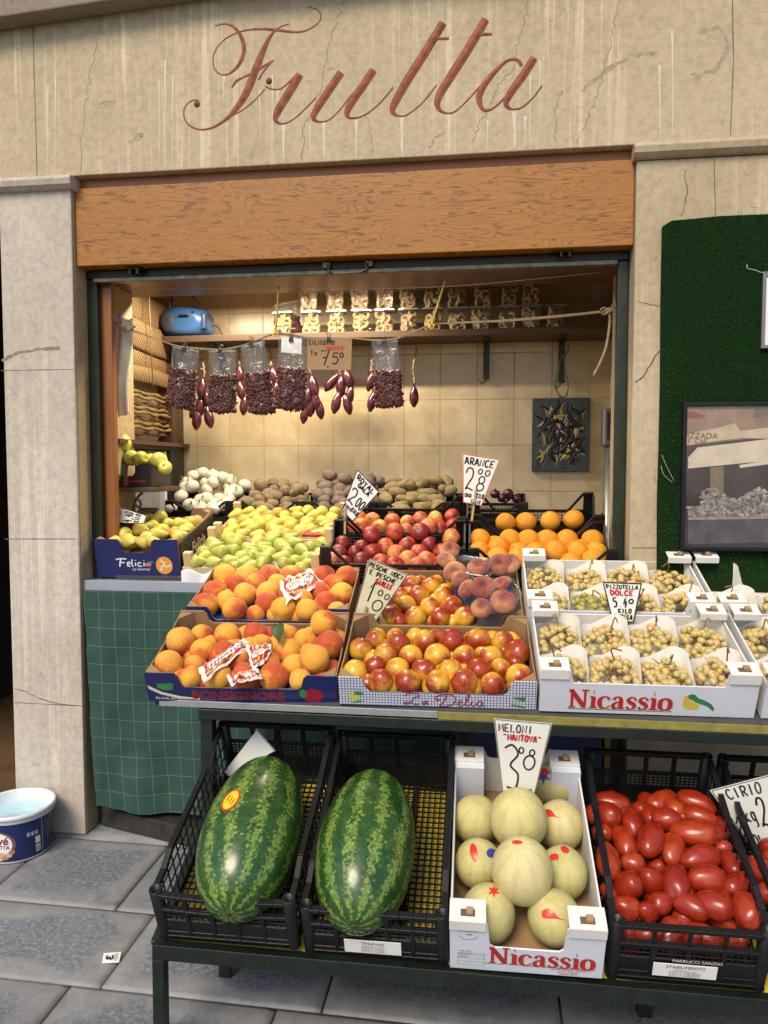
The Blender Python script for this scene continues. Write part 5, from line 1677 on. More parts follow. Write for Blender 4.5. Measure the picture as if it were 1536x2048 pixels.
M_APR, M_APY = apple_skin('red_apple_skin', .26, .55), apple_skin('yellow_red_apple_skin', .48, .95)
M_APL = apple_skin('bright_apple_skin', .32, .72)
APR, APY, APL = [variants('apple', apple_fn, [m_, M_STEMC], 3, extra=apple_x) for m_ in (M_APR, M_APY, M_APL)]
C3 = (400, 920); S3 = 2.743
fruits('apple', APR, [(778, 462, 53), (745, 515, 54), (885, 482, 46), (825, 510, 45), (945, 510, 55), (1018, 477, 58), (1135, 470, 55), (1260, 470, 56), (1330, 500, 55), (790, 560, 45), (995, 560, 50), (1372, 435, 57, .045), (700, 545, 45), (870, 555, 50)], C3, S3, M_AP1, .595, .365, .055, 'dark red apple in the nearer apple crate', 'apple', 'dark red apples in the nearer crate', (.030, .042))
fruits('apple', APL, [(1075, 515, 58), (1200, 510, 52), (1250, 550, 55), (1135, 550, 55), (1190, 585, 55), (1385, 500, 50), (1320, 565, 50), (1075, 575, 50)], C3, S3, M_AP1, .595, .365, .055, 'light red streaked apple in the nearer apple crate', 'apple', 'light red apples in the nearer crate', (.030, .042))
fruits('apple', APY, [(1067, 397, 57), (1255, 370, 56)], C3, S3, M_AP2, .595, .36, .10, 'big yellow apple lying on top of the rear red apples', 'apple', 'yellow apples on top', (.034, .046), rx=False)
fruits('apple', APL, [(942, 413, 56), (1207, 397, 56)], C3, S3, M_AP2, .595, .36, .10, 'big red apple propped on top at the front of the rear crate', 'apple', 'raised red apples', (.034, .046), rx=False)
fruits('apple', APL, [(945, 330, 45), (1053, 335, 45), (870, 320, 36), (880, 360, 45), (1205, 325, 47), (1140, 340, 42), (1290, 320, 42), (1383, 310, 48), (1378, 360, 48), (1320, 360, 42), (985, 370, 45), (850, 400, 42), (1130, 385, 42), (1310, 400, 44), (800, 380, 40), (790, 330, 38)], C3, S3, M_AP2, .595, .36, .06, 'orange red apple lying in the rear apple crate', 'apple', 'apples in the rear crate', (.029, .04))


def orange_fn(d, k):
    r_ = 1 + .025 * nz(d, 1.3, k) - .05 * math.exp(-((1 - d.z) / .02))
    return V((d.x * r_, d.y * r_, d.z * r_ * .96))


t = NT('orange_peel', .36, .5)
co = t.co('Object', (1, 1, 1), True)
n1 = t.noise(co, 1.2, 3)
rd = t.rand()
po = t.n('TexVoronoi', None, Vector=co, Scale=22).outputs['Distance']
sp = t.ramp(t.noise(co, 9, 5, .8), [(.70, 0), (.78, 1)])
c = t.ramp(t.math('ADD', t.math('MULTIPLY', n1, .6), t.math('MULTIPLY', rd, .4)), [(.2, (.70, .235, .008)), (.6, (.78, .31, .012)), (.9, (.80, .39, .02))])
t.P(Base_Color=t.mix(t.math('MULTIPLY', sp, .5), c, (.35, .16, .02))); t.bump(po, .35, .04)
ORG = variants('orange', orange_fn, [t.m, plain('orange_navel', (.25, .2, .05), .8)], 3, extra=lambda b, k: b.lathe([(.10, .93), (.07, .965), (.0005, .96)], 8, 1))
C4 = (900, 960); S4 = 3.84
fruits('orange', ORG, [(428, 330, 75), (583, 325, 80), (770, 318, 80), (950, 305, 97)], C4, S4, M_OR2, .585, .36, .052, 'orange in the single row of the far orange crate', 'orange', 'oranges in the far crate', (.034, .050), dr=1.06, rx=False)
fruits('orange', ORG, [(208, 425, 80), (375, 405, 75), (313, 465, 77), (480, 460, 85), (205, 525, 76), (420, 530, 76), (318, 580, 78), (490, 575, 76), (655, 475, 82), (700, 405, 83), (860, 385, 80), (1043, 385, 87), (985, 445, 88), (820, 465, 82), (1150, 445, 80), (775, 530, 80), (960, 515, 88), (905, 565, 80), (1080, 560, 85), (1185, 530, 78), (640, 560, 76), (150, 585, 70)],
       C4, S4, M_OR1, .585, .365, .062, 'bright orange in the nearer orange crate', 'orange', 'oranges in the nearer crate', (.034, .050), dr=1.1)

# pears
def pear_pt(d, k):
    z = d.z
    h = math.sqrt(max(0, 1 - z * z))
    prof_ = h * (1.0 if z < 0 else 1 - .48 * z ** .8)
    bend = .10 * math.sin(k * 2.0 + 1) * max(0, z)
    q = 1 + .04 * nz(d, 1.6, k)
    return V((d.x / max(h, 1e-6) * prof_ * q + bend, d.y / max(h, 1e-6) * prof_ * q, (z * 1.0 if z < 0 else z * 1.62) * q - .18))


def pear_x(b, k):
    e = pear_pt(V((0, 0, 1)), k)
    b.tube([e + V((0, 0, -.06)), e + V((.02, 0, .16)), e + V((.10, .05, .38))], [.06, .04, .055], 5, 1)


def pear_skin(name, a, bb, red, amt):
    t = NT(name, .42, .45)
    co = t.co('Object', (1, 1, 1), True)
    s = t.sep(t.co('Object'))
    n1 = t.noise(co, 1.3, 3)
    c = t.mix(t.ramp(t.math('ADD', n1, t.math('MULTIPLY', t.math('SUBTRACT', t.rand(), .5), .5)), [(.3, 0), (.7, 1)]), a, bb)
    bl = t.ramp(t.math('ADD', t.math('ADD', t.math('MULTIPLY', s[0], .28), t.math('MULTIPLY', t.rand(), .55)), t.math('MULTIPLY', n1, .4)), [(1.0 - amt, 0), (1.25 - amt, 1)])
    dots = t.ramp(t.noise(co, 30, 2, .6), [(.66, 0), (.72, 1)])
    c = t.mix(t.math('MULTIPLY', bl, .75), c, red)
    c = t.mix(t.math('MULTIPLY', dots, .35), c, (.2, .16, .04))
    t.P(Base_Color=c, Coat_Weight=.15, Coat_Roughness=.25)
    return t.m


PEY = variants('pear', pear_pt, [pear_skin('yellow_pear_skin', (.42, .37, .045), (.60, .50, .08), (.48, .17, .04), .32), M_STEMC], 4, 18, 14, pear_x)
PEG = variants('pear', pear_pt, [pear_skin('green_pear_skin', (.30, .34, .05), (.46, .45, .085), (.45, .25, .06), .12), M_STEMC], 4, 18, 14, pear_x)


def lie(M, p, r_, ang, up=0.0, roll=0):                    # lying on its side: long axis turned by ang in the crate plane
    ax = V((math.cos(ang) * math.cos(up), math.sin(ang) * math.cos(up), math.sin(up)))
    q = ax.to_track_quat('Z', 'Y').to_matrix() @ Matrix.Rotation(roll, 3, 'Z')
    return Matrix.Translation(p) @ (M.to_3x3().normalized() @ q).to_4x4() @ Matrix.Scale(r_, 4)


C8 = (0, 1000); S8 = 3.49
for x, y, r_ in [(855, 245, 60), (985, 212, 60), (890, 295, 66), (1110, 125, 52), (1185, 165, 42), (1260, 165, 48), (1335, 150, 46), (1390, 150, 48), (1125, 210, 56), (1210, 225, 44), (1355, 205, 50), (1310, 250, 45), (1100, 245, 56), (985, 305, 52), (1030, 270, 50), (880, 335, 45), (790, 295, 42), (800, 330, 38), (1060, 305, 40), (1280, 220, 40), (1240, 262, 40), (1030, 125, 42), (960, 160, 46), (1060, 180, 44)]:
    p = hit(x / S8, 1000 + y / S8, M_FEL, .150)
    lp_ = M_FEL.inverted() @ p; lp_.x = max(.045, min(.33, lp_.x)); lp_.y = max(.045, lp_.y); p = M_FEL @ lp_
    rr = max(.026, min(.037, r_ / S8 * depth(p) / FPX))
    inst('pear', rnd.choice(PEY), lie(M_FEL, p, rr, rnd.uniform(-.9, .9) + (3.14 if rnd.random() < .5 else 0), rnd.uniform(-.2, .35), rnd.uniform(0, 6)), 'yellow pear with a light blush in the dark blue lettered crate', 'pear', 'pears in the dark blue crate')


def surface(w, d, sx_, sy_, f, jit=.25, r_=rnd, edge=.03):
    out = []
    ny = max(1, int((d - 2 * edge) / sy_) + 1)
    nx = max(1, int((w - 2 * edge) / sx_) + 1)
    for j in range(ny):
        for i in range(nx):
            x = edge + (w - 2 * edge) * (i + (.5 if j % 2 else 0)) / nx + r_.uniform(-jit, jit) * sx_ + .25 * sx_
            y = edge + (d - 2 * edge) * j / max(1, ny - 1) + r_.uniform(-jit, jit) * sy_
            if edge * .7 < x < w - edge * .7 and edge * .6 < y < d - edge * .6: out.append((x, y, f(x, y)))
    return out


for M_, me, lab, grp, f in ((M_PR1, PEG, 'green pear in the nearer pale wooden crate', 'pears in the nearer wooden crate', lambda x, y: .058 + .012 * math.sin(x * 20)),
                            (M_PR2, PEY, 'yellow green pear in the far pale wooden crate', 'pears in the far wooden crate', lambda x, y: .055 + .05 * y)):
    for x, y, z in surface(.6, .36, .080, .058, f, .24):
        inst('pear', rnd.choice(me), lie(M_, M_ @ V((x, y, z)), rnd.uniform(.029, .035), rnd.gauss(.5, .6) + (3.14 if rnd.random() < .4 else 0), rnd.uniform(-.15, .4), rnd.uniform(0, 6)), lab, 'pear', grp)

# white onions, potatoes, red onions at the back
def bulb_fn(d, k):
    h = math.sqrt(max(0, 1 - d.z * d.z))
    tip = .34 * math.exp(-(h / .2) ** 2) * (1 if d.z > 0 else -.1)
    q = 1 + .05 * nz(d, 1.5, k)
    return V((d.x * q, d.y * q, d.z * q * .86 + tip))


t = NT('white_onion_skin', .35, .45)
s = t.sep(t.co('Object'))
ang = t.math('ARCTAN2', s[1], s[0])
st = t.noise(t.n('CombineXYZ', None, X=t.math('MULTIPLY', ang, 5.0), Y=s[2], Z=t.math('MULTIPLY', t.rand(), 30.0)).outputs[0], 2.2, 4, .7)
t.P(Base_Color=t.ramp(st, [(.35, (.52, .47, .33)), (.6, (.70, .67, .56))]), Coat_Weight=.2); t.bump(st, .15, .03)
WON = variants('white_onion', bulb_fn, [t.m, M_STALK], 4, 18, 14, lambda b, k: b.tube([(0, 0, 1.05), (.04, 0, 1.25), (.1, .05, 1.42)], [.14, .08, .12], 6, 1))


def pot_fn(sx_, sy_):
    def f(d, k):
        q = 1 + .16 * nz(d, 1.2, k) + .05 * nz(d, 3.1, k + 5)
        return V((d.x * q * sx_, d.y * q * sy_, d.z * q))
    return f


def pot_skin(name, a, bb):
    t = NT(name, .85, .2)
    co = t.co('Object', (1, 1, 1), True)
    n1, n2 = t.noise(co, 1.8, 4), t.noise(co, 12, 4, .7)
    c = t.ramp(t.math('ADD', t.math('MULTIPLY', n1, .6), t.math('MULTIPLY', n2, .4)), [(.35, a), (.6, bb)])
    t.P(Base_Color=c); t.bump(n2, .3, .04)
    return t.m


POTA = variants('potato', pot_fn(1.15, .9), [pot_skin('brown_potato_skin', (.13, .095, .055), (.25, .19, .115))], 4, 16, 12)
POTB = variants('potato', pot_fn(1.1, .95), [pot_skin('dusky_potato_skin', (.11, .08, .066), (.20, .155, .125))], 4, 16, 12)
POTC = variants('potato', pot_fn(1.0, .85), [pot_skin('yellow_potato_skin', (.17, .13, .06), (.31, .24, .12))], 4, 16, 12)
RON = variants('red_onion', bulb_fn, [M_ONION], 2, 18, 14)
D_ = .345
jobs = [(0, WON, 'white_onion', 'papery white onion heaped in the left back crate', 'onion', 'white onions', .068, (.033, .041), lambda x, y: .085 + .165 * min(1, y / .25) * (.75 + .25 * math.sin(x * 16)), None),
        (1, POTA, 'potato', 'brown potato heaped in the crate beside the white onions', 'potato', 'brown potatoes', .066, (.029, .037), lambda x, y: .075 + .12 * min(1, y / .28) * (.6 + .4 * math.sin(x * 11 + .2)), None),
        (2, POTB, 'potato', 'dusky round potato heaped in the middle back crate', 'potato', 'dusky potatoes', .068, (.031, .038), lambda x, y: .085 + .115 * min(1, y / .24) * (.85 + .15 * math.sin(x * 23)), None),
        (3, POTC, 'potato', 'long yellow potato heaped in the back crate behind the apples', 'potato', 'yellow potatoes', .066, (.027, .035), lambda x, y: .08 + .125 * min(1, y / .26) * (.85 + .15 * math.cos(x * 18)), 'long')]
for k, me, nm, lab, cat, grp, sp_, rr, f, long_ in jobs:
    r2 = random.Random(100 + k)
    pts = surface(.372, D_, sp_, sp_ * .72, f, .42, r2, .026)
    pts += [(r2.uniform(.06, .31), r2.uniform(.16, .28), None) for _ in range(5)]
    for x, y, z in pts:
        z = f(x, y) + (.045 if z is None else 0)
        r_ = r2.uniform(*rr)
        p = M_BK[k] @ V((x, y, z))
        if nm == 'white_onion': Mo = Matrix.Translation(p) @ tilt_rand(M_BK[k], 1.0, r2) @ Matrix.Scale(r_, 4)
        elif long_: Mo = lie(M_BK[k], p, r_, r2.uniform(-.5, 3.6), r2.uniform(-.3, .5), r2.uniform(0, 6)) @ Matrix.Diagonal((1, 1, 1.55, 1))
        else: Mo = lie(M_BK[k], p, r_, r2.uniform(-1, 4), r2.uniform(-.4, .5), r2.uniform(0, 6)) @ Matrix.Diagonal((1, 1, 1.2, 1))
        inst(nm, r2.choice(me), Mo, lab, cat, grp)
for x, y, r_ in ((990, 988, 10), (1016, 988, 11.5), (1003, 996, 9), (1032, 997, 9), (962, 992, 9)):
    p = onY(x, y, 4.02)
    inst('red_onion', rnd.choice(RON), Matrix.Translation(p) @ rot_rand() @ Matrix.Scale(r_ * depth(p) / FPX, 4), 'dark red onion in the back crate behind the orange price card', 'onion', 'red onions in the back crate')
M_GAP_ = skin('pale_green_apple_skin', .32, lambda t: t.P(Base_Color=t.ramp(t.noise(t.co('Object', (1, 1, 1), True), 1.5, 3), [(.3, (.50, .50, .055)), (.7, (.62, .58, .12))])), .3)
GAP = variants('apple', apple_fn, [M_GAP_, M_STEMC], 3, extra=apple_x)
for x, y, r_, Y_ in ((243, 886, 20, 3.5), (238, 912, 17, 3.6), (262, 916, 16, 3.5), (282, 917, 15, 3.5), (300, 920, 14, 3.56), (318, 921, 17, 3.5), (330, 935, 14, 3.45)):
    p = onY(x, y, Y_)
    inst('apple', rnd.choice(GAP), Matrix.Translation(p) @ rot_rand() @ Matrix.Scale(r_ * depth(p) / FPX, 4), 'pale yellow green apple in the small black box on the side shelf', 'apple', 'yellow apples on the side shelf')

# plum tomatoes
def tom_fn(d, k):
    L_ = (1.75, 1.5, 1.3, 1.6)[k % 4]
    q = 1 + .11 * nz(d, 1.2, k) + .03 * math.cos(3 * math.atan2(d.y, d.x) + k) * max(0, -d.z)
    h = math.sqrt(max(0, 1 - d.z * d.z))
    s = max(h, 1e-6)
    hh = h ** .82
    z = d.z * L_
    return V((d.x / s * hh * q * (1 - .10 * d.z) + .08 * math.sin(k + z), d.y / s * hh * q * (1 - .10 * d.z), z * q - .10 * math.exp(-(h / .18) ** 2) * (1 if d.z < 0 else -.7)))


t = NT('tomato_skin', .2, .5)
co = t.co('Object', (1, 1, 1), True)
s = t.sep(t.co('Object'))
f = t.math('ADD', t.math('MULTIPLY', t.noise(co, 1.1, 3), .7), t.math('MULTIPLY', t.rand(), .3))
c = t.ramp(f, [(.3, (.21, .013, .005)), (.55, (.30, .026, .007)), (.8, (.39, .065, .011))])
t.P(Base_Color=c, Coat_Weight=.08, Coat_Roughness=.1, Roughness=t.ramp(t.noise(co, 4, 3), [(.3, .18), (.7, .34)]))
TOM = variants('plum_tomato', tom_fn, [t.m, M_STEMC], 4, 20, 16, lambda b, k: b.lathe([(.12, -tom_fn(V((0, 0, 1)), k).z * .0 + tom_fn(V((0, 0, -1)), k).z + .02), (.05, tom_fn(V((0, 0, -1)), k).z - .01), (.0005, tom_fn(V((0, 0, -1)), k).z - .015)], 8, 1))
C7 = (1140, 1420); S7 = 3.26
TL = [(265, 610, 125, 68, 8), (155, 680, 62, 50, 80), (240, 680, 80, 76, 20, .02), (398, 730, 100, 64, 80, .015), (450, 645, 50, 44, 0), (595, 600, 105, 66, -28), (520, 690, 78, 64, 70), (672, 640, 78, 60, 40, .01), (820, 610, 125, 68, 20), (622, 715, 95, 72, 10, .015), (852, 700, 95, 60, 15, .02), (526, 855, 128, 98, 105, .03), (815, 810, 145, 80, 8, .025), (975, 780, 80, 58, 90), (212, 805, 66, 58, 10), (350, 860, 105, 68, 65), (662, 910, 100, 72, 100, .01), (850, 970, 128, 76, -12, .01), (250, 990, 138, 75, 82, .015), (408, 1000, 74, 62, 10), (1050, 1005, 92, 62, 62), (382, 1145, 96, 92, 40, .02), (525, 1115, 78, 86, 70), (686, 1120, 112, 82, 88, .015), (892, 1100, 125, 88, 0, .02), (1095, 1140, 112, 74, -28, .01), (590, 1255, 78, 66, -20), (1158, 1310, 118, 98, 80, .015), (368, 1285, 92, 68, 10, .005), (788, 1285, 108, 70, 22, .005), (942, 1275, 110, 84, 22, .01), (505, 1315, 72, 62, 45), (262, 1190, 60, 48, 45), (990, 895, 60, 46, 10), (745, 710, 44, 40, 0), (560, 1030, 60, 55, 30, -.02), (770, 1210, 62, 54, 20, -.01), (1000, 1230, 60, 52, 50, -.01), (470, 930, 55, 55, 30, -.02)]
M_TM = CRT['tom']


def tomato(x, y, a_, b_, ang, dz, M, hz, lab, grp):
    px, py = C7[0] + x / S7, C7[1] + y / S7
    p = hit(px, py, M, hz + dz)
    rr = min(.038, 1.08 * b_ / S7 * depth(p) / FPX)
    if a_ / b_ < 1.18:
        ax = ((p - CO).normalized() * (-1 if rnd.random() < .7 else 1) + V((rnd.uniform(-.5, .5), 0, rnd.uniform(-.2, .5)))).normalized(); L_ = 1.4
    else:
        q = hit(px + 20 * math.cos(R(ang)), py + 20 * math.sin(R(ang)), M, hz + dz)
        ax = (q - p).normalized(); L_ = max(1.15, min(1.75, a_ / b_ * (.95 + .2 * abs(math.sin(R(ang))))))
        if rnd.random() < .5: ax = -ax
    k = rnd.randrange(4)
    Lk = (1.75, 1.5, 1.3, 1.6)[k]
    Mo = Matrix.Translation(p) @ (ax.to_track_quat('Z', 'Y').to_matrix() @ Matrix.Rotation(rnd.uniform(0, 6), 3, 'Z')).to_4x4() @ Matrix.Diagonal((rr, rr, rr * L_ / Lk, 1))
    return inst('plum_tomato', TOM[k], Mo, lab, 'tomato', grp)


for e in TL: tomato(*e[:5], e[5] if len(e) > 5 else 0, M_TM, .125, 'glossy red plum tomato heaped in the black crate beside the melon box', 'plum tomatoes in the crate')
for x, y, z in surface(.385, .6, .085, .072, lambda x, y: .088, .2, rnd, .07):
    inst('plum_tomato', rnd.choice(TOM), lie(M_TM, M_TM @ V((x, y, z)), rnd.uniform(.028, .033), rnd.uniform(0, 6), rnd.uniform(-.3, .3), 0), 'glossy red plum tomato heaped in the black crate beside the melon box', 'tomato', 'plum tomatoes in the crate')
for y_ in (.05, ):
    for i in range(6):
        inst('plum_tomato', rnd.choice(TOM), lie(M_TM, M_TM @ V((.06 + .053 * i, .064, .075 + .01 * (i % 2))), .027, rnd.uniform(-.3, .3) if i % 2 else rnd.uniform(1.3, 1.8), 1.0, 0), 'glossy red plum tomato heaped in the black crate beside the melon box', 'tomato', 'plum tomatoes in the crate')
for e in ((1262, 1062, 105, 70, 38), (1300, 1200, 80, 66, 20), (1330, 1020, 90, 66, 60), (1380, 1130, 90, 66, 10), (1290, 900, 70, 60, 60)):
    tomato(*e, 0.01, CRT['tom2'], .15, 'plum tomato in the right hand crate below the price card', 'tomatoes in the right crate')

# watermelons
def wm_skin(name, seed):
    t = NT(name, .24, .5)
    oc = t.co('Object')
    s = t.sep(oc)
    ang = t.math('ARCTAN2', s[1], s[0])
    off = t.n('VectorMath', {'operation': 'ADD'}); t.set(off.inputs[0], oc); off.inputs[1].default_value = (seed, seed * 2, seed * 3)
    o_ = off.outputs[0]
    wob = t.noise(o_, 2.2, 3, .6)
    fine = t.noise(o_, 105, 4, .7)
    mid = t.noise(o_, 22, 4, .7)
    w_ = t.math('ADD', t.math('MULTIPLY', ang, 12.0), t.math('MULTIPLY', t.math('ADD', wob, t.noise(o_, 9, 3, .6)), 3.4))
    sn = t.math('SINE', w_)
    f = t.math('ADD', t.math('ADD', t.math('MULTIPLY', sn, .85), t.math('MULTIPLY', t.math('SUBTRACT', fine, .5), 6.5)), t.math('MULTIPLY', t.math('SUBTRACT', mid, .5), 3.8))
    m_ = t.ramp(f, [(.0, 0), (.75, 1)])
    veins = t.ramp(t.noise(o_, 13, 4, .65, 1.5), [(.44, 0), (.5, 1), (.56, 0)])
    dark = t.mix(t.math('MULTIPLY', veins, .3), t.ramp(mid, [(.3, (.012, .046, .009)), (.7, (.024, .082, .015))]), (.05, .13, .025))
    light = t.ramp(fine, [(.3, (.035, .095, .014)), (.5, (.12, .20, .032)), (.7, (.26, .335, .07))])
    belly = t.ramp(t.math('ADD', t.math('MULTIPLY', t.noise(o_, 3.0, 2), 1.0), 0.0), [(.72, 0), (.82, 1)])
    c = t.mix(m_, dark, light)
    t.P(Base_Color=t.mix(t.math('MULTIPLY', belly, .5), c, (.42, .38, .10)), Roughness=t.ramp(mid, [(.3, .2), (.7, .34)]), Coat_Weight=.15, Coat_Roughness=.3)
    t.bump(t.noise(o_, 5, 3), .12, .01)
    return t.m


def watermelon(c_px, a_px, b_px, M, r_, L_, skin_, lab):
    c_ = hit(*c_px, M, r_ + .012)
    ax = (hit(*a_px, M, r_ + .012) - hit(*b_px, M, r_ + .012)).normalized()
    q = ax.to_track_quat('Z', 'Y').to_matrix().to_4x4()
    Mo = Matrix.Translation(c_) @ q
    def f(d):
        h = math.sqrt(max(0, 1 - d.z * d.z)); s = max(h, 1e-6)
        hh = h ** .86
        k = 1 + .012 * noise.noise(d * 2 + c_)
        return V((d.x / s * hh * r_ * k * (1 - .05 * d.z), d.y / s * hh * r_ * k * (1 - .05 * d.z), d.z * L_))
    o = MB().blob(f, 48, 36).build('watermelon', skin_, None, M=Mo)
    MB().lathe([(.013, .012), (.008, .0035), (.0005, .002)], 12, 0, Matrix.Translation((0, 0, -L_ - .004))).build('blossom_scar', M_STEMC, o)
    MB().tube(cr([(0, 0, L_ - .01), (.004, .002, L_ + .012), (.014, .004, L_ + .03)], 4), [.006] * 5 + [.005] * 4, 7).build('stem', M_STEMC, o)
    tag(o, lab, 'watermelon')
    return o, f


def decal(o, f, px, py, outl, mat, name, lift=.0012, n=5):
    """thin sticker laid on a fruit's skin: outl in pixels round (px, py)"""
    dg = bpy.context.evaluated_depsgraph_get()
    dg.update()
    Mi = o.matrix_world.inverted()
    pts = []
    m_ = len(outl)
    for k in range(n + 1):
        for x, y in outl:
            a = Mi @ CO
            d = (Mi.to_3x3() @ ray(px + x * k / n, py + y * k / n)).normalized()
            okk, loc, nn, _ = o.ray_cast(a, d)
            if not okk: return None
            pts.append(loc + nn * lift / max(1e-6, o.matrix_world.to_scale().x))
    fs = []
    for k in range(n):
        for i in range(m_):
            i2 = (i + 1) % m_
            fs.append((k * m_ + i, (k + 1) * m_ + i, (k + 1) * m_ + i2, k * m_ + i2))
    b = MB(); b.add(pts, fs, 0, None, True)
    ob = bpy.data.objects.new(name, b.mesh(name, mat))
    put(ob, o)
    return ob


def oval(a_, b_, ang, n=20):
    c_, s_ = math.cos(R(ang)), math.sin(R(ang))
    return [(a_ * math.cos(2 * math.pi * i / n) * c_ - b_ * math.sin(2 * math.pi * i / n) * s_, a_ * math.cos(2 * math.pi * i / n) * s_ + b_ * math.sin(2 * math.pi * i / n) * c_) for i in range(n)]


M_STY = plain('yellow_sticker', (.75, .55, .02), .35, .5, .03); M_STR = plain('red_sticker', (.6, .03, .015), .3, .5, .05); M_STB = plain('blue_sticker', (.03, .06, .35), .3, .5, .05)
w1, f1 = watermelon((505, 1664), (542, 1545), (470, 1790), CRT['wm1'], .140, .262, wm_skin('watermelon_rind', 1.3), 'striped watermelon with an oval yellow sticker and a blank card behind it')
w2, f2 = watermelon((733, 1690), (752, 1575), (715, 1810), CRT['wm2'], .138, .255, wm_skin('watermelon_rind_pale', 4.1), 'striped watermelon without a sticker, beside the melon box')
bpy.context.view_layer.update()
decal(w1, f1, 462, 1601, oval(26, 13.5, -52), M_STR, 'sticker_border', .0012)
decal(w1, f1, 462, 1601, oval(22, 10.5, -52), M_STY, 'sticker', .0022)
for k in (-5, 0, 5): decal(w1, f1, 462 + k * .8, 1601 + k * .7, oval(9, .9, -52, 8), M_RED, 'sticker_text', .003, 1)

# melons
def mel_fn(d, k):
    q = 1 + .03 * nz(d, 1.2, k)
    return V((d.x * q, d.y * q, d.z * q * (1.06 + .04 * (k % 3)) - .05 * math.exp(-((1 - d.z) / .015))))


t = NT('melon_rind', .5, .4)
co = t.co('Object', (1, 1, 1), True)
s = t.sep(t.co('Object'))
ang = t.math('ARCTAN2', s[1], s[0])
n1 = t.noise(co, 1.4, 4, .6)
band = t.math('SINE', t.math('ADD', t.math('MULTIPLY', ang, 9.0), t.math('MULTIPLY', n1, 4.0)))
c = t.ramp(t.math('ADD', t.math('MULTIPLY', n1, .8), t.math('MULTIPLY', t.rand(), .3)), [(.3, (.46, .43, .17)), (.55, (.61, .53, .22)), (.8, (.68, .59, .31))])
c = t.mix(t.math('MULTIPLY', t.ramp(band, [(.3, 0), (1, 1)]), .28), c, (.33, .40, .20))
net = t.n('TexVoronoi', {'feature': 'DISTANCE_TO_EDGE'}, Vector=t.co('Object', (5, 5, 2.2), True), Scale=2.4).outputs['Distance']
nm = t.math('MULTIPLY', t.ramp(net, [(.02, 1), (.06, 0)]), t.ramp(t.noise(co, 1.0, 2), [(.42, .15), (.56, 1)]))
c = t.mix(t.math('MULTIPLY', nm, .42), c, (.33, .27, .13))
fl = t.ramp(t.noise(co, 8, 3, .6), [(.70, 0), (.74, 1)])
c = t.mix(t.math('MULTIPLY', fl, .6), c, (.20, .18, .09))
t.P(Base_Color=c); t.bump(t.math('ADD', nm, t.noise(co, 20, 3)), .25, .03)
MELM = variants('melon', mel_fn, [t.m], 3, 36, 24)
C6 = (860, 1400); S6 = 3.4125
MELS = [((315, 815, 158), .085, 'pale melon at the left side of the box, second from the back'), ((885, 855, 158), .085, 'pale melon with a red stalk mark, right side of the box in the middle'),
        ((850, 570, 138), .08, 'pale melon at the back right behind the price card, with red and blue sticker'), ((330, 1115, 158), .085, 'pale melon at the left with a red wax stripe and blue sticker'),
        ((905, 1180, 168), .085, 'greenish melon at the right with a blue star sticker'), ((400, 1455, 182), .08, 'pale melon at the front left corner of the box'), ((850, 1485, 180), .08, 'pale melon at the front right corner with a red stalk mark'),
        ((605, 815, 196), .165, 'large pale melon on top, farther from the front'), ((628, 1165, 208), .165, 'largest yellow melon on top nearest the front with scratched netting')]
MO = []
for k, ((x, y, r_), hz, lab) in enumerate(MELS):
    p = hit(C6[0] + x / S6, C6[1] + y / S6, M_MEL, hz)
    rr = r_ / S6 * depth(p) / FPX
    ax = V((rnd.uniform(-.3, .3), -.35, 1)).normalized()
    q = ax.to_track_quat('Z', 'Y').to_matrix().to_4x4()
    o = inst('melon', MELM[k % 3], Matrix.Translation(p) @ q @ Matrix.Rotation(rnd.uniform(0, 6), 4, 'Z') @ Matrix.Scale(rr, 4), lab, 'melon', 'melons in the white box')
    MO.append(o)
bpy.context.view_layer.update()
P6 = lambda x, y: (C6[0] + x / S6, C6[1] + y / S6)
drop = lambda s, fl=1: [(-4 * s * fl, -3 * s), (0, -4.5 * s), (4 * s * fl, -3 * s), (6 * s * fl, 0), (14 * s * fl, 5 * s), (5 * s * fl, 3.2 * s), (0, 3.4 * s), (-4 * s * fl, 3 * s), (-5 * s * fl, 0)]
star = lambda s: [(s * (1 if i % 2 else .42) * math.cos(i * math.pi / 6), s * (1 if i % 2 else .42) * math.sin(i * math.pi / 6)) for i in range(12)]
for k, x, y, outl, mat, nm in ((1, 805, 775, drop(1.3), M_STR, 'red_wax'), (2, 798, 443, oval(8, 4.5, 0), M_STR, 'red_wax'), (2, 775, 520, star(11), M_STB, 'blue_sticker'), (2, 783, 492, oval(8, 7, 20), M_STR, 'red_sticker'), (3, 300, 1042, oval(12, 5, 80), M_STR, 'red_wax'), (3, 415, 1045, oval(6, 6, 0), M_STB, 'blue_sticker'),
                               (4, 940, 1035, star(15), M_STB, 'blue_sticker'), (4, 920, 1025, oval(9, 6, 30), M_STR, 'red_sticker'), (4, 850, 1075, drop(1.2, -1), M_STR, 'red_wax'), (5, 437, 1305, star(9), M_STR, 'red_wax'), (6, 805, 1462, drop(1.7), M_STR, 'red_wax'), (8, 595, 972, oval(7, 2.6, 0), M_STR, 'red_wax')):
    decal(MO[k], None, *P6(x, y), [(x_ * 1.5 * (.29 if False else 1), y_ * 1.5) for x_, y_ in outl] if nm != 'red_sticker' else outl, mat, nm, .0014 if 'red_st' not in nm else .0024, 3)

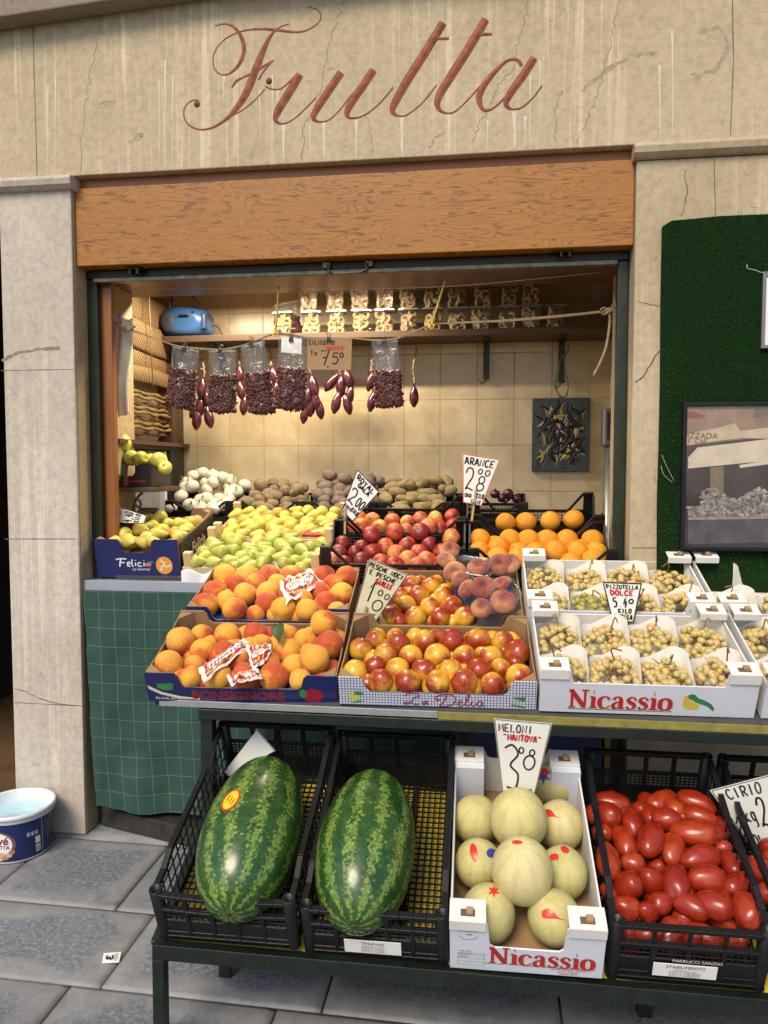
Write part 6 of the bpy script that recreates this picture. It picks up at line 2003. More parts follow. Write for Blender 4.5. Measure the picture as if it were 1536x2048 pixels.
# grapes in white foam punnets
M_FOAM = plain('white_foam', (.83, .81, .75), .7, .3, .04, 10, .05, 120)
t = NT('grape_skin', .25, .5)
co = t.co('Object', (1, 1, 1), True)
c = t.ramp(t.math('ADD', t.math('MULTIPLY', t.noise(co, .9, 2), .5), t.math('MULTIPLY', t.rand(), .5)), [(.2, (.56, .47, .16)), (.5, (.68, .53, .21)), (.85, (.70, .48, .19))])
t.P(Base_Color=c, Subsurface_Weight=.25, Subsurface_Radius=(.5, .4, .15), Subsurface_Scale=.006, Transmission_Weight=.22)
gb_ = MB(); gb_.blob(lambda d: V((d.x, d.y, d.z * 1.18)), 12, 9); gb_.lathe([(.09, 1.17), (.05, 1.2), (.0005, 1.2)], 6, 1)
GRAPE = gb_.mesh('berry', [t.m, M_STEMC])
t = NT('green_grape_skin', .25, .5)
co = t.co('Object', (1, 1, 1), True)
t.P(Base_Color=t.ramp(t.rand(), [(.1, (.34, .34, .08)), (.6, (.50, .44, .11)), (.95, (.58, .46, .14))]), Subsurface_Weight=.25, Subsurface_Radius=(.4, .4, .15), Subsurface_Scale=.006, Transmission_Weight=.22)
gb_ = MB(); gb_.blob(lambda d: V((d.x, d.y, d.z * 1.18)), 12, 9); gb_.lathe([(.09, 1.17), (.05, 1.2), (.0005, 1.2)], 6, 1)
GRAPEG = gb_.mesh('berry', [t.m, M_STEMC])
M_GSTEM = plain('grape_stalk', (.20, .17, .05), .7, .3, .3, 40); M_GSTEMB = plain('brown_grape_stalk', (.16, .075, .035), .7, .3, .3, 40)


def foam_mesh(k):
    w_, d_, h_ = .146, .178, .052
    r2 = random.Random(k)
    def path(s):
        q = []
        rr = .042
        for cx, cy, a0 in ((1, 1, 0), (-1, 1, 90), (-1, -1, 180), (1, -1, 270)):
            for i in range(8):
                a = R(a0 + 90 * i / 7)
                q.append((cx * (w_ / 2 * s - rr) + rr * math.cos(a), cy * (d_ / 2 * s - rr) + rr * math.sin(a)))
        return q
    n = 32
    lo, hi = path(.86), path(1.0)
    def top(i):
        a = math.atan2(hi[i][1], hi[i][0])
        return h_ + .052 * math.exp(-((math.cos(a - R(50)) - 1) / .34) ** 2) + .018 * math.exp(-((math.cos(a - R(150)) - 1) / .2) ** 2) - .006 * (math.sin(a) < -.7)
    vs = [(x, y, .002) for x, y in lo]
    for j in range(1, 6):
        u = j / 5
        for i in range(n):
            x = lo[i][0] * (1 - u) + hi[i][0] * u; y = lo[i][1] * (1 - u) + hi[i][1] * u
            vs.append((x * (1 + .03 * u), y * (1 + .03 * u), .002 + u * top(i)))
    fs = [tuple(range(n))]
    for j in range(5):
        for i in range(n):
            fs.append((j * n + i, j * n + (i + 1) % n, (j + 1) * n + (i + 1) % n, (j + 1) * n + i))
    b = MB(); b.add(vs, fs, 0, None, True)
    return b.mesh('foam_punnet', M_FOAM)


FOAM = [foam_mesh(k) for k in range(2)]


def bunch(M, lab, grp, green, r2):
    T = empty('grape_bunch', lab, 'grapes', M, grp)
    for i in range(64):
        for _ in range(20):
            x, y = r2.uniform(-.068, .068), r2.uniform(-.084, .078)
            if (x / .07) ** 2 + (y / .086) ** 2 < 1: break
        z = .044 + .026 * (1 - (x / .064) ** 2 - (y / .08) ** 2) + r2.uniform(-.014, .014)
        r_ = r2.uniform(.0096, .0128)
        inst('berry', GRAPEG if green else GRAPE, Matrix.Translation((x, y, z)) @ rot_rand(r2) @ Matrix.Scale(r_, 4), parent=T)
    b = MB()
    p0 = V((r2.uniform(-.02, .02), r2.uniform(0, .03), .05)); up = V((r2.uniform(-.025, .025), r2.uniform(-.01, .03), .055 + r2.uniform(0, .03)))
    b.tube(cr([p0 + V((0, -.04, 0)), p0, p0 + up * .6, p0 + up, p0 + up + V((r2.uniform(-.03, .03), -.012, -.006 + r2.uniform(-.01, .012)))], 5), .0024, 6)
    st = b.build('stalk', M_GSTEM if (green or r2.random() < .4) else M_GSTEMB, T)
    b = MB()
    for i in range(7):
        q = p0 + V((r2.uniform(-.012, .012), r2.uniform(-.05, .02), r2.uniform(0, .012)))
        b.tube(cr([q, q + V((r2.uniform(-.02, .02), r2.uniform(-.02, .02), .016)), q + V((r2.uniform(-.04, .04), r2.uniform(-.035, .03), r2.uniform(.006, .024)))], 3), [.0016] * 6 + [.001], 5)
    b.build('twigs', M_GSTEM if green else M_GSTEMB, T)


PK = 0
for M_, nm, cols, w_, rowsz, g_ in ((M_GR1, 'printed front grape crate', 4, .62, ((.10, .0), (.285, .0)), 0), (M_GR2, 'second row grape crate', 4, .62, ((.10, .0), (.285, .0)), 1), (M_GR3, 'front crate at the right edge', 2, .32, ((.10, 0), (.285, 0)), 2), (M_GR4, 'second row crate at the right edge', 2, .32, ((.10, 0), (.285, 0)), 0)):
    for j, (y, z) in enumerate(rowsz):
        for i in range(cols):
            x = w_ * (i + .5) / cols + rnd.uniform(-.003, .003)
            Mp = M_ @ Matrix.Translation((x, y, .010)) @ Matrix.Rotation(R(rnd.uniform(-4, 4)), 4, 'Z')
            o = inst('foam_punnet', FOAM[PK % 2], Mp, f'curved white foam punnet in the {nm}', 'punnet', f'foam punnets in the {nm}'); PK += 1
            if nm.startswith('second row crate at') and j == 1: continue
            green = g_ == 1 and i == 1 and j == 0
            bunch(Mp @ Matrix.Translation((0, -.004, .012)), f'loose bunch of pale grapes in the {nm}', f'grape bunches in the {nm}', green, random.Random(PK * 13))
for me in FOAM: pass
# ------------------------------------------------------------------ hand lettered price cards
arc = lambda cx, cy, rx, ry, a0, a1, n=10: [(cx + rx * math.cos(R(a0 + (a1 - a0) * i / n)), cy + ry * math.sin(R(a0 + (a1 - a0) * i / n))) for i in range(n + 1)]
S = cr
GLY = {'A': [[(0, 0), (.42, 1), (.52, 1), (.9, 0)], [(.15, .36), (.8, .36)]], 'B': [[(.1, 0), (.1, 1), (.6, .95), (.7, .75), (.5, .55), (.1, .52)], [(.5, .54), (.85, .3), (.6, .02), (.1, 0)]],
       'C': [S([(.85, .85), (.5, 1), (.15, .75), (.1, .35), (.35, .03), (.65, .02), (.9, .18)])], 'D': [[(.12, 0), (.12, 1)], S([(.0, 1), (.55, .92), (.88, .5), (.6, .08), (.05, 0)])],
       'E': [[(.85, 1), (.12, .97), (.12, .02), (.9, .04)], [(.12, .5), (.7, .52)]], 'G': [S([(.85, .82), (.5, 1), (.12, .65), (.2, .12), (.6, 0), (.88, .2), (.86, .45), (.55, .45)])],
       'H': [[(.1, 0), (.1, 1)], [(.85, 0), (.85, 1)], [(.1, .5), (.85, .52)]], 'I': [[(.45, 1), (.45, 0)]], 'K': [[(.12, 1), (.12, 0)], [(.85, 1), (.15, .45), (.9, 0)]], 'L': [[(.18, 1), (.12, .02), (.88, .06)]],
       'M': [[(.03, 0), (.14, 1), (.5, .3), (.86, 1), (.97, 0)]], 'N': [[(.08, 0), (.1, 1), (.85, 0), (.9, 1)]], 'O': [arc(.48, .5, .4, .5, 60, 425, 14)], 'P': [[(.15, 0), (.15, 1)], S([(.0, .98), (.65, .97), (.85, .72), (.6, .48), (.15, .46)])],
       'R': [[(.15, 0), (.15, 1)], S([(.0, .98), (.65, .97), (.85, .74), (.6, .5), (.15, .47)]), [(.4, .48), (.92, 0)]], 'S': [S([(.85, .88), (.5, 1), (.15, .8), (.3, .56), (.7, .44), (.85, .2), (.5, 0), (.1, .12)])],
       'T': [[(0, 1), (.95, 1)], [(.48, 1), (.46, 0)]], 'U': [S([(.1, 1), (.12, .2), (.45, 0), (.78, .2), (.85, 1)])], 'V': [[(.05, 1), (.45, 0), (.9, 1)]], 'Y': [[(.05, 1), (.45, .5), (.9, 1)], [(.45, .5), (.42, 0)]], 'Z': [[(.1, 1), (.9, 1), (.08, 0), (.92, .02)]],
       '0': [arc(.45, .5, .38, .5, 80, 445, 16)], '1': [[(.2, .7), (.5, 1), (.48, 0)]], '2': [S([(.08, .74), (.3, .98), (.7, .92), (.75, .62), (.4, .3), (.05, .02), (.3, .08), (.95, .0)])], '3': [S([(.1, .92), (.5, 1), (.8, .8), (.38, .55), (.85, .35), (.7, .05), (.08, .06)])],
       '4': [[(.5, 1), (.08, .35), (.9, .38)], [(.62, .7), (.55, -.05)]], '5': [[(.85, 1), (.25, .98), (.2, .6)], S([(.2, .58), (.65, .62), (.85, .3), (.55, 0), (.1, .05)])], '7': [[(.08, .95), (.9, 1), (.4, 0)], [(.25, .5), (.75, .55)]], '8': [arc(.45, .74, .28, .26, 0, 360, 12), arc(.45, .25, .38, .26, 0, 360, 12)],
       '.': [[(.4, 0), (.48, .06)]], ',': [[(.45, .1), (.3, -.2)]], '"': [[(.3, 1), (.25, .75)], [(.6, 1), (.55, .75)]], '-': [[(.15, .5), (.75, .5)]], 'g': [arc(.4, .35, .3, .3, 0, 360, 10), [(.72, .65), (.7, -.3), (.2, -.35)]], 'k': [[(.15, 1), (.12, 0)], [(.7, .6), (.15, .28), (.8, 0)]],
       '?': [], 'x': [[(.1, .6), (.8, 0)], [(.8, .6), (.1, 0)]], ' ': []}
M_SLEEVE = clear('card_sleeve', (.99, .99, .985), .03, .12, 0, 0)
M_CARDW = plain('price_card', (.76, .76, .73), .55, .35, .04, 12)
M_CARDY = plain('warm_lit_card', (.70, .68, .48), .5, .35, .1, 16)  # warm lamp glow on the card, put into its base colour
M_WOOD = grain('peg_wood', (.38, .25, .11), (.55, .38, .19), 'z', .8, 0)


def card(name, label, quad, Y, lines, edge=None, edge_w=.0032, mat=M_CARDW, stick=None, tape=None, sleeve=False, cat='price sign', M2=None):
    P_ = [onY(x, y, Y) for x, y in quad]                    # top left, top right, bottom right, bottom left of the card as one reads it
    c0 = sum(P_, V((0, 0, 0))) / 4
    T = empty(name, label, cat, c0)
    Q = [p - c0 for p in P_]
    def at_(s, t_):
        return Q[0] * (1 - s) * (1 - t_) + Q[1] * s * (1 - t_) + Q[2] * s * t_ + Q[3] * (1 - s) * t_
    b = MB(); b.prism([(q.x, q.z) for q in Q][::-1], 0, .0022); b.build('card', mat, T)
    N_ = (0, -1, 0)
    off = V((0, -.0007, 0))
    if edge:
        b = MB()
        e_ = [at_(s, t_) + off for s, t_ in ((.015, .01), (.985, .01), (.985, .99), (.015, .99))]
        for i in range(4): b.ribbon([e_[i], e_[(i + 1) % 4]], edge_w, N_, 0, i * .00005)
        b.build('border', edge, T)
    bs = {}
    wid = (Q[1] - Q[0]).length
    for txt, s0, t0, s1, t1, col, wd in lines:
        b = bs.setdefault(col, MB())
        n = len(txt)
        for i, ch in enumerate(txt):
            for k, st in enumerate(GLY.get(ch, [])):
                pts = [at_(s0 + (s1 - s0) * (i + .08 + x * .84) / n, t1 - (t1 - t0) * y) + off + V((0, -.00006 * (i % 4 + k), 0)) for x, y in st]
                b.ribbon(pts, wd * wid * 1.3, N_)
    for col, b in bs.items(): b.build('writing', col, T)
    if sleeve:
        b = MB(); e_ = [at_(s, t_) for s, t_ in ((-.03, -.02), (1.03, -.02), (1.04, 1.03), (-.04, 1.03))]
        b.prism([(q.x, q.z) for q in e_][::-1], -.0035, -.003); b.build('sleeve', M_SLEEVE, T)
    if stick:
        (x0, y0), (x1, y1) = stick
        a, e_ = onY(x0, y0, Y - .008) - c0, onY(x1, y1, Y - .004) - c0
        b = MB(); b.bar(a, e_, .010, .007, up=(0, 1, 0)); b.build('peg', M_WOOD, T, .001)
        m_ = a.lerp(e_, .42)
        b = MB(); b.lathe([(.0085, -.006), (.0085, .006)], 10, 0, Matrix.Translation(m_)); b.build('rubber_band', plain('green_band', (.10, .2, .12), .5), T)
    return T


K, RD = M_INK, M_REDINK
TH = .02
card('price_sign', 'price card with red edge reading ARANCE 2,80 kilo on a wooden peg', ((925, 907), (1000, 919), (963, 1012), (926, 1005)), 3.42,
     [('ARANCE', .06, .06, .92, .2, K, .03), ('2', .06, .26, .46, .72, K, .03), ('8', .48, .40, .9, .70, K, .028), ('O', .48, .26, .66, .36, K, .026), ('O', .70, .26, .9, .38, K, .026), ('COSTE', .08, .80, .42, .87, K, .018), ('KILO', .60, .76, .95, .86, K, .02), ('CALIB', .40, .90, .9, .97, K, .016)], M_STR, .003, stick=((952, 978), (943, 1046)))
card('price_sign', 'tilted price card with black edge reading ROYAL GALA 2,00 beside the apples', ((714, 938), (759, 984), (705, 1043), (684, 1021)), 3.36,
     [('ROYAL', .1, .06, .9, .17, K, .035), ('GALA', .26, .19, .82, .29, K, .035), ('2', .06, .36, .5, .72, K, .035), ('O', .52, .44, .74, .68, K, .035), ('O', .74, .44, .96, .68, K, .035), ('KILO', .52, .74, .98, .84, K, .03), ('COSTE', .05, .80, .6, .87, K, .02)], K, .004, stick=((690, 1015), (690, 1068)))
card('price_sign', 'sideways price card reading PERE DOLCI 4,40 kilo in the pear crate', ((216, 1046), (223, 1009), (294, 1031), (288, 1047)), 3.27,
     [('PERE', .08, .06, .92, .16, K, .035), ('DOLCI', .12, .2, .85, .3, RD, .035), ('4,40', .1, .40, .9, .64, K, .04), ('KILO', .1, .70, .9, .84, K, .035)], K, .003)
card('price_sign', 'lamp tinted price card reading PESCHE NOCI E PESCHE GIALLE 1,80 on a wooden peg', ((739, 1117), (816, 1149), (751, 1244), (709, 1225)), 2.73,
     [('PESCHE NOCI', .04, .05, .96, .13, K, .024), ('E PESCHE', .1, .17, .86, .25, K, .024), ('GIALLE', .34, .28, .86, .37, RD, .034), ('1', .2, .36, .5, .72, K, .03), ('O', .48, .62, .98, .82, M_STEEL, .028), ('O', .52, .44, .72, .54, M_STEEL, .026), ('O', .76, .46, .96, .56, M_STEEL, .026)], K, .0022, M_CARDY, ((733, 1213), (719, 1274)), sleeve=True)
card('price_sign', 'price card with black edge reading PIZZUTELLA DOLCE 5,40 in the grapes', ((1205, 1164), (1284, 1167), (1267, 1245), (1225, 1243)), 2.655,
     [('PIZZUTELLA', .06, .06, .93, .16, K, .024), ('DOLCE', .14, .20, .82, .32, RD, .034), ('5.4', .16, .39, .68, .62, K, .032), ('O', .68, .41, .88, .52, K, .03), ('KILO', .32, .66, .84, .77, K, .028), ('PUGLIA', .14, .81, .92, .94, K, .026)], K, .0042, stick=((1252, 1228), (1247, 1284)))
card('price_sign', 'large sleeved price card reading MELONI MANTOVA 3,80 in the melon box', ((988, 1437), (1104, 1447), (1068, 1595), (1005, 1588)), 2.255,
     [('MELONI', .06, .06, .70, .16, K, .02), ('"MANTOVA"', .14, .19, .88, .27, RD, .026), ('3', .08, .33, .56, .93, K, .028), ('O', .52, .45, .90, .64, K, .024), ('O', .44, .35, .58, .43, K, .022), ('O', .66, .37, .82, .45, K, .022), ('KILO', .48, .90, .90, .99, K, .022)], M_STEEL, .0022, sleeve=True)
card('price_sign', 'large tilted price card reading CIRIO with prices for one and two kilos', ((1420, 1581), (1610, 1531), (1610, 1760), (1523, 1722)), 2.34,
     [('CIRIO', .12, .04, .52, .16, K, .014), ('1kg', .10, .28, .36, .46, K, .014), ('2,00', .38, .20, .95, .52, K, .018), ('2kg', .14, .62, .42, .80, K, .014), ('3,50', .46, .56, .98, .86, K, .018)], M_STEEL, .0024, sleeve=True)
card('blank_card', 'blank white card standing tilted behind the stickered watermelon', ((513, 1458), (551, 1502), (459, 1554), (446, 1545)), 2.42, [], K, .002, cat='card')
card('cardboard_sign', 'brown cardboard price sign reading CILIEGINO SECCO 7,50 clipped to the rope', ((615, 677), (704, 677), (702, 740), (614, 739)), 3.262,
     [('CILIEGINO', .03, .06, .62, .2, K, .018), ('"SECCO"', .36, .26, .9, .36, RD, .022), ('1x', .06, .36, .24, .54, K, .018), ('7', .28, .38, .54, .86, K, .024), (',', .44, .74, .52, .90, K, .022), ('5', .54, .46, .74, .8, K, .024), ('O', .72, .46, .84, .6, K, .022)], None, 0, M_CARD)

# wrappers and a leaf on the peaches
t = NT('printed_tissue', .55, .3)
uvn = t.n('Attribute', {'attribute_name': 'sheet'}).outputs['Vector']
s = t.sep(uvn)
e = t.math('MINIMUM', t.math('MINIMUM', s[0], t.math('SUBTRACT', 1.0, s[0])), t.math('MINIMUM', s[1], t.math('SUBTRACT', 1.0, s[1])))
vo = t.n('TexVoronoi', None, Vector=uvn, Scale=11).outputs
pat = t.ramp(t.sep(vo['Color'])[0], [(.0, (.45, .03, .03)), (.35, (.62, .40, .06)), (.55, (.72, .70, .66)), (.75, (.10, .07, .05)), (.85, (.5, .06, .05))], 'CONSTANT')
mid = t.math('MULTIPLY', t.math('LESS_THAN', t.math('ABSOLUTE', t.math('SUBTRACT', s[1], .5)), .14), t.math('LESS_THAN', t.math('ABSOLUTE', t.math('SUBTRACT', s[0], .5)), .36))
pat = t.mix(mid, pat, (.74, .72, .70))
wrd = t.math('MULTIPLY', mid, t.math('GREATER_THAN', t.math('SINE', t.math('MULTIPLY', s[0], 90.0)), .35))
pat = t.mix(t.math('MULTIPLY', wrd, t.math('LESS_THAN', t.math('ABSOLUTE', t.math('SUBTRACT', s[1], .5)), .08)), pat, (.5, .03, .04))
t.P(Base_Color=t.mix(t.math('LESS_THAN', e, .09), pat, (.74, .72, .70)))
M_WRAP = t.m


def wrapper(quad, M, hz, lab, amp=.012, seed=0):
    q = [hit(C1[0] + x / S1, C1[1] + y / S1, M, hz) for x, y in quad]
    nn = (M.to_3x3() @ V((0, 0, 1))).normalized()
    uv_ = []
    def f(u, v):
        uv_.append((u, v, 0))
        p = q[0] * (1 - u) * (1 - v) + q[1] * u * (1 - v) + q[2] * u * v + q[3] * (1 - u) * v
        k = noise.noise(V((u * 4.5, v * 4.5, seed))) + .6 * abs(noise.noise(V((u * 9, v * 9, seed + 4))))
        ed = max(abs(2 * u - 1), abs(2 * v - 1)) ** 3
        return p + nn * (amp * k - .012 * ed) + CR * .006 * noise.noise(V((v * 6, u * 6, seed + 9)))
    o = MB().sheet(f, 22, 14, smooth=False).build('fruit_wrapper', M_WRAP)
    a = o.data.attributes.new('sheet', 'FLOAT_VECTOR', 'POINT')
    a.data.foreach_set('vector', [c_ for z in uv_ for c_ in z])
    return tag(o, lab, 'wrapper', 'printed fruit wrappers on the peaches')


wrapper(((355, 770), (640, 585), (680, 640), (385, 855)), M_BON, .118, 'long printed red and gold tissue wrapper across the front peaches', .010, 1)
wrapper(((650, 640), (810, 625), (800, 690), (690, 790)), M_BON, .118, 'short printed tissue wrapper beside the green leaf on the front peaches', .012, 2)
wrapper(((530, 830), (720, 775), (755, 830), (560, 880)), M_BON, .112, 'crumpled printed tissue wrapper at the front edge of the navy peach crate', .016, 3)
wrapper(((850, 245), (1040, 175), (1130, 240), (900, 385)), M_PE2, .118, 'crumpled printed tissue wrapper on the second row peaches', .024, 4)
q = [hit(C1[0] + x / S1, C1[1] + y / S1, M_BON, .125) for x, y in ((845, 530), (812, 560), (822, 640), (888, 640))]
a, e_ = q[0], (q[2] + q[3]) / 2
ax = e_ - a; sd_ = (CR * .9 + V((0, 0, .3))) * .024; nn = (M_BON.to_3x3() @ V((0, 0, 1))).normalized()
b = MB(); b.sheet(lambda u, v: a + ax * v + sd_ * (2 * u - 1) * (math.sin(math.pi * min(1, v * .93 + .05)) ** .7) + nn * (.010 * (2 * u - 1) ** 2 + .012 * math.sin(v * 3) + .004), 6, 12)
b.tube([a - ax * .12, a, a + ax * .98], .0012, 5)
tag(b.build('peach_leaf', plain('leaf_green', (.035, .085, .02), .45, .4, .2, 30), None), 'single dark green peach leaf standing among the front peaches', 'leaf')

# ------------------------------------------------------------------ artificial turf, framed photograph, small sign on the right pillar
YT = 3.036
M_TURF = plain('turf_backing', (.006, .022, .006), .9, .1)
t = NT('turf_fibre', .55, .3)
at = t.n('Attribute', {'attribute_name': 'tone'}).outputs['Fac']
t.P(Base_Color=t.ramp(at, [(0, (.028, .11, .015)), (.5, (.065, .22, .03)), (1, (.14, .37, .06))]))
M_FIB = t.m
TF = empty('turf_panel', 'dark green artificial turf sheet fixed to the right pillar', 'turf panel', (0, YT, 0))
top = [(1326, 452), (1344, 441), (1380, 438), (1440, 432), (1536, 428), (1680, 424)]
left = [(1326, 452), (1323, 600), (1322, 760), (1319, 900), (1316, 1000), (1318, 1120)]
tp = [onY(x, y, YT) for x, y in top]; lp = [onY(x, y, YT) for x, y in left]
z0 = .98
poly = [(p.x, p.z) for p in lp[::-1]] + [(p.x, p.z) for p in tp[1:]] + [(tp[-1].x, z0)]
poly[0] = (lp[-1].x, z0)
b = MB(); b.prism(poly, .0, .0225); b.build('backing', M_TURF, TF)
r2 = random.Random(5)
vs, fs, tone = [], [], []
xs0, xs1, zt = min(x for x, _ in poly), tp[-1].x, max(z for _, z in poly)
def inside(x, z):
    c_ = False
    for i in range(len(poly)):
        (x1, z1), (x2, z2) = poly[i], poly[i - 1]
        if (z1 > z) != (z2 > z) and x < (x2 - x1) * (z - z1) / (z2 - z1) + x1: c_ = not c_
    return c_
n = 0
while n < 26000:
    x, z = r2.uniform(xs0 - .002, min(xs1, 1.28)), r2.uniform(z0 + .2, zt + .003)
    if not inside(x, z): continue
    n += 1
    l_ = r2.uniform(.006, .012)
    dx, dz = r2.uniform(-.006, .006) + .003 * math.sin(x * 40), r2.uniform(-.004, .007)
    k = len(vs); wv = .0009
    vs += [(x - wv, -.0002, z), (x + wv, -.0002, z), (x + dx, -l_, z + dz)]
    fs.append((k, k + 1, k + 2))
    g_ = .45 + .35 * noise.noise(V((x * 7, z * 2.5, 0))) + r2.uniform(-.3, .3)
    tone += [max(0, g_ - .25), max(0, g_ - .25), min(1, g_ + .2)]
b = MB(); b.add(vs, fs)
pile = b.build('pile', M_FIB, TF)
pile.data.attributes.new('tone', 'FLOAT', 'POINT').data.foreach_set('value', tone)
q = [onY(x, y, YT - .012) - V((0, YT, 0)) for x, y in ((1322, 932), (1328, 950), (1345, 965))]
q2 = [onY(x, y, YT - .012) - V((0, YT, 0)) for x, y in ((1324, 910), (1332, 930), (1349, 963))]
MB().tube(cr([tuple(p) for p in q], 4), .001, 4).build('loose_thread', M_WIRE, TF); MB().tube(cr([tuple(p) for p in q2], 4), .001, 4).build('loose_thread', M_WIRE, TF)

YP = 3.012
a, b_, c_ = onY(1366, 806, YP), onY(1372, 1100, YP), onY(1536, 797, YP)
FRM = empty('framed_photo', 'black framed sepia photograph of a market stall hung on the turf', 'picture', (a.x, YP, a.z))
WF, HF = .82, a.z - b_.z
fw = .014
MB().box(0, WF, -.012, .008, -fw, 0).box(0, fw, -.012, .008, -HF + fw, -fw - .0002).box(WF - fw, WF, -.012, .008, -HF + fw, -fw - .0002).box(0, WF, -.012, .008, -HF, -HF + fw - .0002).build('frame', plain('black_frame', (.006, .007, .01), .5, .3), FRM, .002)
bk = MB().box(fw, WF - fw, -.001, .006, -HF + fw, -fw).build('print', plain('sepia_dark', (.055, .048, .052), .5, .3, .5, 7), FRM)
def pp(x, y): p = onY(x, y, YP) - V((a.x, 0, a.z)); return (p.x, p.z)
def shape(nm, mat, pts, k): return flat(nm, mat, bk, [[pp(x, y) for x, y in pts]], .0012 + k * .0001)
sep = lambda nm, c__, v=.25, s__=14: plain(nm, c__, .45, .35, v, s__)
shape('printed_wall', sep('sepia_wall', (.26, .18, .13), .35, 9), [(1372, 815), (1640, 800), (1640, 860), (1372, 892)], 0)
shape('printed_band', sep('sepia_band', (.52, .41, .29), .15), [(1373, 868), (1440, 855), (1470, 846), (1480, 862), (1640, 842), (1640, 880), (1480, 876), (1373, 890)], 1)
shape('printed_awning', sep('sepia_awning', (.62, .53, .42), .12), [(1376, 915), (1395, 895), (1640, 866), (1640, 915), (1500, 925), (1376, 937)], 2)
shape('printed_umbrella', sep('dull_red', (.22, .06, .05), .1), [(1373, 822), (1390, 824), (1412, 832), (1400, 838), (1373, 836)], 3)
shape('printed_window', sep('sepia_grey', (.15, .12, .10), .1), [(1512, 806), (1640, 798), (1640, 820), (1506, 836)], 4)
shape('printed_pillar', sep('sepia_pillar', (.19, .15, .12), .2), [(1420, 935), (1447, 932), (1447, 1000), (1420, 1000)], 3)
shape('printed_lamp', sep('pale_lamp', (.62, .56, .48), .05), [(1478, 930), (1640, 905), (1640, 914), (1480, 936)], 5)
text_part('printed_words', 'IZZADA', sep('print_letters', (.12, .08, .06)), bk, Matrix.Translation((pp(1374, 876)[0], -.0022, pp(1374, 876)[1])) @ Matrix.Rotation(R(2), 4, 'Y'), .03, align='LEFT')
text_part('printed_words', 'F  CAF', sep('print_letters_low', (.12, .08, .06)), bk, TR(pp(1375, 887)[0], -.0022, pp(1375, 887)[1]), .024, align='LEFT')
shape('printed_mound', sep('print_mound', (.12, .105, .10), .4, 30), [(1376, 1036), (1380, 1018), (1400, 1010), (1412, 992), (1440, 980), (1470, 1002), (1500, 982), (1530, 978), (1560, 1000), (1640, 985), (1640, 1036)], 3.5)
b = MB(); r2 = random.Random(9)
for i in range(1100):
    x = r2.uniform(1376, 1640); base_ = 1032
    hgt = 34 + 22 * math.sin((x - 1376) / 30.0) ** 2
    y = base_ - r2.random() * hgt
    if x < 1400: y = max(y, 1015)
    cx, cz = pp(x, y); rr = r2.uniform(.0045, .0075)
    lobe = ell(cx, cz, rr, rr * .8, 7)
    b.add([(px_, -.0016 - i * 2e-6, pz_) for px_, pz_ in lobe], [tuple(range(7))], r2.randrange(3))
pf = b.build('printed_fruit', [sep('print_fruit_a', (.30, .27, .25)), sep('print_fruit_b', (.17, .15, .15)), sep('print_fruit_c', (.40, .37, .33))], bk)
shape('printed_trays', sep('print_tray', (.33, .28, .24), .3, 30), [(1376, 1034), (1640, 1028), (1640, 1036), (1376, 1040)], 6)
shape('printed_counter', sep('print_counter', (.10, .095, .11), .3), [(1376, 1041), (1640, 1037), (1640, 1083), (1376, 1088)], 2)
MB().box(fw, WF - fw, -.0065, -.006, -HF + fw, -fw).build('glass', clear('picture_glass', (.98, .98, .98), .03, .04, 0, 0), FRM)
a = onY(1526, 546, 3.02); e_ = onY(1526, 697, 3.02)
SG = empty('small_sign', 'white sign in a thin grey frame on the turf at the right edge', 'sign', a)
MB().box(0, .012, -.004, .014, e_.z - a.z, 0).box(.0122, .5, -.004, .014, -.012, 0).box(.0122, .5, -.004, .014, e_.z - a.z, e_.z - a.z + .012).build('frame', M_GREYM, SG, .001)
MB().box(.0124, .5, .002, .012, e_.z - a.z + .0122, -.0122).build('panel', M_WHITE, SG)
q = [onY(x, y, 3.02) - a for x, y in ((1494, 529), (1494, 537), (1510, 540), (1522, 545), (1536, 544))]
MB().tube([tuple(p) for p in q], .0016, 5).build('wire', M_WIRE, SG)

# ------------------------------------------------------------------ bucket on the paving
cb = onZ(36, 1700, 0)
BK = empty('bucket', 'white rimmed navy plastic bucket of pale blue water standing by the left pillar', 'bucket', (cb.x, cb.y, .001))
HB, R0, R1 = .205, .126, .143
rz = lambda z: R0 + (R1 - R0) * z / HB
M_BLUEB = plain('navy_label', (.008, .02, .10), .3, .5, .05)
M_BWHITE = plain('white_bucket_plastic', (.66, .70, .74), .35, .5, .03)
MB().lathe([(.0005, .0), (R0 - .008, 0), (R0, .006), (rz(.012), .012)], 56).build('base', M_BWHITE, BK)
MB().lathe([(rz(.0121), .0121), (rz(HB - .035), HB - .035)], 56).build('label_wrap', M_BLUEB, BK)
MB().lathe([(rz(HB - .0349), HB - .0349), (rz(HB - .03) + .004, HB - .0345), (rz(HB - .02) + .006, HB - .03), (R1 + .004, HB - .018), (R1 + .009, HB - .016), (R1 + .009, HB - .004), (R1 + .005, HB), (R1 - .001, HB), (R1 - .004, HB - .006), (rz(.02) - .005, .02), (.0005, .019)], 56).build('rim', M_BWHITE, BK)
t = NT('blue_water', .06, .5)
t.P(Base_Color=(.42, .66, .76), Coat_Weight=.3); t.bump(t.noise(t.co('Object'), 14, 2), .05, .004)
MB().lathe([(.0005, HB - .052), (rz(HB - .052) - .0052, HB - .052)], 56).build('water', t.m, BK)


def wrap_text(nm, txt, mat, size, ang, z, bold=0, shear=0, lift=.0012):
    o = text_part(nm, txt, mat, BK, Matrix(), size, bold, shear)
    for v in o.data.vertices:
        r_ = rz(z + v.co.z) + lift
        th = R(ang) + v.co.x / r_
        v.co = (r_ * math.sin(th), -r_ * math.cos(th), z + v.co.z)
    return o


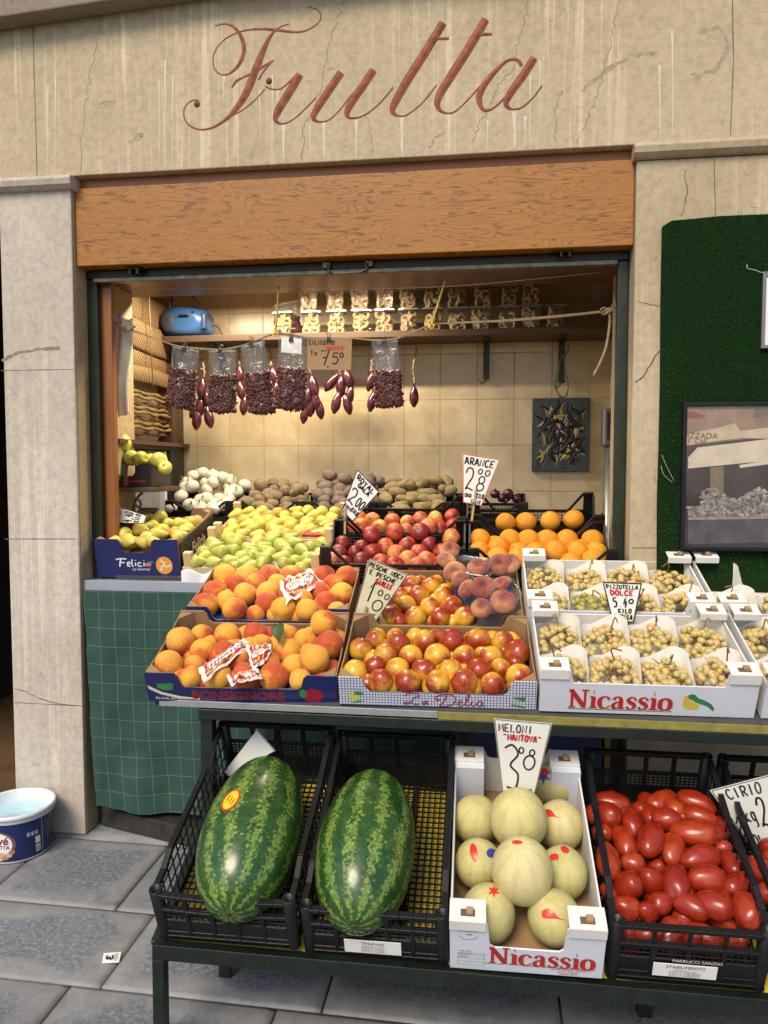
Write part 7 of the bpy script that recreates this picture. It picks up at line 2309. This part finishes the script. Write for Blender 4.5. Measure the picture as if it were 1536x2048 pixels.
def wrap_shape(nm, mat, pts, lift=.0008):
    c_ = (sum(x for x, _ in pts) / len(pts), sum(z for _, z in pts) / len(pts))
    vs, fs = [], []
    m_ = len(pts)
    for k in range(5):
        for x, z in pts:
            xx, zz = c_[0] + (x - c_[0]) * k / 4, c_[1] + (z - c_[1]) * k / 4
            r_ = rz(zz) + lift; th = xx / r_
            vs.append((r_ * math.sin(th), -r_ * math.cos(th), zz))
    for k in range(4):
        for i in range(m_): fs.append((k * m_ + i, (k + 1) * m_ + i, (k + 1) * m_ + (i + 1) % m_, k * m_ + (i + 1) % m_))
    return MB().add(vs, fs).build(nm, mat, BK)


b0 = math.degrees(math.atan2(-cb.x, cb.y)) * -1            # the side that faces the camera
ct = lambda a_: R(a_) * R0
F0 = 34
wrap_shape('oval_logo', M_CRACK, ell(ct(F0 - 34), .087, .072, .056, 30), .0006)
wrap_shape('oval_logo', M_WHITE, ell(ct(F0 - 36), .087, .064, .050, 30), .0010)
wrap_text('logo_text', 'Calvé', M_DKRED, .046, F0 - 37, .088, .0012, .1, .0016)
wrap_text('logo_text', 'COMPATTA', M_BLUEB, .021, F0 - 37, .068, .0004, 0, .0016)
for k, (dx, dz, r_) in enumerate(((-.03, .034, .014), (-.014, .03, .016), (.006, .034, .015), (.022, .042, .013), (.034, .054, .012), (-.004, .045, .012))):
    wrap_shape('garlic_print', sep('garlic_print', (.55, .36, .24) if k % 2 else (.40, .17, .10)), ell(ct(F0 - 24) + dx, dz, r_, r_ * .8, 12), .0016 + k * .0002)
for k in range(2): wrap_shape('info_panel', M_WHITE, [(ct(F0 + 33), .028 + k * .036), (ct(F0 + 43), .028 + k * .036), (ct(F0 + 43), .058 + k * .036), (ct(F0 + 33), .058 + k * .036)])
for k in range(5): wrap_shape('barcode', M_INK, [(ct(F0 + 34 + k * 1.8), .032), (ct(F0 + 34.8 + k * 1.8), .032), (ct(F0 + 34.8 + k * 1.8), .052), (ct(F0 + 34 + k * 1.8), .052)], .0014)
wrap_shape('divider', M_WHITE, [(ct(F0 + 48), .013), (ct(F0 + 48.6), .013), (ct(F0 + 48.6), HB - .036), (ct(F0 + 48), HB - .036)])
for k in range(3): wrap_shape('info_print', sep('pale_print', (.3, .36, .5)), [(ct(F0 + 18 + k * 7.5), .104), (ct(F0 + 23.5 + k * 7.5), .104), (ct(F0 + 23.5 + k * 7.5), .122), (ct(F0 + 18 + k * 7.5), .122)])

# paper ticket with a 3
q = [onZ(x, y, .002) for x, y in ((207, 1907), (243, 1904), (238, 1925), (204, 1927))]
TK = empty('paper_ticket', 'small white paper ticket with a printed 3 lying on the paving', 'ticket', (q[0] + q[1] + q[2] + q[3]) / 4)
b = MB(); Q = [p - TK.location for p in q]
b.add([*Q, *[p + V((0, 0, .0012)) for p in Q]], [(0, 1, 2, 3), (7, 6, 5, 4), (0, 4, 5, 1), (1, 5, 6, 2), (2, 6, 7, 3), (3, 7, 4, 0)]); b.build('paper', M_WHITE, TK)
b = MB()
for st in GLY['3']:
    b.ribbon([(Q[3] * (1 - (.2 + .55 * y)) * .62 + Q[2] * (.2 + .35 * y) * 0 + Q[0].lerp(Q[1], .22 + .36 * (1 - y)) * .5 + Q[3].lerp(Q[2], .22 + .36 * (1 - y)) * .5 - Q[3] * (1 - (.2 + .55 * y)) * .62 + (Q[3] - Q[0]) * (.5 - x) * -.55) + V((0, 0, .0018)) for x, y in st], .006, (0, 0, 1))
b.build('number', M_INK, TK)
for k in range(3):
    b = MB(); u = .68 + k * .08
    b.ribbon([Q[0].lerp(Q[1], u).lerp(Q[3].lerp(Q[2], u), .15) + V((0, 0, .0018)), Q[0].lerp(Q[1], u).lerp(Q[3].lerp(Q[2], u), .85) + V((0, 0, .0018))], .0022, (0, 0, 1)); b.build('small_print', sep('grey_print', (.3, .3, .3)), TK)
